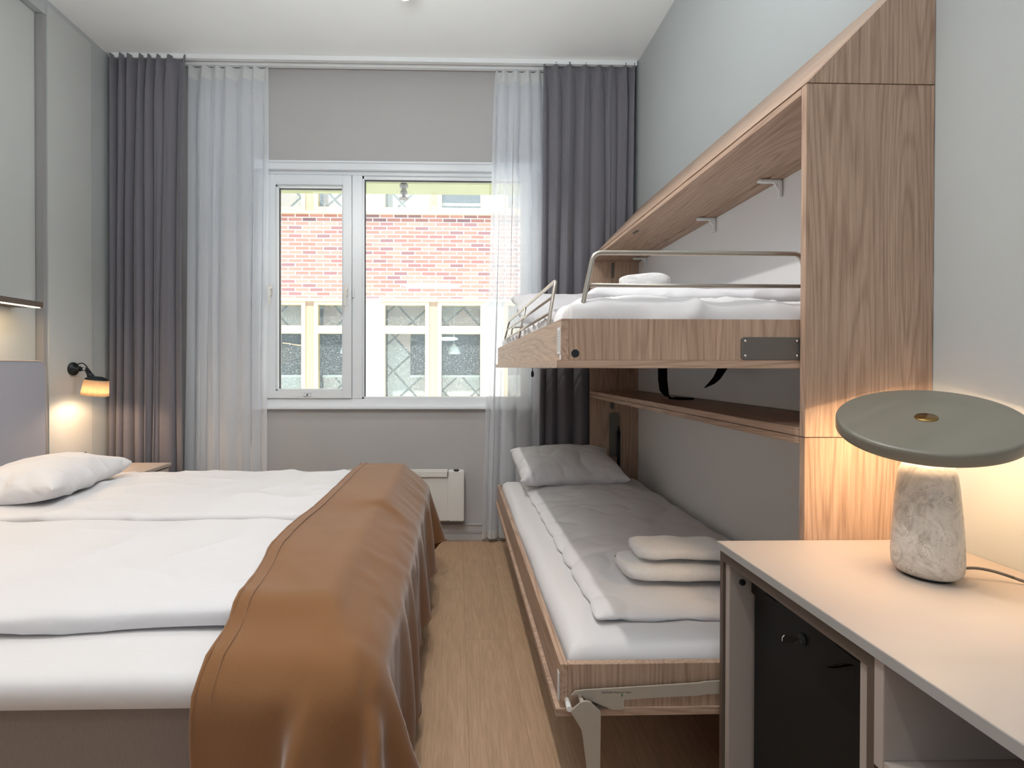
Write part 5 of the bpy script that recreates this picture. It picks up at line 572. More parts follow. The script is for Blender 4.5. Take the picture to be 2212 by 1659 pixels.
-1,1,-32,-1,4,-34,-3,1,-32,-9,4,-30,-6,3,-34,-401,-7,605,31,0,3,30,0,7,32,0,-6,31,-1,-3,34,0,-2,31,0,-2,34,1,-2,27,1,-14,28,1,-16,30,0,-16,24,1,-20,26,2,-22,22,3,-21,12,1,-31,7,4,-33,5,1,-33,4,2,-32,2,2,-32,2,2,-33,2,1,-31,1,3,-34,1,2,-31,1,2,-32,0,3,-32,-1,2,-33,0,3,-33,-1,3,-33,-3,2,-32,-416,-7,604,31,1,6,32,0,-1,30,-1,-5,32,-1,-3,32,2,-3,
33,0,-2,31,1,-1,29,-1,-13,27,1,-20,27,2,-17,29,1,-14,22,2,-23,27,0,-18,2,-1,-34,1,0,-32,2,1,-31,1,1,-33,2,1,-32,1,2,-33,1,2,-32,1,3,-32,1,3,-31,1,4,-33,2,3,-31,1,3,-32,1,4,-33,0,2,-31,0,3,-32,-405,-3,603,33,0,3,31,1,-4,33,-1,-4,32,0,-4,31,1,-3,32,-1,-2,32,2,-1,30,-1,-10,25,1,-22,27,1,-15,29,2,-16,24,1,-21,25,0,-21,10,0,-30,-1,1,-32,-1,2,-31,
0,1,-33,0,2,-32,0,2,-31,0,3,-32,0,2,-33,-1,3,-31,0,2,-32,0,2,-32,1,4,-33,0,1,-30,-1,2,-33,0,1,-30,-393,2,599,31,0,1,32,-1,-5,33,1,-5,31,-1,-4,32,0,-3,32,1,-2,31,0,-2,32,1,-7,24,1,-20,28,0,-17,28,3,-16,24,-1,-21,24,2,-20,17,0,-28,-1,2,-32,0,3,-31,-2,4,-32,-2,1,-32,0,3,-31,0,2,-33,0,2,-30,2,1,-33,2,2,-31,2,1,-32,1,0,-32,1,2,-31,-1,0,-32,
0,2,-32,-401,3,593,32,0,1,29,1,-5,33,0,-5,30,-1,-4,34,0,-3,31,1,-3,31,1,-2,32,0,-5,26,1,-16,28,0,-16,27,1,-16,25,1,-20,24,2,-22,10,2,-28,2,4,-32,4,3,-31,3,1,-32,3,1,-31,3,2,-32,3,1,-30,3,0,-33,3,1,-30,1,0,-33,1,1,-31,1,0,-32,0,2,-32,1,2,-32,0,0,-32,-421,10,588,32,0,0,30,-2,-5,31,0,-5,32,2,-4,31,-2,-3,31,1,-3,32,1,-2,31,1,-5,26,0,-19,
26,0,-17,27,2,-15,28,1,-16,24,0,-22,21,2,-25,9,0,-31,6,2,-30,5,1,-32,3,2,-32,3,2,-30,2,-1,-31,1,2,-33,1,2,-31,0,0,-33,0,3,-31,0,0,-32,0,2,-31,0,3,-32,0,1,-34,-432,10,584,31,0,1,31,-2,-6,31,2,-5,31,-2,-5,31,1,-3,30,1,-2,32,1,-1,31,0,-5,27,-1,-17,26,2,-16,27,0,-16,26,2,-21,22,0,-22,23,2,-20,-3,-5,-32,3,0,-30,4,2,-31,3,3,-32,5,1,-31,3,3,-32,
3,2,-30,3,2,-31,3,1,-32,1,3,-32,1,3,-30,1,0,-33,1,3,-30,2,1,-33,-429,9,578,32,1,0,29,-1,-6,32,0,-6,31,1,-4,30,-1,-3,31,0,-2,32,2,-1,30,0,-5,26,0,-18,26,0,-15,28,0,-17,26,0,-15,25,1,-20,20,-1,-24,-3,1,-31,0,0,-33,-1,0,-31,0,2,-30,1,2,-31,2,2,-32,3,3,-30,4,0,-32,3,3,-31,3,2,-30,2,2,-31,0,1,-32,0,1,-30,0,1,-31,-410,14,571,31,1,0,30,-2,-7,
31,2,-6,29,-2,-4,32,0,-3,30,2,-1,31,0,-1,31,-1,-4,25,2,-18,26,0,-15,28,-1,-15,25,1,-16,23,0,-21,22,0,-23,-1,1,-30,0,1,-33,1,1,-30,0,2,-32,0,2,-29,1,2,-31,1,2,-32,1,1,-31,2,2,-31,1,0,-29,-1,1,-31,-1,0,-31,-3,-1,-31,-3,0,-29,-391,18,564,30,1,0,32,0,-7,29,-1,-6,29,1,-5,31,1,-3,31,-1,-1,30,0,0,31,0,-4,25,1,-17,26,1,-16,28,0,-14,26,1,-17,22,0,-20,
21,3,-22,8,-1,-30,2,2,-31,0,3,-32,0,1,-29,-1,1,-32,0,2,-29,0,-1,-31,-1,2,-30,-1,0,-31,-1,0,-30,-1,1,-30,-1,2,-32,-1,1,-32,-2,0,-30,-391,16,561,32,-1,0,28,0,-8,29,1,-6,32,-1,-5,30,1,-3,30,0,-1,31,0,0,29,1,-3,25,1,-18,26,1,-16,28,1,-14,26,-1,-16,18,2,-22,23,2,-23,14,1,-25,3,1,-30,0,1,-30,1,2,-30,0,1,-31,0,0,-31,-1,2,-29,-2,-1,-30,-3,2,-32,-2,1,-31,
-1,0,-31,0,3,-30,-1,0,-30,0,1,-32,-392,13,556,30,1,0,30,-1,-8,29,1,-6,30,0,-5,29,1,-2,29,0,-1,32,0,0,29,0,-3,25,0,-17,26,0,-15,27,3,-14,24,1,-18,26,1,-19,23,1,-19,-3,1,-29,0,1,-30,1,0,-31,2,0,-30,1,1,-30,3,2,-29,2,1,-31,3,1,-30,-2,2,-31,-3,3,-31,-2,0,-30,-1,2,-31,-1,1,-31,0,1,-29,-386,13,549,29,0,0,27,-1,-8,31,0,-6,29,-1,-4,29,2,-3,30,0,-1,
31,0,1,28,0,-2,26,0,-18,25,2,-16,28,1,-11,22,0,-19,22,0,-22,21,2,-21,15,-1,-22,3,1,-30,1,2,-30,-1,1,-31,-2,1,-31,-2,3,-29,-1,2,-29,2,0,-32,-2,2,-29,-3,2,-31,-1,-1,-29,-1,1,-31,0,2,-28,1,1,-31,-385,13,543,28,0,-1,28,0,-8,30,1,-6,28,0,-4,30,0,-2,30,0,-1,30,-1,1,29,2,-3,24,0,-17,25,0,-17,26,0,-12,26,2,-13,24,0,-20,21,1,-19,3,-1,-30,4,2,-29,4,2,-29,
5,3,-30,-2,2,-30,-2,0,-30,-1,3,-30,-1,1,-29,-1,-1,-30,0,3,-29,1,1,-30,3,-1,-30,2,2,-28,4,1,-29,-396,14,534,28,0,0,28,-1,-8,28,0,-5,30,1,-4,29,0,-2,30,0,-2,29,0,1,29,1,-1,24,0,-18,23,2,-17,25,-1,-14,26,1,-15,23,1,-16,23,0,-21,9,2,-27,5,1,-29,-1,3,-28,-2,1,-30,-1,2,-30,0,0,-29,1,2,-30,0,0,-28,2,1,-30,3,1,-29,3,1,-30,3,3,-28,3,0,-30,2,4,-29,
-402,10,529,30,-1,0,28,0,-7,28,0,-5,28,1,-2,30,1,-2,30,-1,-3,29,0,0,26,2,-1,25,0,-16,24,1,-18,24,1,-13,25,0,-15,22,1,-22,23,1,-14,7,0,-27,0,2,-30,1,2,-29,2,0,-29,2,3,-28,0,1,-29,1,1,-29,0,2,-30,0,1,-30,0,2,-29,0,2,-29,1,1,-30,1,2,-29,0,2,-28,-385,7,525,28,1,0,28,-1,-6,29,1,-4,30,-1,-1,28,0,-1,28,0,-2,30,2,-4,26,-1,-5,25,3,-11,23,0,-17,
26,1,-12,27,0,-13,18,2,-22,19,2,-23,18,-1,-20,0,2,-30,1,0,-28,-1,0,-30,-1,2,-30,-1,4,-28,-1,1,-31,-1,1,-29,0,3,-29,0,2,-29,1,3,-29,0,1,-28,3,2,-30,2,-1,-29,-384,8,521,29,1,0,28,0,-4,29,-1,-2,29,-1,-1,28,2,0,29,-1,0,30,-1,1,30,0,0,23,1,-17,26,1,-13,23,1,-18,22,2,-19,20,1,-20,19,2,-22,15,-2,-24,0,1,-29,-2,3,-30,-1,2,-28,0,2,-28,2,2,-31,2,2,-28,
2,1,-30,2,2,-28,3,1,-30,3,1,-28,4,1,-29,4,0,-28,3,-1,-27,-400,13,514,28,-1,0,29,2,-3,28,-1,-3,27,0,-1,30,0,0,29,0,0,29,0,0,29,-2,1,26,2,-11,17,0,-22,25,1,-18,21,1,-18,22,0,-19,21,2,-20,11,1,-23,9,1,-29,4,1,-29,3,0,-28,4,3,-29,3,-1,-28,4,2,-30,4,1,-28,2,-1,-27,4,2,-29,3,-1,-28,4,2,-29,2,1,-29,2,2,-27,-419,18,507,28,1,1,27,0,-4,30,0,-2,
26,0,-1,30,0,-1,29,0,0,27,-1,0,30,0,2,26,-2,-10,20,1,-20,21,1,-19,22,1,-20,20,1,-19,21,2,-20,13,1,-23,8,0,-28,7,1,-28,6,1,-27,4,1,-30,4,0,-28,3,2,-27,4,0,-28,3,0,-29,3,2,-28,3,1,-28,2,3,-28,3,2,-28,3,3,-29,-423,14,502,28,1,1,28,-1,-4,29,1,-2,27,0,-1,28,0,-1,28,-1,0,29,1,0,29,-1,2,26,0,-10,18,-1,-21,22,2,-19,21,1,-18,21,1,-18,21,1,-20,
15,1,-23,5,0,-29,2,0,-28,3,0,-28,2,1,-28,2,1,-27,2,1,-30,1,1,-27,2,0,-28,1,2,-27,3,1,-29,2,0,-28,1,2,-29,1,2,-27,-397,20,500,29,-1,0,28,2,-4,27,-1,-2,29,0,-2,27,0,0,29,-1,0,28,1,0,29,0,2,25,1,-8,19,0,-23,19,1,-19,22,0,-20,19,-1,-18,20,2,-20,22,-1,-19,1,1,-28,-1,1,-28,0,1,-27,1,1,-30,0,1,-28,0,1,-28,0,2,-28,1,1,-28,0,0,-27,1,0,-28,
2,1,-30,1,0,-27,2,1,-27,-380,22,496,29,1,0,28,0,-3,28,-2,-3,28,1,-1,27,0,0,28,-1,0,27,1,0,30,0,1,25,1,-7,21,0,-21,20,0,-17,22,-1,-19,20,1,-19,20,2,-20,19,-1,-19,3,3,-29,1,0,-30,3,2,-27,3,1,-28,1,0,-29,0,1,-27,1,2,-29,-1,0,-26,0,2,-29,-1,0,-27,-2,0,-28,-1,0,-28,1,0,-27,-378,23,492,27,0,0,27,-1,-3,27,-1,-3,29,2,-1,27,-2,0,29,2,0,28,-2,0,
28,2,1,26,-2,-7,18,0,-22,19,1,-18,21,0,-19,20,1,-19,20,0,-20,22,2,-20,10,1,-25,5,1,-28,4,1,-28,3,0,-27,2,1,-28,2,2,-29,1,-1,-28,0,1,-26,0,0,-28,-1,1,-28,-3,2,-28,-3,0,-28,-4,1,-27,-385,22,489,28,1,0,28,-1,-4,27,1,-2,27,-1,-1,28,1,0,27,-2,0,28,2,0,28,-1,0,26,0,-5,18,1,-21,20,0,-20,20,0,-18,22,0,-20,19,1,-19,20,0,-20,11,2,-25,-1,-1,-27,-2,0,-28,
2,2,-29,2,0,-26,3,1,-28,3,1,-27,3,1,-28,1,2,-26,3,1,-29,-1,2,-27,0,1,-27,-3,2,-29,-387,20,486,28,-1,0,27,1,-3,29,0,-3,26,-1,-1,28,1,0,28,-1,0,26,0,0,27,2,0,28,0,-5,18,0,-21,19,-2,-18,22,3,-20,20,-1,-18,21,1,-19,20,-1,-19,10,1,-26,-1,-1,-28,-1,1,-27,0,0,-28,-1,2,-27,0,1,-28,0,1,-26,1,1,-28,2,2,-27,2,3,-27,2,2,-29,3,1,-27,2,1,-27,-386,18,483,
29,1,0,26,0,-4,27,1,-3,28,0,-1,26,-1,0,29,0,0,27,0,0,28,0,0,25,0,-3,20,0,-23,19,1,-19,21,-1,-18,20,1,-19,20,0,-19,21,1,-17,6,0,-25,2,1,-28,2,2,-28,2,2,-27,0,0,-27,-1,3,-27,-1,1,-27,0,2,-28,1,0,-27,3,1,-27,3,3,-27,4,-1,-26,3,2,-29,-388,17,479,27,-1,0,26,1,-4,28,0,-3,26,-1,-1,28,2,0,26,-2,0,28,1,0,27,0,0,27,1,-3,19,-1,-21,19,0,-19,
19,0,-18,20,2,-19,20,1,-19,21,1,-17,13,1,-24,-2,2,-28,-1,2,-27,0,2,-28,0,2,-26,1,1,-28,3,2,-27,4,0,-26,5,1,-27,5,-1,-28,5,0,-25,4,0,-28,3,-1,-27,-403,21,473,28,-1,0,26,0,-4,28,1,-2,27,-1,-2,26,0,0,29,1,0,27,-1,0,27,1,0,26,-1,-3,21,0,-18,20,2,-17,21,-1,-19,21,1,-17,20,2,-20,19,0,-18,9,5,-26,-2,1,-27,1,3,-28,4,0,-25,7,0,-28,5,-1,-25,7,-1,-27,
5,-2,-27,4,0,-25,6,1,-28,3,0,-27,3,0,-27,2,0,-27,-419,25,467,27,0,0,26,1,-4,28,-1,-2,27,0,-2,27,1,0,26,-1,0,27,0,0,28,1,1,27,0,-4,19,0,-19,19,0,-18,21,1,-19,21,-1,-17,22,3,-15,23,1,-18,15,-1,-23,9,-3,-26,7,0,-26,6,1,-28,4,-1,-27,4,1,-25,3,1,-27,3,1,-28,3,1,-27,2,1,-27,2,1,-27,3,2,-28,2,1,-28,-430,25,464,25,0,0,28,0,-4,26,1,-2,27,0,-1,
28,0,-1,27,1,0,27,-1,0,26,1,1,27,-1,-4,22,0,-16,21,1,-18,20,-1,-17,20,2,-17,21,-2,-19,19,-1,-20,18,-1,-21,10,1,-25,4,1,-27,3,-1,-26,2,1,-28,2,-1,-27,2,1,-26,2,0,-28,0,2,-27,2,0,-28,2,1,-27,0,1,-26,2,1,-28,-413,29,461,25,0,0,27,0,-3,27,2,-2,27,0,-1,26,0,-1,28,-1,0,27,-1,0,27,1,1,26,0,-3,20,-1,-20,18,1,-18,19,-2,-19,21,0,-18,21,-1,-17,22,0,-15,
8,-4,-21,1,0,-27,1,-2,-28,1,0,-26,2,0,-26,2,2,-27,3,-1,-27,1,1,-28,2,0,-26,2,0,-28,1,0,-26,0,1,-27,1,-1,-27,-386,42,460,26,0,0,26,0,-3,26,0,-2,27,0,-1,28,1,-1,26,-1,0,27,0,0,27,1,1,27,-1,-3,21,1,-18,19,-1,-18,19,0,-18,18,-3,-18,19,0,-21,19,1,-19,21,-2,-17,1,-1,-27,1,-1,-26,-1,1,-27,-2,0,-27,-2,-1,-27,-1,0,-27,0,0,-26,0,-1,-27,1,-1,-27,-1,-1,-26,
0,-1,-26,-1,0,-27,-372,45,458,27,-1,-1,27,2,-2,25,-1,-2,27,0,-1,28,1,-1,27,0,0,27,1,0,26,-1,0,27,0,-2,19,-1,-18,18,-1,-19,20,1,-18,22,-1,-17,20,0,-17,20,0,-18,10,1,-23,8,-2,-25,0,1,-27,-1,0,-27,-2,-2,-26,-1,-1,-27,-1,-1,-26,1,-1,-26,1,0,-27,0,-1,-28,0,-1,-25,0,-1,-28,-1,1,-26,-374,44,456,26,-1,0,28,1,-2,27,-1,-2,26,0,-1,27,1,-1,27,0,0,26,0,0,27,1,0,
26,0,-2,22,-1,-16,19,-1,-17,20,1,-18,20,0,-17,20,0,-19,20,1,-19,8,-1,-22,2,0,-26,2,-1,-28,2,-1,-26,2,-3,-26,2,-1,-27,1,0,-26,1,-1,-27,1,0,-27,1,-1,-28,0,0,-27,1,-2,-26,0,0,-27,-382,43,455,25,1,0,27,1,0,27,-1,-2,26,1,-1,27,-1,0,26,2,-1,27,0,0,27,-1,0,26,0,-2,19,0,-17,21,1,-20,19,-1,-17,22,-1,-18,20,-1,-17,19,0,-18,15,0,-21,1,-3,-26,5,0,-25,3,1,-28,
2,-1,-26,2,-1,-28,1,0,-26,0,-1,-28,1,-1,-26,0,1,-27,1,-1,-27,1,0,-27,1,-1,-26,-390,44,450,27,0,1,26,-1,0,26,0,1,26,2,-1,27,-1,0,26,0,0,26,1,0,28,0,-1,25,1,-2,20,-2,-19,18,0,-18,20,0,-18,19,-1,-18,18,-1,-19,19,-3,-18,21,1,-17,2,-1,-28,0,0,-26,1,-1,-28,2,1,-25,3,0,-28,3,-1,-26,2,0,-27,2,-1,-27,2,-1,-26,2,1,-27,2,-2,-26,2,1,-26,-395,43,449,26,-1,0,
26,1,0,28,0,1,26,0,0,26,1,0,27,0,0,26,0,0,27,0,-1,25,0,-2,18,0,-20,21,-2,-18,20,0,-18,19,0,-17,20,0,-17,20,-1,-18,11,0,-22,4,-1,-26,3,1,-26,3,-1,-27,1,0,-27,0,-1,-27,1,-1,-26,2,-1,-27,1,0,-24,2,-1,-27,2,-2,-26,1,1,-26,1,-2,-27,-387,45,451,26,0,-1,27,-1,0,26,1,0,27,0,0,26,1,0,27,0,-1,26,2,-1,26,-1,0,27,1,-3,16,-2,-21,21,1,-17,20,0,-17,
19,-1,-17,20,-1,-19,18,0,-17,15,1,-21,2,-1,-27,1,-2,-27,0,1,-25,1,-2,-28,0,-2,-26,0,0,-25,0,-1,-27,-1,-1,-26,0,-2,-26,-1,-1,-25,-1,-1,-28,-1,0,-25,-367,44,446,27,1,0,26,0,0,26,1,-1,26,0,0,25,-1,0,26,2,0,28,1,-1,26,2,0,28,0,-2,15,-3,-22,21,2,-16,22,0,-16,19,0,-17,19,0,-19,19,1,-17,16,-2,-22,-1,-1,-27,1,-2,-25,2,0,-26,2,-2,-27,0,-2,-25,1,0,-26,1,-1,-27,
1,0,-26,0,-1,-27,1,0,-25,1,-1,-27,0,-1,-27,-379,32,424,27,0,0,26,1,-1,25,1,0,27,0,-1,25,0,0,25,3,3,27,-4,-7,25,-3,-3,25,2,-4,19,12,0,15,-2,-19,20,0,-17,26,5,-9,18,0,-16,20,1,-18,18,-2,-20,11,-4,-24,10,-3,-25,5,-6,-26,5,-2,-25,2,-2,-26,3,-2,-29,0,-1,-25,3,-1,-27,-1,0,-25,2,-2,-27,0,0,-25,1,-1,-28,-408,37,401,25,1,-1,25,0,-1,27,0,0,26,-2,-1,25,4,3,
25,-3,-4,25,2,3,27,3,0,24,-2,-5,20,-9,-13,11,12,-8,19,7,-12,17,-1,-18,23,4,-11,8,-9,-22,11,-13,-21,15,-1,-21,15,7,-22,16,3,-22,14,0,-21,12,-2,-23,10,-3,-25,8,-5,-25,5,-6,-25,4,-3,-26,2,-3,-26,0,-3,-26,1,0,-25,-441,38,366,26,1,0,25,0,0,25,1,0,27,-2,0,24,3,1,25,-1,-1,25,3,0,27,-4,-2,19,2,-1,24,-2,-9,19,-3,-12,9,13,-8,10,15,-8,19,-3,-18,15,-6,-20,9,-12,-22,
4,-14,-21,10,-11,-23,15,-2,-20,14,7,-22,13,8,-21,14,6,-21,15,4,-22,14,0,-20,13,-3,-23,10,-3,-23,9,-4,-25,6,-5,-25,-467,22,332,27,0,1,25,1,-1,27,1,1,25,-3,-2,24,6,1,27,-3,0,24,1,1,24,-2,-2,20,14,2,17,-4,-5,20,0,-10,22,1,-11,6,9,-10,-2,12,-13,16,-5,-18,15,-8,-22,7,-12,-21,5,-15,-22,5,-13,-21,13,-10,-21,15,-2,-21,13,5,-20,13,9,-20,12,9,-23,13,7,-21,14,6,-21,14,3,-22,
13,2,-21,-454,-1,308,25,0,0,27,0,0,26,1,1,25,2,-1,27,-4,1,23,6,0,24,-5,0,25,-1,0,10,23,5,21,-5,-9,15,-17,-10,24,4,-12,22,-1,-9,-11,16,-10,-2,17,-15,18,-1,-17,13,-9,-21,8,-13,-20,4,-14,-21,4,-15,-21,7,-12,-22,12,-10,-21,13,-3,-21,14,3,-21,13,6,-22,12,8,-22,12,9,-22,12,7,-20,-423,9,295,25,1,0,27,1,0,26,0,-1,26,-2,2,25,2,0,25,5,0,26,-3,1,23,-1,-1,1,25,6,
20,-2,-8,11,-22,-10,22,-3,-11,23,-4,-10,16,14,-10,-19,14,-11,-2,19,-13,20,2,-17,13,-8,-21,9,-11,-21,6,-13,-21,2,-15,-22,3,-13,-23,5,-14,-22,10,-9,-20,13,-6,-21,16,0,-21,15,5,-21,14,7,-21,-401,31,281,26,1,0,26,1,1,25,0,0,26,-2,-1,26,5,1,26,1,0,24,-6,0,21,9,3,-2,26,5,19,4,-5,9,-21,-11,16,-16,-11,24,-4,-11,24,1,-9,2,20,-10,-20,12,-13,-2,20,-13,18,7,-18,16,-5,-19,11,-10,-22,
6,-11,-22,4,-15,-22,1,-15,-22,1,-14,-20,6,-14,-21,11,-10,-21,15,-7,-22,16,-2,-18,-375,45,266,26,1,1,26,1,0,25,0,-1,26,1,0,25,3,2,26,-3,0,25,-3,0,18,17,3,-4,25,5,19,11,-3,11,-20,-11,9,-21,-12,19,-12,-10,25,-3,-10,21,9,-11,-11,19,-12,-20,12,-13,-1,21,-12,16,10,-17,17,-2,-20,13,-8,-20,9,-12,-22,5,-15,-20,1,-14,-21,0,-15,-22,3,-14,-21,9,-13,-20,12,-10,-21,-349,35,254,25,1,-1,25,1,0,
27,1,0,25,1,0,26,0,1,24,-4,0,26,3,1,14,20,3,-5,24,5,16,17,0,16,-15,-9,6,-23,-12,15,-19,-12,21,-8,-12,24,-1,-10,12,17,-10,-17,14,-14,-20,12,-11,-2,22,-13,14,14,-16,19,0,-19,13,-7,-20,10,-10,-20,6,-13,-22,3,-15,-21,0,-15,-21,4,-14,-23,7,-13,-20,-336,10,241,27,0,-1,26,2,-1,25,1,2,26,0,-1,26,-1,1,25,-2,0,26,8,1,8,22,2,-5,25,7,14,20,1,19,-12,-9,6,-21,-10,9,-22,-12,
17,-14,-13,23,-8,-9,23,3,-13,1,20,-10,-21,11,-13,-16,13,-11,-4,22,-14,10,17,-15,18,4,-19,15,-4,-21,10,-10,-20,7,-13,-23,4,-14,-21,3,-13,-22,6,-14,-21,-327,-20,247,25,0,0,26,1,0,26,1,0,26,0,0,27,-1,0,25,0,1,23,8,0,9,24,4,-6,24,5,11,22,3,21,-8,-8,7,-22,-12,7,-21,-12,16,-18,-12,21,-10,-10,22,-3,-11,14,17,-13,-18,13,-11,-19,11,-14,-11,18,-11,2,23,-15,13,13,-17,17,1,-18,13,-6,-21,
9,-12,-22,6,-13,-22,5,-14,-21,6,-14,-20])

# ------------------------------------------------------------------ room shell
XL, XR, YN, YF, H = -2.249, 1.191, -1.7, 3.371, 3.19
T = .30
struct(B().box((XL-T, YN-T, -.2), (XR+T, YF+T, 0)).build('floor', 'floor'))
struct(B().box((XL-T, YN-T, H), (XR+T, YF+T, H+.3)).build('ceiling', 'ceil'))
struct(B().box((XR, YN-T, 0), (XR+T, YF+T, H)).build('wall_right', 'wall'))
struct(B().box((XL-T, YN-T, 0), (XR, YN, H)).build('wall_near', 'wall'))
# left wall: main plane, with a shallow niche behind the headboard
NX = -2.296
lw = B().box((XL-T, YN, 0), (NX, YF+T, H)).box((NX, 2.775, 0), (XL, YF, H)).box((NX, YN, 3.10), (XL, 2.775, H))
struct(lw.build('wall_left', 'wall'))
struct(B().box((XL, 2.778, 0.0), (XL+.006, 3.100, 3.155), .001).build('trim_1', 'panel'))
struct(B().box((NX, 2.752, .4), (XL, 2.775, 3.095), .001).build('trim_2', 'desk_edge'))
struct(B().box((NX, -.6, 1.1), (NX+.006, 2.748, 3.095)).build('trim_3', 'panel'))
# far wall with window opening
OX0, OX1, OZ0, OZ1 = -1.345, .555, .905, 2.545
fw = B().box((XL, YF, 0), (OX0, YF+T, H)).box((OX1, YF, 0), (XR, YF+T, H)).box((OX0, YF, 0), (OX1, YF+T, OZ0)).box((OX0, YF, OZ1), (OX1, YF+T, H))
struct(fw.build('wall_far', 'wall_far'))
# skirting with two mouldings
struct(B().box((XL, YF-.014, 0), (XR, YF, .052), .002).box((XL, YF-.018, .052), (XR, YF, .060), .002).box((XL, YF-.012, .060), (XR, YF, .104), .002).box((XL, YF-.017, .104), (XR, YF, .112), .002).build('baseboard_far', 'wall_far'))

# ------------------------------------------------------------------ window
wn = bpy.data.objects.new('window_1', None); C.objects.link(wn); wn.location = (-.39, YF+.05, OZ0); struct(wn)
y0, y1 = YF+.005, YF+.075
fr = B().box((OX0, y0, OZ0), (OX1, y1, .962), .004).box((OX0, y0, 2.474), (OX1, y1, OZ1), .004)
fr.box((OX0, y0, .962), (-1.28, y1, 2.474), .004).box((-.708, y0, .962), (-.640, y1, 2.474), .004).box((.452, y0, .962), (OX1, y1, 2.474), .004)
fr.build('frame', 'frame', wn)
# architrave head above and sill board below
B().box((OX0-.02, YF-.02, 2.50), (OX1+.02, YF+.004, 2.552), .004).box((OX0-.02, YF-.028, 2.545), (OX1+.02, YF+.004, 2.560), .003).build('architrave', 'frame', wn)
B().box((OX0-.02, YF-.03, .893), (OX1+.02, YF+.01, .915), .004).build('sill', 'frame', wn)
sx0, sx1, sz0, sz1 = -1.277, -.710, .966, 2.470
gx0, gx1, gz0, gz1 = -1.219, -.768, 1.019, 2.404
ys = y0-.012
sa = B()
for a, b in (((sx0, ys, sz0), (gx0, y1, sz1)), ((gx1, ys, sz0), (sx1, y1, sz1)), ((gx0, ys, sz0), (gx1, y1, gz0)), ((gx0, ys, gz1), (gx1, y1, sz1))): sa.box(a, b, .003)
# inner glazing bead
for a, b in (((gx0, ys+.012, gz0), (gx0+.012, y1, gz1)), ((gx1-.008, ys+.012, gz0), (gx1, y1, gz1)), ((gx0, ys+.012, gz0), (gx1, y1, gz0+.01)), ((gx0, ys+.012, gz1-.012), (gx1, y1, gz1))): sa.box(a, b, .002)
sash = sa.build('sash', 'frame', wn)
B().box((gx0, y0+.045, gz0), (gx1, y0+.049, gz1)).build('pane', 'glass', wn)
B().box((gx0+.012, y0+.030, gz0+.01), (gx0+.016, y0+.05, gz1-.01)).box((gx0+.012, y0+.03, gz1-.016), (gx1-.008, y0+.05, gz1-.012)).build('gasket', 'dark', wn)
fx0, fx1, fz0, fz1 = -.640, .452, .962, 2.474
fb = B()
for a, b in (((fx0, y0+.012, fz0), (fx0+.012, y1, fz1)), ((fx1-.012, y0+.012, fz0), (fx1, y1, fz1)), ((fx0, y0+.012, fz0), (fx1, y1, fz0+.014)), ((fx0, y0+.012, fz1-.02), (fx1, y1, fz1))): fb.box(a, b, .002)
fb.build('glazing_bead', 'frame', wn)
B().box((fx0+.012, y0+.03, fz0+.014), (fx0+.017, y0+.05, fz1-.02)).box((fx0+.012, y0+.03, fz1-.025), (fx1-.012, y0+.05, fz1-.02)).build('gasket', 'dark', wn)
B().box((fx0, y0+.05, fz0), (fx1, y0+.054, fz1)).build('pane', 'glass', wn)
def handle(x, s):
    b = B().box((x-.012, ys-.008, 1.655), (x+.012, ys, 1.735), .005).lathe([(.010, 0), (.010, .030)], (x, ys-.035, 1.705), 16, Matrix.Rotation(-PI/2, 3, 'X'))
    b.box((x-.009, ys-.043, 1.585), (x+.009, ys-.030, 1.715), .006, rot=Matrix.Rotation(s*.06, 3, 'Y'), piv=(x, ys, 1.7))
    b.build('handle', 'rad', wn)
handle(-.742, 1); handle(-1.250, -1)
B().box((-.705, y0-.010, 1.648), (-.690, y0, 1.712), .003).build('striker_plate', 'frame', wn)
lk = B().box((-1.035, ys-.004, .978), (-.975, ys, 1.002), .003).build('lock_plate', 'frame', wn)
B().lathe([(.0055, 0), (.0055, .003)], (-1.005, ys-.0065, .990), 16, Matrix.Rotation(-PI/2, 3, 'X')).build('keyhole', 'dark', lk)

# ------------------------------------------------------------------ outside
struct(B().box((-14, YF+T, -.4), (14, 22, -.2)).build('ground', 'ground'))  # unseen ground, raised and kept pale to bounce sun onto the ceiling
struct(B().box((-8, YF+T, 2.90), (8, YF+T+.12, 3.6)).build('wall_outside', 'fac_white'))
struct(B().box((-6, YF+T, 3.0), (6, 5.26, 3.12), .01).build('trim_4', 'soffit'))
FY = 8.9
bl = thing('building', 'red brick and white building with cream framed windows across the street', 'building', (0, FY, -.2))
def fbox(name, mat, x0, x1, z0, z1, ya=0, yb=.3, par=None):
    return B().box((x0, FY+ya, z0), (x1, FY+yb, z1)).build(name, mat, par or bl)
fbox('brick_band', 'brick', -7.5, 7.5, 2.40, 3.90)
fbox('brick_band', 'brick', -7.5, 7.5, 6.0, 7.6)
fbox('string_course', 'fac_white', -7.5, 7.5, 2.352, 2.40, -.03)
fbox('string_course', 'cream', -7.5, 7.5, 3.90, 3.955, -.05)
fbox('plinth', 'fac_white', -7.5, 7.5, -.2, .30)
mods = [-5.75, -3.55, -1.35, .85, 3.05]
for x in [-7.5]+[m+1.85 for m in mods]:
    x1 = x+.35 if x > -7 else -5.75
    fbox('pilaster', 'fac_white', x, x1 if x1 < 5 else 7.5, .30, 2.352); fbox('pilaster', 'fac_white', x, x1 if x1 < 5 else 7.5, 3.955, 6.0)
fbox('back_wall', 'room_dark', -7.5, 7.5, -.2, 7.6, 1.6, 1.8)
fbox('floor_slab', 'fac_white', -7.5, 7.5, 2.40, 3.9, .3, 1.6); fbox('floor_slab', 'fac_white', -7.5, 7.5, .1, .3, .3, 1.6)
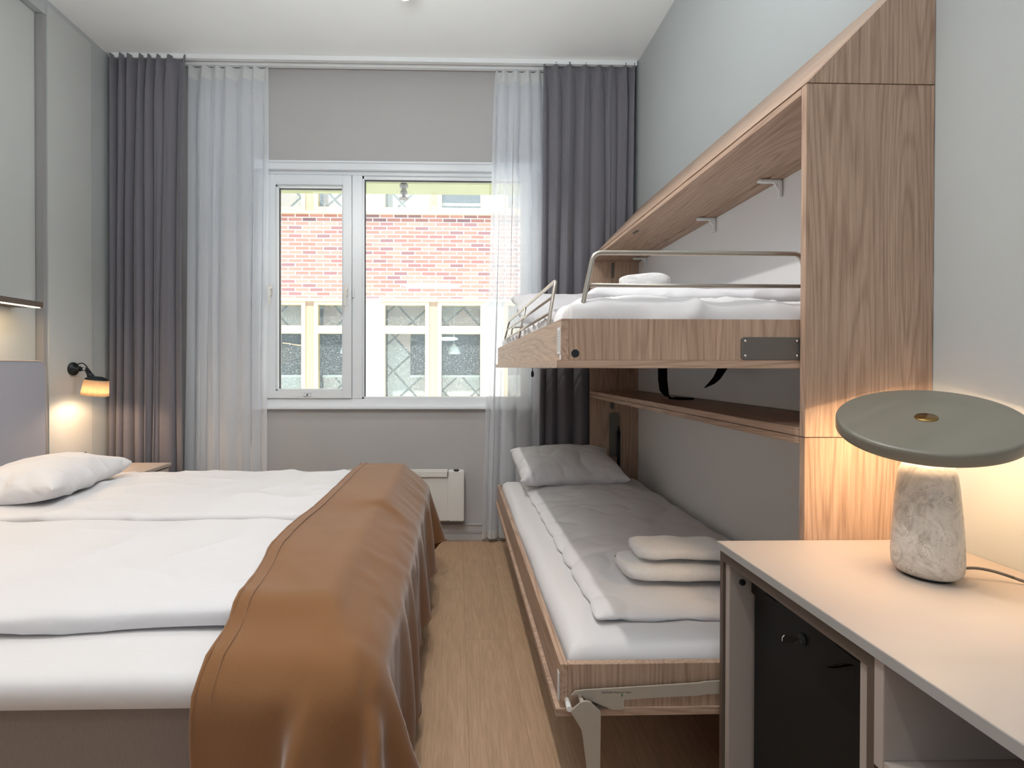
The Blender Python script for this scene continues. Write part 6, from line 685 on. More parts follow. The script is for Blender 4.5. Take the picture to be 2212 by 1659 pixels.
def farwin(x0, x1, z0, z1, ztr=None, diamond='low', w_=.072):
    f = B(); t = w_
    for a in ((x0, x0+t, z0, z1), (x1-t, x1, z0, z1), (x0+t, x1-t, z1-t*.9, z1), (x0+t, x1-t, z0, z0+t)): f.box((a[0], FY-.02, a[2]), (a[1], FY+.12, a[3]))
    if ztr: f.box((x0+t, FY-.02, ztr-.14), (x1-t, FY+.12, ztr))
    fo = f.build('window_frame', 'cream', bl)
    B().box((x0+t, FY+.05, z0+t), (x1-t, FY+.06, z1-t)).build('pane', 'farglass', fo)
    if ztr: B().box((x0+t, FY+.35, ztr-.05), (x1-t, FY+.37, z1)).build('reflection_panel', 'diamond', fo)  # diamond panels behind the glass stand in for reflections in it
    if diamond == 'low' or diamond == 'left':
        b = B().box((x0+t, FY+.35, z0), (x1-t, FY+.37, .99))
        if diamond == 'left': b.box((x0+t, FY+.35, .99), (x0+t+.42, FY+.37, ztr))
        b.build('reflection_panel', 'diamond', fo)
        B().box((x0+t+(.42 if diamond == 'left' else 0), FY+.28, .99), (x1-t, FY+.37, 1.03)).build('inner_sill', 'fac_white', fo)
    if diamond == 'all': B().box((x0+t, FY+.35, z0), (x1-t, FY+.37, z1)).build('reflection_panel', 'diamond', fo)
for i, m in enumerate(mods):
    if m > 3: continue
    if i == 0: continue
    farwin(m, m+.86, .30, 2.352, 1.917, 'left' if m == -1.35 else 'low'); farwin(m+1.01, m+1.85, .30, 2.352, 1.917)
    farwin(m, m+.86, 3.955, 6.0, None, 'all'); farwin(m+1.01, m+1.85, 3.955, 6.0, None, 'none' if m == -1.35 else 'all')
    fbox('post', 'post', m+.86, m+1.01, .30, 2.352, 0, .2); fbox('post', 'post', m+.86, m+1.01, 3.955, 6.0, 0, .2)
fbox('panel', 'fac_white', -5.75, -3.9, .3, 2.352); fbox('panel', 'fac_white', 3.05, 4.9, .3, 2.352)
fbox('panel', 'fac_white', -5.75, -3.9, 3.955, 6); fbox('panel', 'fac_white', 3.05, 4.9, 3.955, 6)
# roof light inside upper right window: raised blind
fbox('blind', 'fac_white', -.28, .43, 4.13, 4.17, .16, .2)
# pendant lamps hanging in the rooms opposite
for x, t_ in ((-.045, 'white pendant lamp behind the rightmost lower window of the brick building'), (-2.03, 'white pendant lamp behind a lower left window of the brick building')):
    p = thing('pendant_lamp', t_, 'pendant lamp', (x, FY+.27, 1.42), 'pendant lamps in the building opposite')
    B().lathe([(.0, .19), (.02, .19), (.03, .165), (.075, .13), (.105, .06), (.11, 0), (.10, 0), (.095, .05), (.06, .11), (0, .15)], (x, FY+.27, 1.42), 24, cap=False).build('shade', 'fac_white', p)
    B().tube([(x, FY+.27, 1.60), (x, FY+.27, 2.40)], .006, 6).build('cord', 'fac_white', p)
sp = thing('sprinkler', 'white pipe and sprinkler head hanging from the outdoor overhang', 'sprinkler', (-.50, 4.7, 3.0))
B().tube([(-.50, 4.7, 3.0), (-.50, 4.7, 2.885)], .030, 14).build('pipe', 'steel', sp)
B().lathe([(.028, .06), (.040, .055), (.040, .03), (.024, .02), (.024, 0), (.034, -.012), (.034, -.03), (.016, -.04), (.016, -.06)], (-.50, 4.7, 2.845), 20).build('fitting', 'steel', sp)
B().lathe([(.045, 0), (.045, .006), (.01, .012), (.01, .03)], (-.50, 4.7, 2.765), 20).build('deflector', 'steel', sp)
ol = B().lathe([(.035, 0), (.035, .012)], (-.25, 4.55, 2.990), 20).build('soffit_downlight', 'spot'); tag(ol, 'small lit round downlight in the ochre outdoor overhang', 'downlight')

# ------------------------------------------------------------------ curtain rails
for y, t_ in ((3.245, 'white ceiling curtain rail nearer the room, carrying the grey curtains'), (3.325, 'white ceiling curtain rail next to the wall, carrying the sheer curtains')):
    zb = 3.158 if y < 3.3 else 3.166
    o = B().box((XL+.02, y-.012, zb), (XR-.01, y+.012, H), .002).box((XL+.02, y-.014, zb), (XR-.01, y-.008, zb+.006), .001).build('curtain_rail', 'white'); tag(o, t_, 'curtain rail', 'ceiling curtain rails')

# ------------------------------------------------------------------ curtains
def curtain(name, label, mat, top, bot, yc, zt, zb, folds, amp, seed, thick=None, tape=False, group=None, ns=26, swing=None):
    rnd = random.Random(seed)
    ph = []; acc = 0
    ws = [rnd.uniform(.6, 1.5) for _ in range(folds)]; tot = sum(ws)
    amps = [rnd.uniform(.65, 1.15) for _ in range(folds)]
    n = folds*ns
    edges = [0]
    for w_ in ws: edges.append(edges[-1]+w_/tot)
    def xy(s, v):
        # s along width in fold units, v=0 top .. 1 bottom
        k = min(folds-1, int(s)); f = s-k
        u = edges[k]+(edges[k+1]-edges[k])*f
        xt = top[0]+(top[1]-top[0])*u; xb = bot[0]+(bot[1]-bot[0])*u
        e = v**.7
        x = xt+(xb-xt)*e
        wdt = (edges[k+1]-edges[k])*abs(top[1]-top[0])
        a = amp*amps[k]
        # pinch pleat at the top: sharp ridges; rounded omega folds below
        c = math.cos(2*PI*f)
        pin = (abs(math.cos(PI*f))**6)
        yt = -a*.85*pin+a*.15
        yb = -a*.75*c - a*.12*math.cos(4*PI*f+seed+k)
        g = min(1, v*9)**.8
        y = yt*(1-g)+yb*g
        x += g*wdt*.20*math.sin(2*PI*f)*(1 if k % 2 else .8)
        x += .010*math.sin(v*3.1+k*1.7)*min(1, v*3) + .006*noise.noise(Vector((s*1.3, v*2.5, seed)))
        y += .012*noise.noise(Vector((s*.8, v*2+3, seed+5)))*min(1, v*4)
        return x, y
    nz = 30
    def fn(a, b):
        x, y = xy(min(a*folds, folds-1e-6), b)
        dip = .012*(1-abs(math.cos(PI*((a*folds) % 1)))**2)*(1-min(1, b*12))
        return (x, yc+y, zt-(zt-zb)*(b**1.15)-dip)
    root = thing(name, label, 'curtain', ((top[0]+top[1])/2, yc, zb), group)
    if not tape:
        o = B().grid(n+1, nz, fn).build('fabric_panel', mat, root)
        solidify(o, thick)
    else:
        tz = .085
        o = B().grid(n+1, nz, fn).build('fabric_panel', mat, root)
        def ft(a, b):
            x, y, z = fn(a, (b*tz/(zt-zb))**(1/1.15)); return (x, y-.0015, z)
        lab(B().grid(n+1, 4, ft).build('heading_tape', 'tape', root), 'opaque white heading tape')
        def fh(a, b):
            q = 1-(.05/(zt-zb))*(1-b)
            x, y, z = fn(a, q); return (x, y-.0015, z)
        B().grid(n+1, 3, fh).build('hem', 'tape', root)
    return root
curtain('curtain', 'heavy grey curtain drawn to the left corner beside the wall lamp', 'drape', (-2.205, -1.735), (-2.225, -1.765), 3.240, 3.172, .02, 7, .048, 4, .004, group='grey curtains')
curtain('curtain', 'heavy grey curtain hanging at the right behind the bunk beds', 'drape', (.565, 1.165), (.535, 1.165), 3.258, 3.172, .02, 7, .036, 11, .004, group='grey curtains')
curtain('sheer_curtain', 'white sheer curtain hanging left of the casement window', 'sheer', (-1.76, -1.245), (-1.80, -1.245), 3.326, 3.166, .03, 6, .030, 9, tape=True, group='sheer curtains')
curtain('sheer_curtain', 'white sheer curtain hanging right of the window beside the radiator', 'sheer', (.262, .600), (.172, .62), 3.326, 3.166, .03, 5, .030, 21, tape=True, group='sheer curtains')

# ------------------------------------------------------------------ radiator
rd = thing('panel_heater', 'white flat electric panel heater mounted low on the far wall', 'radiator', (-.34, 3.32, .145))
ry0, ry1 = 3.285, 3.352
B().box((-.725, ry0+.012, .150), (-.052, ry1, .455), .006).build('body', 'rad', rd)
B().box((-.052, ry0+.006, .150), (.052, ry1, .488), .006).build('control_box', 'rad', rd)
B().box((-.730, ry0, .448), (-.056, ry0+.006, .487), .002).box((-.730, ry1-.006, .448), (-.056, ry1, .489), .002).box((-.730, ry0, .448), (-.724, ry1, .489), .002).box((-.062, ry0, .448), (-.056, ry1, .489), .002).build('top_channel', 'rad', rd)
g = B()
for k in range(46): g.box((-.718+k*.0143, ry0+.008, .470), (-.711+k*.0143, ry1-.008, .476))
g.build('grille', 'rad', rd)
B().box((-.722, ry0+.008, .452), (-.064, ry1-.008, .458)).build('grille_opening', 'dark', rd)
B().lathe([(.020, 0), (.020, .004), (.015, .008)], (0, 3.31, .486), 24).build('dial', 'dark', rd)
B().box((-.715, YF-.020, .20), (-.02, YF-.0005, .40)).build('wall_bracket', 'rad', rd)

# ------------------------------------------------------------------ ceiling spots
for k, y in enumerate((2.50, 1.10, -.35)):
    lb = ['white cylinder ceiling spot nearest the window', 'white cylinder ceiling spot above the aisle', 'white cylinder ceiling spot at the room end'][k]
    s_ = thing('ceiling_spot', lb, 'ceiling light', (-.262, y, H), 'ceiling spots over the aisle')
    B().lathe([(.030, 0), (.030, .155)], (-.262, y, H-.156), 32).build('housing', 'rad', s_)
    B().lathe([(.0255, 0), (.0255, .003)], (-.262, y, H-.159), 32).build('lens', 'spot', s_)
    light('spot_beam', 'SPOT', (-.262, y, H-.175), [44, 56, 30][k], (1, .96, .92), s_, spot_size=R(125), spot_blend=.5, shadow_soft_size=.022)

# ------------------------------------------------------------------ headboard, shelf, wall lamp
hb = thing('headboard', 'lavender grey upholstered headboard with piped rounded corner', 'headboard', (-2.2, 1.3, 0))
def rr(y0_, y1_, z0_, z1_, r, n=8):
    p = [(y0_, z0_), (y1_, z0_)]
    for k in range(n+1):
        a = PI/2*k/n; p.append((y1_-r+r*math.cos(a), z1_-r+r*math.sin(a)))
    p.append((y0_, z1_)); return p
o = B().prism(rr(-.3, 2.672, .1, 1.205, .045), 0, NX+.008, -2.172, .004).build('padded_panel', 'headboard', hb)
pp = [(-2.175, -.3, 1.206)]+[(-2.175, y, z) for y, z in rr(-.3, 2.672, .1, 1.205, .045)[2:11][::-1]]+[(-2.175, 2.673, .12)]
B().tube(pp, .0045, 8).build('piping', 'desk_side', hb)
sh = thing('wall_shelf', 'dark slim wall shelf with warm light strip above the headboard', 'shelf', (-2.2, 1, 1.48))
B().box((NX, -.3, 1.480), (-2.124, 2.597, 1.508), .001).build('board', 'desk_dark', sh)
B().box((-2.150, -.25, 1.4765), (-2.130, 2.585, 1.4800)).build('light_strip', 'led', sh)
ll = light('shelf_glow', 'AREA', (-2.16, 1.2, 1.474), 9.0, (1, .72, .42), sh, shape='RECTANGLE', size=.03, size_y=2.7)

wl = thing('wall_lamp', 'black reading lamp with ribbed cream shade lit on the left wall', 'wall lamp', (XL, 2.945, 1.164))
RX = Matrix.Rotation(PI/2, 3, 'Y')
B().lathe([(.038, 0), (.039, .006), (.036, .014), (.016, .018), (.015, .045), (.013, .047)], (XL+.006, 2.945, 1.164), 32, RX).build('wall_plate', 'black', wl)
kn = Vector((-2.160, 2.945, 1.162)); st = Vector((-2.118, 2.925, 1.110))
B().tube([(-2.205, 2.945, 1.164), kn], .011, 12).build('arm', 'black', wl)
B().tube([kn, kn+(st-kn)*.5, st], .014, 14, rad=[.011, .014, .020]).build('neck', 'black', wl)
lab(B().lathe([(.0085, 0), (.0085, .004)], tuple(kn+Vector((-.004, -.014, .002))), 16, Matrix.Rotation(PI/2, 3, 'X')).build('pivot_screw', 'chrome', wl), 'pale round pivot screw')
B().tube([(-2.215, 2.935, 1.172), (-2.195, 2.925, 1.196), (-2.165, 2.925, 1.198), (-2.142, 2.925, 1.175), (-2.128, 2.925, 1.128)], .0035, 8, round_=.02).build('cable', 'black', wl)
RS = Matrix.Rotation(.13, 3, 'Y')
sc0 = Vector((-2.094, 2.915, 1.012))
B().lathe([(0, .106), (.028, .108), (.052, .098), (.0585, .092), (.0585, .088)], sc0, 40, RS, cap=False).build('cap', 'black', wl)
rb = B(); nrib = 60
def shp(u, z):
    r = (.0665-.0085*(z/.09))*(1+.018*math.cos(2*PI*u*nrib)); a = 2*PI*u
    return sc0+RS @ Vector((r*math.cos(a), r*math.sin(a), z))
rb.grid(nrib*6+1, 3, lambda u, v: shp(u, .09*v))
shm, nt, b_, N_, L_ = nodes('ribbed_cream_glass'); setb(b_, (.62, .46, .30), .5, 0, .3)
nt.nodes.remove(b_)
_t = N_('ShaderNodeBsdfTranslucent'); _t.inputs[0].default_value = (.80, .66, .50, 1); _d = N_('ShaderNodeBsdfDiffuse'); _d.inputs[0].default_value = (.62, .48, .34, 1)
_x = N_('ShaderNodeMixShader'); _x.inputs[0].default_value = .42; L_(_t.outputs[0], _x.inputs[1]); L_(_d.outputs[0], _x.inputs[2]); L_(_x.outputs[0], nt.nodes['Material Output'].inputs[0])
M['ribbed'] = shm
solidify(rb.build('shade', 'ribbed', wl), .0015)
B().lathe([(0, 0), (.060, 0), (.060, .004), (0, .004)], tuple(sc0+RS @ Vector((0, 0, .012))), 32, RS, cap=False).build('diffuser', 'bulb', wl)
light('wall_lamp_bulb', 'SPOT', tuple(sc0+RS @ Vector((0, 0, .006))), 8, (1, .66, .42), wl, spot_size=R(164), spot_blend=.45, shadow_soft_size=.03)
light('wall_lamp_inner', 'POINT', tuple(sc0+RS @ Vector((0, 0, .05))), .13, (1, .76, .54), wl, shadow_soft_size=.01)
tag(B().box((XL+.006, 2.965, .600), (XL+.016, 3.045, .662), .003).build('wall_socket', 'dark'), 'small black wall socket above the nightstand', 'socket')

ns = thing('nightstand', 'small beige nightstand between the double bed and grey curtain', 'nightstand', (-2.02, 3.0, 0))
B().box((-2.243, 2.86, .552), (-1.80, 3.17, .572), .002).build('top', 'desk', ns)
B().box((-2.240, 2.87, .10), (-1.82, 3.16, .552), .002).build('body', 'desk_side', ns)
B().box((-1.82, 2.88, .34), (-1.806, 3.15, .545), .002).build('drawer', 'desk', ns)
for x in (-2.22, -1.86):
    for y in (2.89, 3.14): B().box((x, y-.02, 0), (x+.03, y, .10), .002).build('leg', 'desk_dark', ns)

# ------------------------------------------------------------------ double bed
bd = thing('double_bed', 'upholstered taupe double bed base against the grey headboard', 'bed', (-1.2, 1.9, 0))
BX0, BX1, BY0, BY1 = -2.165, -.195, 1.035, 2.80
B().box((BX0, BY0+.012, .09), (-.545, BY1, .470), .006).box((-.538, BY0+.012, .09), (BX1-.006, BY1, .470), .006).build('box_spring', 'boxspring', bd)
B().tube([(BX0, BY0+.012, .466), (-.55, BY0+.012, .466), (-.548, BY0+.012, .10)], .004, 8, round_=.01).build('piping', 'boxspring', bd)
for x in (BX0+.08, BX1-.08):
    for y in (BY0+.1, BY1-.1): B().lathe([(.022, 0), (.028, .09)], (x, y, 0), 16).build('leg', 'desk_dark', bd)
def sk(u, v):
    y = BY0+.05+(BY1-BY0-.06)*u; s = 34*PI*u
    return (BX1+.012+.012*math.sin(s)*(1-v)+.006*(1-v), y, .045+.42*v)
solidify(B().grid(260, 6, sk).build('skirt', 'skirt', bd), .002)
def softbox(x0, x1, y0, y1, z0, z1, r, seed, amp=.006, nx=40, ny=40, sag=0, scale=3.0, edge=None, drop=.0, pw=2.4):
    """closed puffy slab: rounded rim, gently undulating top"""
    b = B(); g = {}
    def hgt(x, y):
        n = noise.noise(Vector((x*scale, y*scale*1.3, seed)))*amp+noise.noise(Vector((x*scale*3.1, y*scale*2.7, seed+9)))*amp*.45
        return n
    def top(u, v):
        x = x0+(x1-x0)*u; y = y0+(y1-y0)*v
        d = min(x-x0, x1-x, y-y0, y1-y)
        k = 1-max(0, 1-d/r)**pw
        k = max(0, k)**(1/pw)
        wob = 0 if edge is None else edge*noise.noise(Vector((x*2.2, y*2.2, seed+4)))
        return x, y, k, wob
    xs = sorted(set([0, .3*r, r*.1, .6*r, r]+[(x1-x0)-q for q in (0, .3*r, r*.1, .6*r, r)]+[r+((x1-x0)-2*r)*i/nx for i in range(nx+1)]))
    yy = sorted(set([0, .3*r, r*.1, .6*r, r]+[(y1-y0)-q for q in (0, .3*r, r*.1, .6*r, r)]+[r+((y1-y0)-2*r)*i/ny for i in range(ny+1)]))
    vs = []; fs = []
    W, Hh = len(xs), len(yy)
    for lay in (0, 1):
        for q in yy:
            for p in xs:
                x, y, k, wob = top(p/(x1-x0), q/(y1-y0))
                zz = z1+hgt(x, y)
                zmid = (z0+zz)/2
                z = zmid+(zz-zmid)*k if lay == 0 else zmid-(zmid-z0)*min(1, k*1.6)
                e = 1 if (p in (xs[0], xs[-1]) or q in (yy[0], yy[-1])) else 0
                fall = max(0, 1-min(x-x0, x1-x, y-y0, y1-y)/(r*2.5))
                vs.append((x+wob*fall, y+(wob*.8 if edge else 0)*fall, z))
    for j in range(Hh-1):
        for i in range(W-1):
            a = j*W+i; fs.append((a, a+1, a+W+1, a+W))
            a += W*Hh; fs.append((a, a+W, a+W+1, a+1))
    b.mesh(vs, fs); bmesh.ops.remove_doubles(b.bm, verts=b.bm.verts[:], dist=.0003)
    return b
mt = softbox(BX0+.005, BX1, BY0-.012, BY1, .470, .538, .045, 2, .004, 40, 36)
tag(mt.build('mattress', 'linen_flat'), 'white sheeted mattress on the taupe double bed base', 'mattress')
d1 = softbox(-1.95, -.300, 1.185, 1.930, .541, .598, .05, 14, .008, 50, 34, edge=.035)
d1o = tag(subd(d1.build('duvet', 'linen'), 2), 'flat white duvet on the near half of the double bed', 'duvet', 'duvets on the double bed')
d2 = softbox(-1.95, -.285, 1.936, 2.77, .541, .612, .055, 31, .010, 50, 34, edge=.03)
wrinkle(d1o, .009, .26)
d2o = tag(subd(d2.build('duvet', 'linen'), 2), 'flat white duvet on the window side of the double bed', 'duvet', 'duvets on the double bed')
wrinkle(d2o, .012, .22)
def packed(k, mat, scale, rot, loc, name, cat, label, group=None, parent=None, sub=2, bend=None, wr=(.008, .16)):
    n, (a, c), nums = PACK[k]
    vs = unpack(nums); zlo = min(v[2] for v in vs)
    mid = Matrix.Rotation(R(rot[2]), 3, 'Z') @ Matrix.Rotation(R(rot[1]), 3, 'Y') @ Matrix.Rotation(R(rot[0]), 3, 'X')
    out = []
    for v in vs:
        p = Vector((v[0]*scale[0], v[1]*scale[1], (v[2]-zlo)*scale[2]))
        if bend: p = bend(p)
        out.append(mid @ p+Vector(loc))
    b = B().mesh(out, shell_faces(a, c))
    o = b.build(name, mat); subd(o, sub); wrinkle(o, *wr)
    return tag(o, label, cat, group)
packed('pillow', 'linen', (1.08, 1.06, 1.05), (0, -3, 8), (-1.89, 2.31, .606), 'pillow', 'pillow', 'plump white pillow on the double bed against the headboard', 'white pillows')

# throw
n, (a, c), nums = PACK['throw']
vs = unpack(nums)
fs = [(j*a+i, j*a+i+1, j*a+a+i+1, j*a+a+i) for j in range(c-1) for i in range(a-1)]
tb = B().mesh([(x, y, z+0.004) for x, y, z in vs], fs)
th = thing('bed_throw', 'brown blanket throw draped over the foot of the double bed', 'blanket', (-.35, 1.9, .02))
solidify(subd(tb.build('cloth', 'throw', th), 2), .006, 0)
def hemline(idx):
    pts = [Vector(vs[k])+Vector((0, 0, 0.004)) for k in idx]
    return pts
hm = B()
for idx in ([j*a for j in range(c)], [j*a+a-1 for j in range(c)], [i for i in range(a)], [(c-1)*a+i for i in range(a)]):
    hm.tube(hemline(idx), .0055, 6)
hm.build('hem', 'throw', th)
st = B().tube([Vector(vs[j*a+1])+Vector((0, 0, 0.004+.004)) for j in range(8, c-8)], .0022, 6)
st.build('seam', 'throw', th)

# ------------------------------------------------------------------ wall beds
PX, PYN, PYF = .866, 1.212, 3.187
TH = .019
def screws(par, pts, r=.004, axis='Y', mat='chrome', y=None):
    rt = {'Y': Matrix.Rotation(PI/2, 3, 'X'), 'X': Matrix.Rotation(-PI/2, 3, 'Y')}[axis]
    for p in pts: B().lathe([(r, 0), (r, .0012), (r*.4, .002)], p, 12, rt).build('screw', mat, par)
for lvl in (0, 1):
    lo_, hi_ = (0.0, 1.0035) if lvl == 0 else (1.0055, 1.882)
    nm = ('lower fold-down wall bed in ash wood with legs folded out' if lvl == 0 else 'upper fold-down bunk bed in ash wood with metal guard rails')
    wb = thing('fold_down_bed', nm, 'bunk bed', (1.0, 2.2, lo_))
    B().box((PX, PYN, lo_), (XR-.001, PYN+TH, hi_), .0008).build('side_panel', 'wz', wb)
    B().box((PX, PYF, lo_), (XR-.001, PYF+TH, hi_), .0008).build('side_panel', 'wz', wb)
    ya, yb = PYN+TH+.0005, PYF-.0005
    if lvl == 0:
        B().box((PX-.001, ya, .985), (XR-.004, yb, 1.0035), .0008).build('top_board', 'wy', wb)
        B().box((XR-.012, ya, .05), (XR-.002, yb, .984)).build('back_panel', 'backpanel', wb)
        for y in (1.62, 2.05, 2.62): B().box((1.02, y-.03, .972), (1.06, y+.03, .985), .003).build('angle_bracket', 'steel', wb)
    else:
        B().box((PX-.001, ya, 1.0055), (XR-.004, yb, 1.026), .0008).build('bottom_board', 'wy', wb)
        B().box((PX, ya, 1.863), (1.125, yb, 1.881), .0008).box((1.127, ya, 1.860), (XR-.004, yb, 1.878), .0008).build('top_board', 'wy', wb)
        B().box((XR-.012, ya, 1.03), (XR-.002, yb, 1.859)).build('back_panel', 'backpanel', wb)
        for y in (1.78, 2.24, 3.06):
            B().box((1.095, y-.012, 1.850), (XR-.013, y+.012, 1.8595), .003).box((XR-.023, y-.012, 1.795), (XR-.013, y+.012, 1.858), .003).prism([(1.150, 1.851), (XR-.022, 1.851), (XR-.022, 1.822)], 1, y-.003, y+.003).build('shelf_bracket', 'white', wb)
        lab(B().box((PX+.03, 2.46, 1.858), (PX+.045, 2.51, 1.863), .001).build('catch', 'steel', wb), 'small metal catch under the top board')
    # tray
    z0_, z1_ = (.300, .429) if lvl == 0 else (1.176, 1.300)
    tx = .263; TY0, TY1 = 1.238, 3.150
    bz = z0_+.020
    B().box((tx-.012, TY0-.004, z0_), (1.16, TY1+.01, bz), .001).build('base_board', 'wx' if lvl == 0 else 'wx', wb)
    B().box((tx, TY0, bz), (tx+.019, TY1, z1_), .0008).build('side_board', 'wy', wb)
    e = B().box((tx+.0195, TY0, bz), (1.16, TY0+.019, z1_), .0008).build('end_board', 'wz', wb)
    B().box((tx+.0195, TY1-.019, bz), (1.16, TY1, z1_), .0008).build('end_board', 'wz', wb)
    B().box((1.141, TY0+.02, bz), (1.16, TY1-.02, z1_), .0008).build('side_board', 'wy', wb)
    if lvl == 1:
        # guard rails
        r_ = .0062
        yg = 1.285
        B().tube([(.319, yg, 1.26), (.321, yg, 1.305), (.357, yg, 1.477), (.905, yg, 1.477), (.945, yg, 1.30), (.946, yg, 1.26)], r_, 12, round_=.022).tube([(.339, yg, 1.392), (.924, yg, 1.392)], .0052, 12).build('guard_rail', 'rail', wb)
        xs_ = lambda z: .283+(z-1.303)*.20
        q = lambda y, z: (xs_(z), y, z)
        sr = B().tube([q(1.530, 1.26), q(1.530, 1.303), q(1.560, 1.452), q(2.93, 1.452), q(2.99, 1.345)], .0058, 12, round_=.02)
        sr.tube([q(1.547, 1.400), q(2.955, 1.400)], .0048, 10).tube([q(1.538, 1.348), q(2.99, 1.345)], .0048, 10).tube([q(2.26, 1.29), q(2.235, 1.452)], .0050, 10)
        sr.build('guard_rail', 'rail', wb)
        yk = 3.115
        B().tube([(.335, yk, 1.27), (.350, yk, 1.43), (.42, yk, 1.43), (.85, yk, 1.43), (.86, yk, 1.27)], .0055, 10, round_=.02).build('guard_rail', 'rail', wb)
        pl = B().prism([(.718, 1.204), (.724, 1.198), (1.02, 1.198), (1.02, 1.255), (.724, 1.255), (.718, 1.249)], 1, TY0-.003, TY0, .0005).build('mounting_plate', 'steel', wb)
        screws(pl, [(.729, TY0-.003, 1.208), (.729, TY0-.003, 1.245), (.862, TY0-.003, 1.208), (.862, TY0-.003, 1.245)], .0035)
        lab(B().lathe([(.0095, 0), (.0095, .001)], (.298, TY0-.0001, 1.213), 24, Matrix.Rotation(PI/2, 3, 'X')).build('bore_hole', 'dark', wb), 'round dark hole')
        B().lathe([(.0105, 0), (.0105, .0006), (.0095, .0008)], (.298, TY0+.0002, 1.213), 24, Matrix.Rotation(PI/2, 3, 'X')).build('hole_ring', 'desk_dark', wb)
        lb_ = B().box((tx-.0012, 1.246, 1.212), (tx-.0002, 1.285, 1.280)).box((tx-.0012, 1.240, 1.198), (tx-.0002, 1.256, 1.210)).build('sticker', 'backpanel', wb); lab(lb_, 'white instruction sticker')
        ln_ = B()
        for k in range(8): ln_.box((tx-.0015, 1.250, 1.219+k*.0074), (tx-.0011, 1.281, 1.2197+k*.0074))
        for k in range(4): ln_.box((tx-.0015, 1.254+k*.008, 1.219), (tx-.0011, 1.2546+k*.008, 1.272))
        ln_.build('print', 'desk_edge', lb_)
        B().tube([(.30, 1.95, 1.178), (.30, 1.95, 1.160)], .0015, 6).lathe([(.0, 0), (.005, .004), (.006, .014), (.004, .024), (0, .027)], (.30, 1.95, 1.138), 12).build('pull_knob', 'dark', wb)
        B().box((.35, 1.90, 1.173), (.36, 2.15, 1.176)).build('release_bar', 'steel', wb)
        # webbing straps under the bed
        sps = [(.965, 2.30, 1.178), (.966, 2.30, 1.12), (.972, 2.30, 1.075), (.990, 2.31, 1.045), (1.02, 2.32, 1.032), (1.07, 2.33, 1.0295), (1.12, 2.33, 1.030)]
        B().ribbon(sps, [(1, -.1, 0)]*2+[(.9, -.2, .3)]+[(.3, -.9, .1)]*1+[(0, 1, 0)]*3, [.042, .042, .040, .03, .024, .024, .024], .0012).build('strap', 'strap', wb)
        B().tube([(1.00, 2.312, 1.034), (1.03, 2.30, 1.031), (1.07, 2.285, 1.0305), (1.115, 2.30, 1.031), (1.125, 2.33, 1.031), (1.09, 2.345, 1.031), (1.04, 2.34, 1.034)], .0042, 8, round_=.02).build('strap', 'strap', wb)
        B().ribbon([(1.175-.06, 2.05, 1.178), (1.09, 2.05, 1.135), (1.07, 2.05, 1.115), (1.045, 2.06, 1.094)], [(1, 0, -.2), (1, 0, -.3), (.9, 0, -.4), (.9, 0, .3)], [.038, .030, .022, .006], .0015).build('strap', 'strap', wb)
        ym = B().prism([(1.000, 1.76), (1.010, 1.755), (1.018, 1.76), (1.018, 1.855), (1.000, 1.855)], 1, PYF-.004, PYF-.0005, .0005).build('catch_plate', 'steel', wb)
    else:
        # folding leg and link arm (outline read off the hardware, in the plane of the bed end)
        ay = 1.222
        arm = [(.288, .361), (.296, .371), (.318, .374), (.468, .381), (.608, .388), (.623, .391), (.700, .394), (.700, .362), (.623, .359), (.609, .356), (.466, .351), (.420, .348), (.420, .330), (.416, .323), (.392, .323), (.340, .345), (.326, .346), (.312, .363)]
        la = B().prism(arm, 1, ay, ay+.004, .0006).build('link_arm', 'beige_metal', wb)
        try:
            cu = bpy.data.curves.new('caution_text', 'FONT'); cu.body = 'CAUTION! Mind your fingers'; cu.size = .0068; cu.extrude = .0001
            to = bpy.data.objects.new('caution_text_curve', cu); C.objects.link(to)
            dg = bpy.context.evaluated_depsgraph_get(); me = bpy.data.meshes.new_from_object(to.evaluated_get(dg)); bpy.data.objects.remove(to)
            for v in me.vertices: v.co = Vector((v.co.x*.92, 0, v.co.y))
            me.materials.clear(); me.materials.append(M['dark'])
            co = bpy.data.objects.new('caution_text', me); C.objects.link(co); co.parent = la; co.location = Vector((.362, ay-.0006, .3655))-parent_origin(wb)
        except Exception as ex: print('text', ex)
        B().prism([(.4115, .364), (.414, .361), (.4165, .364), (.4165, .3625), (.414, .3555), (.4115, .3625)], 1, ay-.0008, ay-.0002).build('arrow_mark', 'green', la)
        leg = [(.305, .358), (.300, .353), (.2835, .340), (.2815, .334), (.3075, .290), (.311, .270), (.320, .200), (.330, .004), (.352, .004), (.354, .200), (.355, .334), (.336, .352), (.330, .358), (.318, .361)]
        B().prism(leg, 1, ay-.022, ay-.017, .0008).build('leg', 'beige_metal', wb)
        B().box((.320, ay-.03, 0), (.362, ay-.01, .006), .002).build('foot', 'dark', wb)
        B().tube([(.312, ay-.02, .350), (.312, TY0, .350)], .006, 14).build('pivot', 'beige_metal', wb)
        B().tube([(.278, ay-.018, .339), (.268+.012, TY0, .3395)], .0068, 16).build('spacer', 'rad', wb)
        B().box((.325, TY0-.012, .322), (.385, TY0, .344), .003).lathe([(.004, 0), (.004, .003)], (.352, TY0-.012, .331), 12, Matrix.Rotation(PI/2, 3, 'X')).build('pivot_block', 'steel', wb)
        # second leg at the window end
        B().prism([(x+.0, z) for x, z in leg], 1, TY1+.012, TY1+.017, .0008).build('leg', 'beige_metal', wb)
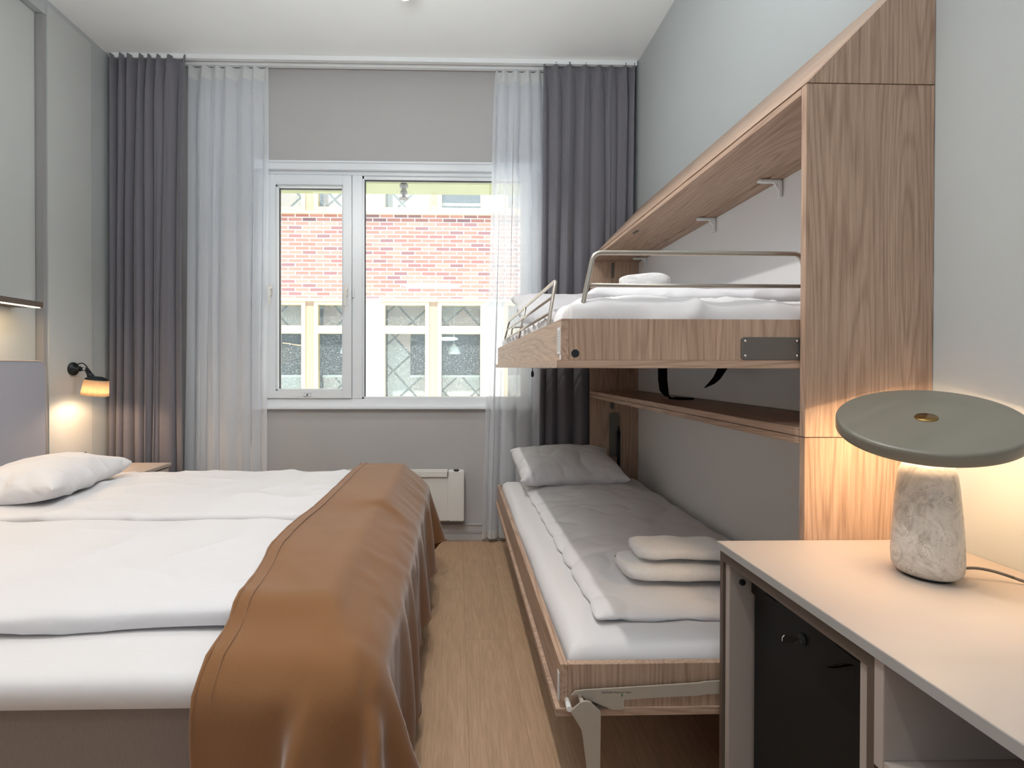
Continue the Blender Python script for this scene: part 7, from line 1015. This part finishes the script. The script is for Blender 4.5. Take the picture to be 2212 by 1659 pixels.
        fp = B().prism([(.989, .62), (.995, .60), (1.052, .60), (1.058, .62), (1.058, .880), (1.052, .886), (.995, .886), (.989, .880)], 1, PYF-.005, PYF-.0005, .0005).build('mounting_plate', 'steel', wb)
        screws(fp, [(.998, PYF-.006, .878), (1.049, PYF-.006, .878)], .004)
        B().tube([(1.046, PYF-.02, .770), (1.043, PYF-.025, .50)], .010, 14).tube([(1.047, PYF-.02, .80), (1.046, PYF-.02, .77)], .005, 10).build('gas_strut', 'black', wb)
        B().prism([(.996, .915), (1.008, .905), (1.020, .915), (1.020, .982), (.996, .982)], 1, PYF-.004, PYF-.0005, .0005).build('catch_plate', 'steel', wb)
        B().box((tx-.0125, 2.300, .300), (tx-.002, 2.303, .3205)).build('joint', 'desk_dark', wb)
        B().box((tx-.0015, TY0+.01, .330), (tx-.0002, TY0+.03, .40)).build('sticker', 'backpanel', wb)
# sloping cap over the wall beds
cp = thing('cabinet_cap', 'sloping ash wood cap on top of the wall bed cabinet', 'cabinet', (1.03, 2.2, 1.884))
SL = 1.03; top_z = 1.884+(XR-PX)*SL
B().prism([(PX, 1.884), (XR-.001, 1.884), (XR-.001, top_z)], 1, PYN, PYN+TH, .0006).build('end_panel', 'wz', cp)
B().prism([(PX, 1.884), (XR-.001, 1.884), (XR-.001, top_z)], 1, PYF, PYF+TH, .0006).build('end_panel', 'wz', cp)
B().prism([(PX, 1.885), (PX+.026, 1.885), (XR-.001, top_z-.026), (XR-.001, top_z)], 1, PYN+TH, PYF).build('sloping_board', 'wy', cp)

# ------------------------------------------------------------------ bedding of the wall beds
tag(softbox(.285, 1.139, 1.262, 3.125, .325, .462, .055, 5, .006, 30, 60, edge=.008, scale=3.5).build('mattress', 'linen_flat'), 'white sheeted mattress lying in the lower wall bed', 'mattress', 'narrow wall bed mattresses')
packed('duvet', 'linen', (.97, 1.0, .56), (0, 0, 0), (.752, 2.205, .459), 'duvet', 'duvet', 'folded white duvet along the lower wall bed under two towels', 'folded duvets on the wall beds')
packed('pillow', 'linen', (1.0, 1.04, 1.0), (0, -13, 92), (.650, 2.93, .548), 'pillow', 'pillow', 'white pillow at the window end of the lower wall bed', 'white pillows')
mu = softbox(.285, 1.139, 1.262, 3.125, 1.198, 1.368, .06, 15, .012, 40, 90, edge=.012, scale=6).build('mattress', 'linen_flat'); subd(mu, 1); wrinkle(mu, .014, .14)
tag(mu, 'white sheeted mattress lying in the upper bunk', 'mattress', 'narrow wall bed mattresses')
packed('duvet', 'linen', (.90, .80, .72), (0, 0, 180), (.700, 2.06, 1.358), 'duvet', 'duvet', 'folded white duvet on the upper bunk beneath a towel', 'folded duvets on the wall beds')
packed('pillow', 'linen', (.95, 1.05, .80), (0, -24, 92), (.64, 2.86, 1.475), 'pillow', 'pillow', 'white pillow at the window end of the upper bunk', 'white pillows')

def towel(label, cx_, cy_, z0_, L_x, dep, h, rot, seed, turns=2, group='folded white towels'):
    """towel folded in thirds and rolled flat: layered end seen on both short sides"""
    # closed flattened spiral profile in (y,z)
    pts = []
    n = 90
    for k in range(n+1):
        t = -k/n*2*PI*turns-.35; s_ = 1-k/n*.80
        a_ = dep/2*s_*(1); b__ = h/2*s_
        p = 3.0
        cs, sn = math.cos(t), math.sin(t)
        pts.append((a_*math.copysign(abs(cs)**(2/p), cs)-dep*.02*k/n, h/2+b__*math.copysign(abs(sn)**(2/p), sn)))
    th_ = h*.17
    out = []
    b = B()
    nx = 26
    ring = []
    # offset profile to make a thick sheet
    P = [Vector((p[0], p[1])) for p in pts]
    nrm = []
    for i, p in enumerate(P):
        d = P[min(i+1, n)]-P[max(0, i-1)]; d.normalize(); nrm.append(Vector((-d.y, d.x)))
    loop = [(p) for p in P]+[P[i]+nrm[i]*(-th_ if True else th_) for i in range(n, -1, -1)]
    cy, sy = math.cos(R(rot)), math.sin(R(rot))
    V = []
    for i in range(nx+1):
        u = i/nx; x = (u-.5)*L_x
        e = 1-.10*max(0, abs(u-.5)*2-.85)/.15
        row = []
        for (yy_, zz_) in loop:
            wob = .004*noise.noise(Vector((x*14, yy_*16, seed+zz_*20)))
            X_ = x+.006*noise.noise(Vector((yy_*30, zz_*40, seed)))*(1 if i in (0, nx) else 0); Y_ = yy_*e; Z_ = h/2+(zz_-h/2)*e+wob-.006*abs(u-.5)
            row.append((cx_+X_*cy-Y_*sy, cy_+X_*sy+Y_*cy, z0_+max(0.0, Z_)))
        V += row
    m_ = len(loop); fs = []
    for i in range(nx):
        for k in range(m_): fs.append((i*m_+k, i*m_+(k+1) % m_, (i+1)*m_+(k+1) % m_, (i+1)*m_+k))
    for base in (0, nx*m_):
        for k in range(n): fs.append((base+k, base+k+1, base+m_-2-k, base+m_-1-k))
    o1 = n//turns
    fs = [f for f in fs if not (min(f) < m_ and max(f) < m_)]
    prev = [k for k in range(o1+1)]
    for st_ in range(1, 6):
        a_ = PI/2*st_/5; cur = []
        for k in range(o1+1):
            px_, py_, pz_ = V[k]
            c0 = Vector((cx_-(L_x/2)*cy, cy_-(L_x/2)*sy, z0_+h/2)); p_ = Vector((px_, py_, pz_))
            q_ = c0+(p_-c0)*math.cos(a_)**.7 if st_ < 5 else c0
            q_ = q_-Vector((cy, sy, 0))*(.020*math.sin(a_)); V.append(tuple(q_)); cur.append(len(V)-1)
        for k in range(o1): fs.append((prev[k], prev[k+1], cur[k+1], cur[k]))
        fs.append((prev[o1], prev[0], cur[0], cur[o1]))
        prev = cur
    b.mesh(V, fs); bmesh.ops.remove_doubles(b.bm, verts=b.bm.verts[:], dist=.00005); o = b.build('folded_towel', 'terry'); return tag(o, label, 'towel', group)
towel('larger folded white towel at the bottom of the pair on the lower bed', .760, 1.565, .523, .44, .25, .062, -2, 1, 2)
towel('smaller folded white towel on top of the pair on the lower bed', .708, 1.565, .583, .255, .20, .052, -3, 8, 2)
towel('folded white towel lying on the duvet of the upper bunk', .80, 2.13, 1.480, .42, .27, .085, 68, 5, 2)

# ------------------------------------------------------------------ desk
dk = thing('desk', 'greige desk along the right wall with dark recessed frame', 'desk', (.92, .5, 0))
DX = .646
B().box((DX, -.55, .731), (XR-.001, 1.211, .749), .0012).build('top', 'desk', dk)
B().box((DX-.0008, -.5495, .7315), (DX+.0016, 1.2105, .7484)).build('edge_band', 'desk_edge', dk)
B().box((DX+.008, 1.198, 0), (XR-.01, 1.210, .731)).box((DX+.008, .757, .7035), (XR-.01, 1.198, .731)).box((DX+.008, .757, 0), (XR-.01, .771, .7035)).build('frame', 'desk_dark', dk)
B().box((DX+.014, 1.178, .0), (XR-.02, 1.196, .702), .0008).build('side_board', 'desk_side', dk)
B().box((DX+.014, .7735, .0), (XR-.02, .792, .702), .0008).build('side_board', 'desk_side', dk)
B().box((DX+.006, .7375, .560), (XR-.02, .7555, .7305), .0008).build('side_board', 'desk_side', dk)
B().box((DX+.006, -.5, .560), (XR-.02, .7375, .578), .0008).build('shelf', 'desk_side', dk)
B().box((XR-.03, -.5, .578), (XR-.02, .7375, .7305)).build('back_board', 'desk_dark', dk)
B().box((DX+.006, -.52, 0), (XR-.02, -.50, .7305), .0008).build('side_board', 'desk_side', dk)
lab(B().lathe([(.0075, 0), (.0075, .004), (.005, .006)], (.690, 1.178, .660), 20, Matrix.Rotation(PI/2, 3, 'X')).build('screw_cap', 'dark', dk), 'round black screw cap')

# fridge
fg = thing('mini_fridge', 'black mini fridge with a key in its lock under the desk', 'fridge', (.94, .97, 0))
FX = .712
B().box((FX+.035, .800, .03), (XR-.03, 1.165, .690), .006).build('body', 'fridge', fg)
def wave(u): # depth of upper relief along the door width (u 0 far .. 1 near)
    return .628-.028*math.cos((u-.30)*2*PI*1.6)*(1 if .0 < u < 1 else 0)
NP = 40
ya, yb = 1.163, .802
lowp = [(ya, .035)]+[(yb, .035)]
wv = [(ya+(yb-ya)*i/NP, .640-.035*math.exp(-((i/NP-.62)/.13)**2)+.012*math.exp(-((i/NP-.85)/.08)**2)+.008*math.exp(-((i/NP-.3)/.12)**2)) for i in range(NP+1)]
dr = B().prism([(ya, .035), (yb, .035)]+[(y, z-.0016) for y, z in wv[::-1]], 0, FX, FX+.033, .0006)
hp = [(ya+(yb-ya)*i/NP, .688-.022*(math.exp(-((i/NP-.22)/.09)**6)+math.exp(-((i/NP-.82)/.13)**6))) for i in range(NP+1)]
door_ = dr.build('door', 'fridge', fg)
B().prism([(y, z+.0012) for y, z in wv]+hp[::-1], 0, FX-.009, FX+.033, .002).build('door_crown', 'fridge', fg)
lk_ = B().lathe([(.0115, 0), (.0115, .003), (.008, .006), (.0075, .006)], (FX-.009, .985, .628), 28, Matrix.Rotation(-PI/2, 3, 'Y')).build('lock', 'black', fg)
B().box((FX-.026, .9843, .6255), (FX-.008, .9857, .6305)).prism([(FX-.052, .6245), (FX-.048, .6205), (FX-.030, .6205), (FX-.026, .6245), (FX-.026, .6325), (FX-.030, .6365), (FX-.048, .6365), (FX-.052, .6325)], 1, .9840, .9860, .0004).build('key', 'chrome', lk_)
for x in (.78, 1.12):
    for y in (.83, 1.13): B().lathe([(.014, 0), (.014, .031)], (x, y, 0), 12).build('foot', 'dark', fg)

# table lamp
LX, LY, LZ = .972, 1.000, .749
tl = thing('table_lamp', 'table lamp with grey marble base and tilted sage disc shade', 'table lamp', (LX, LY, LZ))
prof = [(0, .004), (.036, .004), (.046, .006), (.0535, .012), (.0575, .024), (.0580, .045), (.0570, .075), (.0550, .110), (.0525, .150), (.0495, .185), (.0460, .215), (.0400, .232), (.0320, .240), (0, .241)]
prof2 = []
for (r0, z0_), (r1, z1_) in zip(prof, prof[1:]):
    prof2 += [(r0+(r1-r0)*t/3, z0_+(z1_-z0_)*t/3) for t in range(3)]
prof2.append(prof[-1])
B().lathe(prof2, (LX, LY, LZ), 64, cap=False).build('base', 'marble', tl)
B().lathe([(.040, 0), (.040, .004)], (LX, LY, LZ+.0003), 48).build('foot_pad', 'dark', tl)
nv = Vector((-.234, -.290, .957)).normalized()
RD = Vector((0, 0, 1)).rotation_difference(nv).to_matrix()
dc = Vector((LX-.003, LY, 1.0751))
RR = .1507
dp = [(0, 0), (.10, 0), (RR-.007, -.0002), (RR-.004, -.0010), (RR-.0015, -.003), (RR-.0003, -.006), (RR, -.010), (RR, -.018), (RR, -.0265), (RR-.0015, -.0285), (RR-.006, -.0285), (RR-.012, -.012), (.10, -.008), (0, -.008)]
B().lathe(dp, dc, 96, RD, cap=False).build('disc_shade', 'sage', tl)
lab(B().lathe([(0, .0022), (.0180, .0022), (.0188, .0012), (.0188, -.001)], dc, 40, RD, cap=False).build('centre_cap', 'brass', tl), 'round brass cap')
B().lathe([(0, -.0135), (.05, -.0135), (.055, -.0085), (.055, -.0082), (0, -.0082)], dc, 40, RD, cap=False).build('diffuser', 'bulb', tl)
B().tube([(LX, LY, LZ+.238), tuple(dc-nv*.013)], .010, 16).build('stem', 'brass', tl)
ad = light('lamp_light', 'AREA', tuple(dc-nv*.016), 2.5, (1, .68, .40), tl, shape='DISK', size=.11)
ad.rotation_euler = RD.to_euler()
light('lamp_glow', 'POINT', tuple(dc-nv*.030+Vector((-.0, -.0, 0))), 0.8, (1, .68, .40), tl, shadow_soft_size=.012)
B().tube([(LX+.052, LY-.015, LZ+.020), (LX+.085, LY-.02, LZ+.024), (LX+.12, LY-.03, LZ+.018), (LX+.155, LY-.05, LZ+.005), (LX+.19, LY-.09, LZ+.0035), (LX+.205, LY-.14, LZ+.0035)], .0030, 10, round_=.03).build('cord', 'steel', tl)
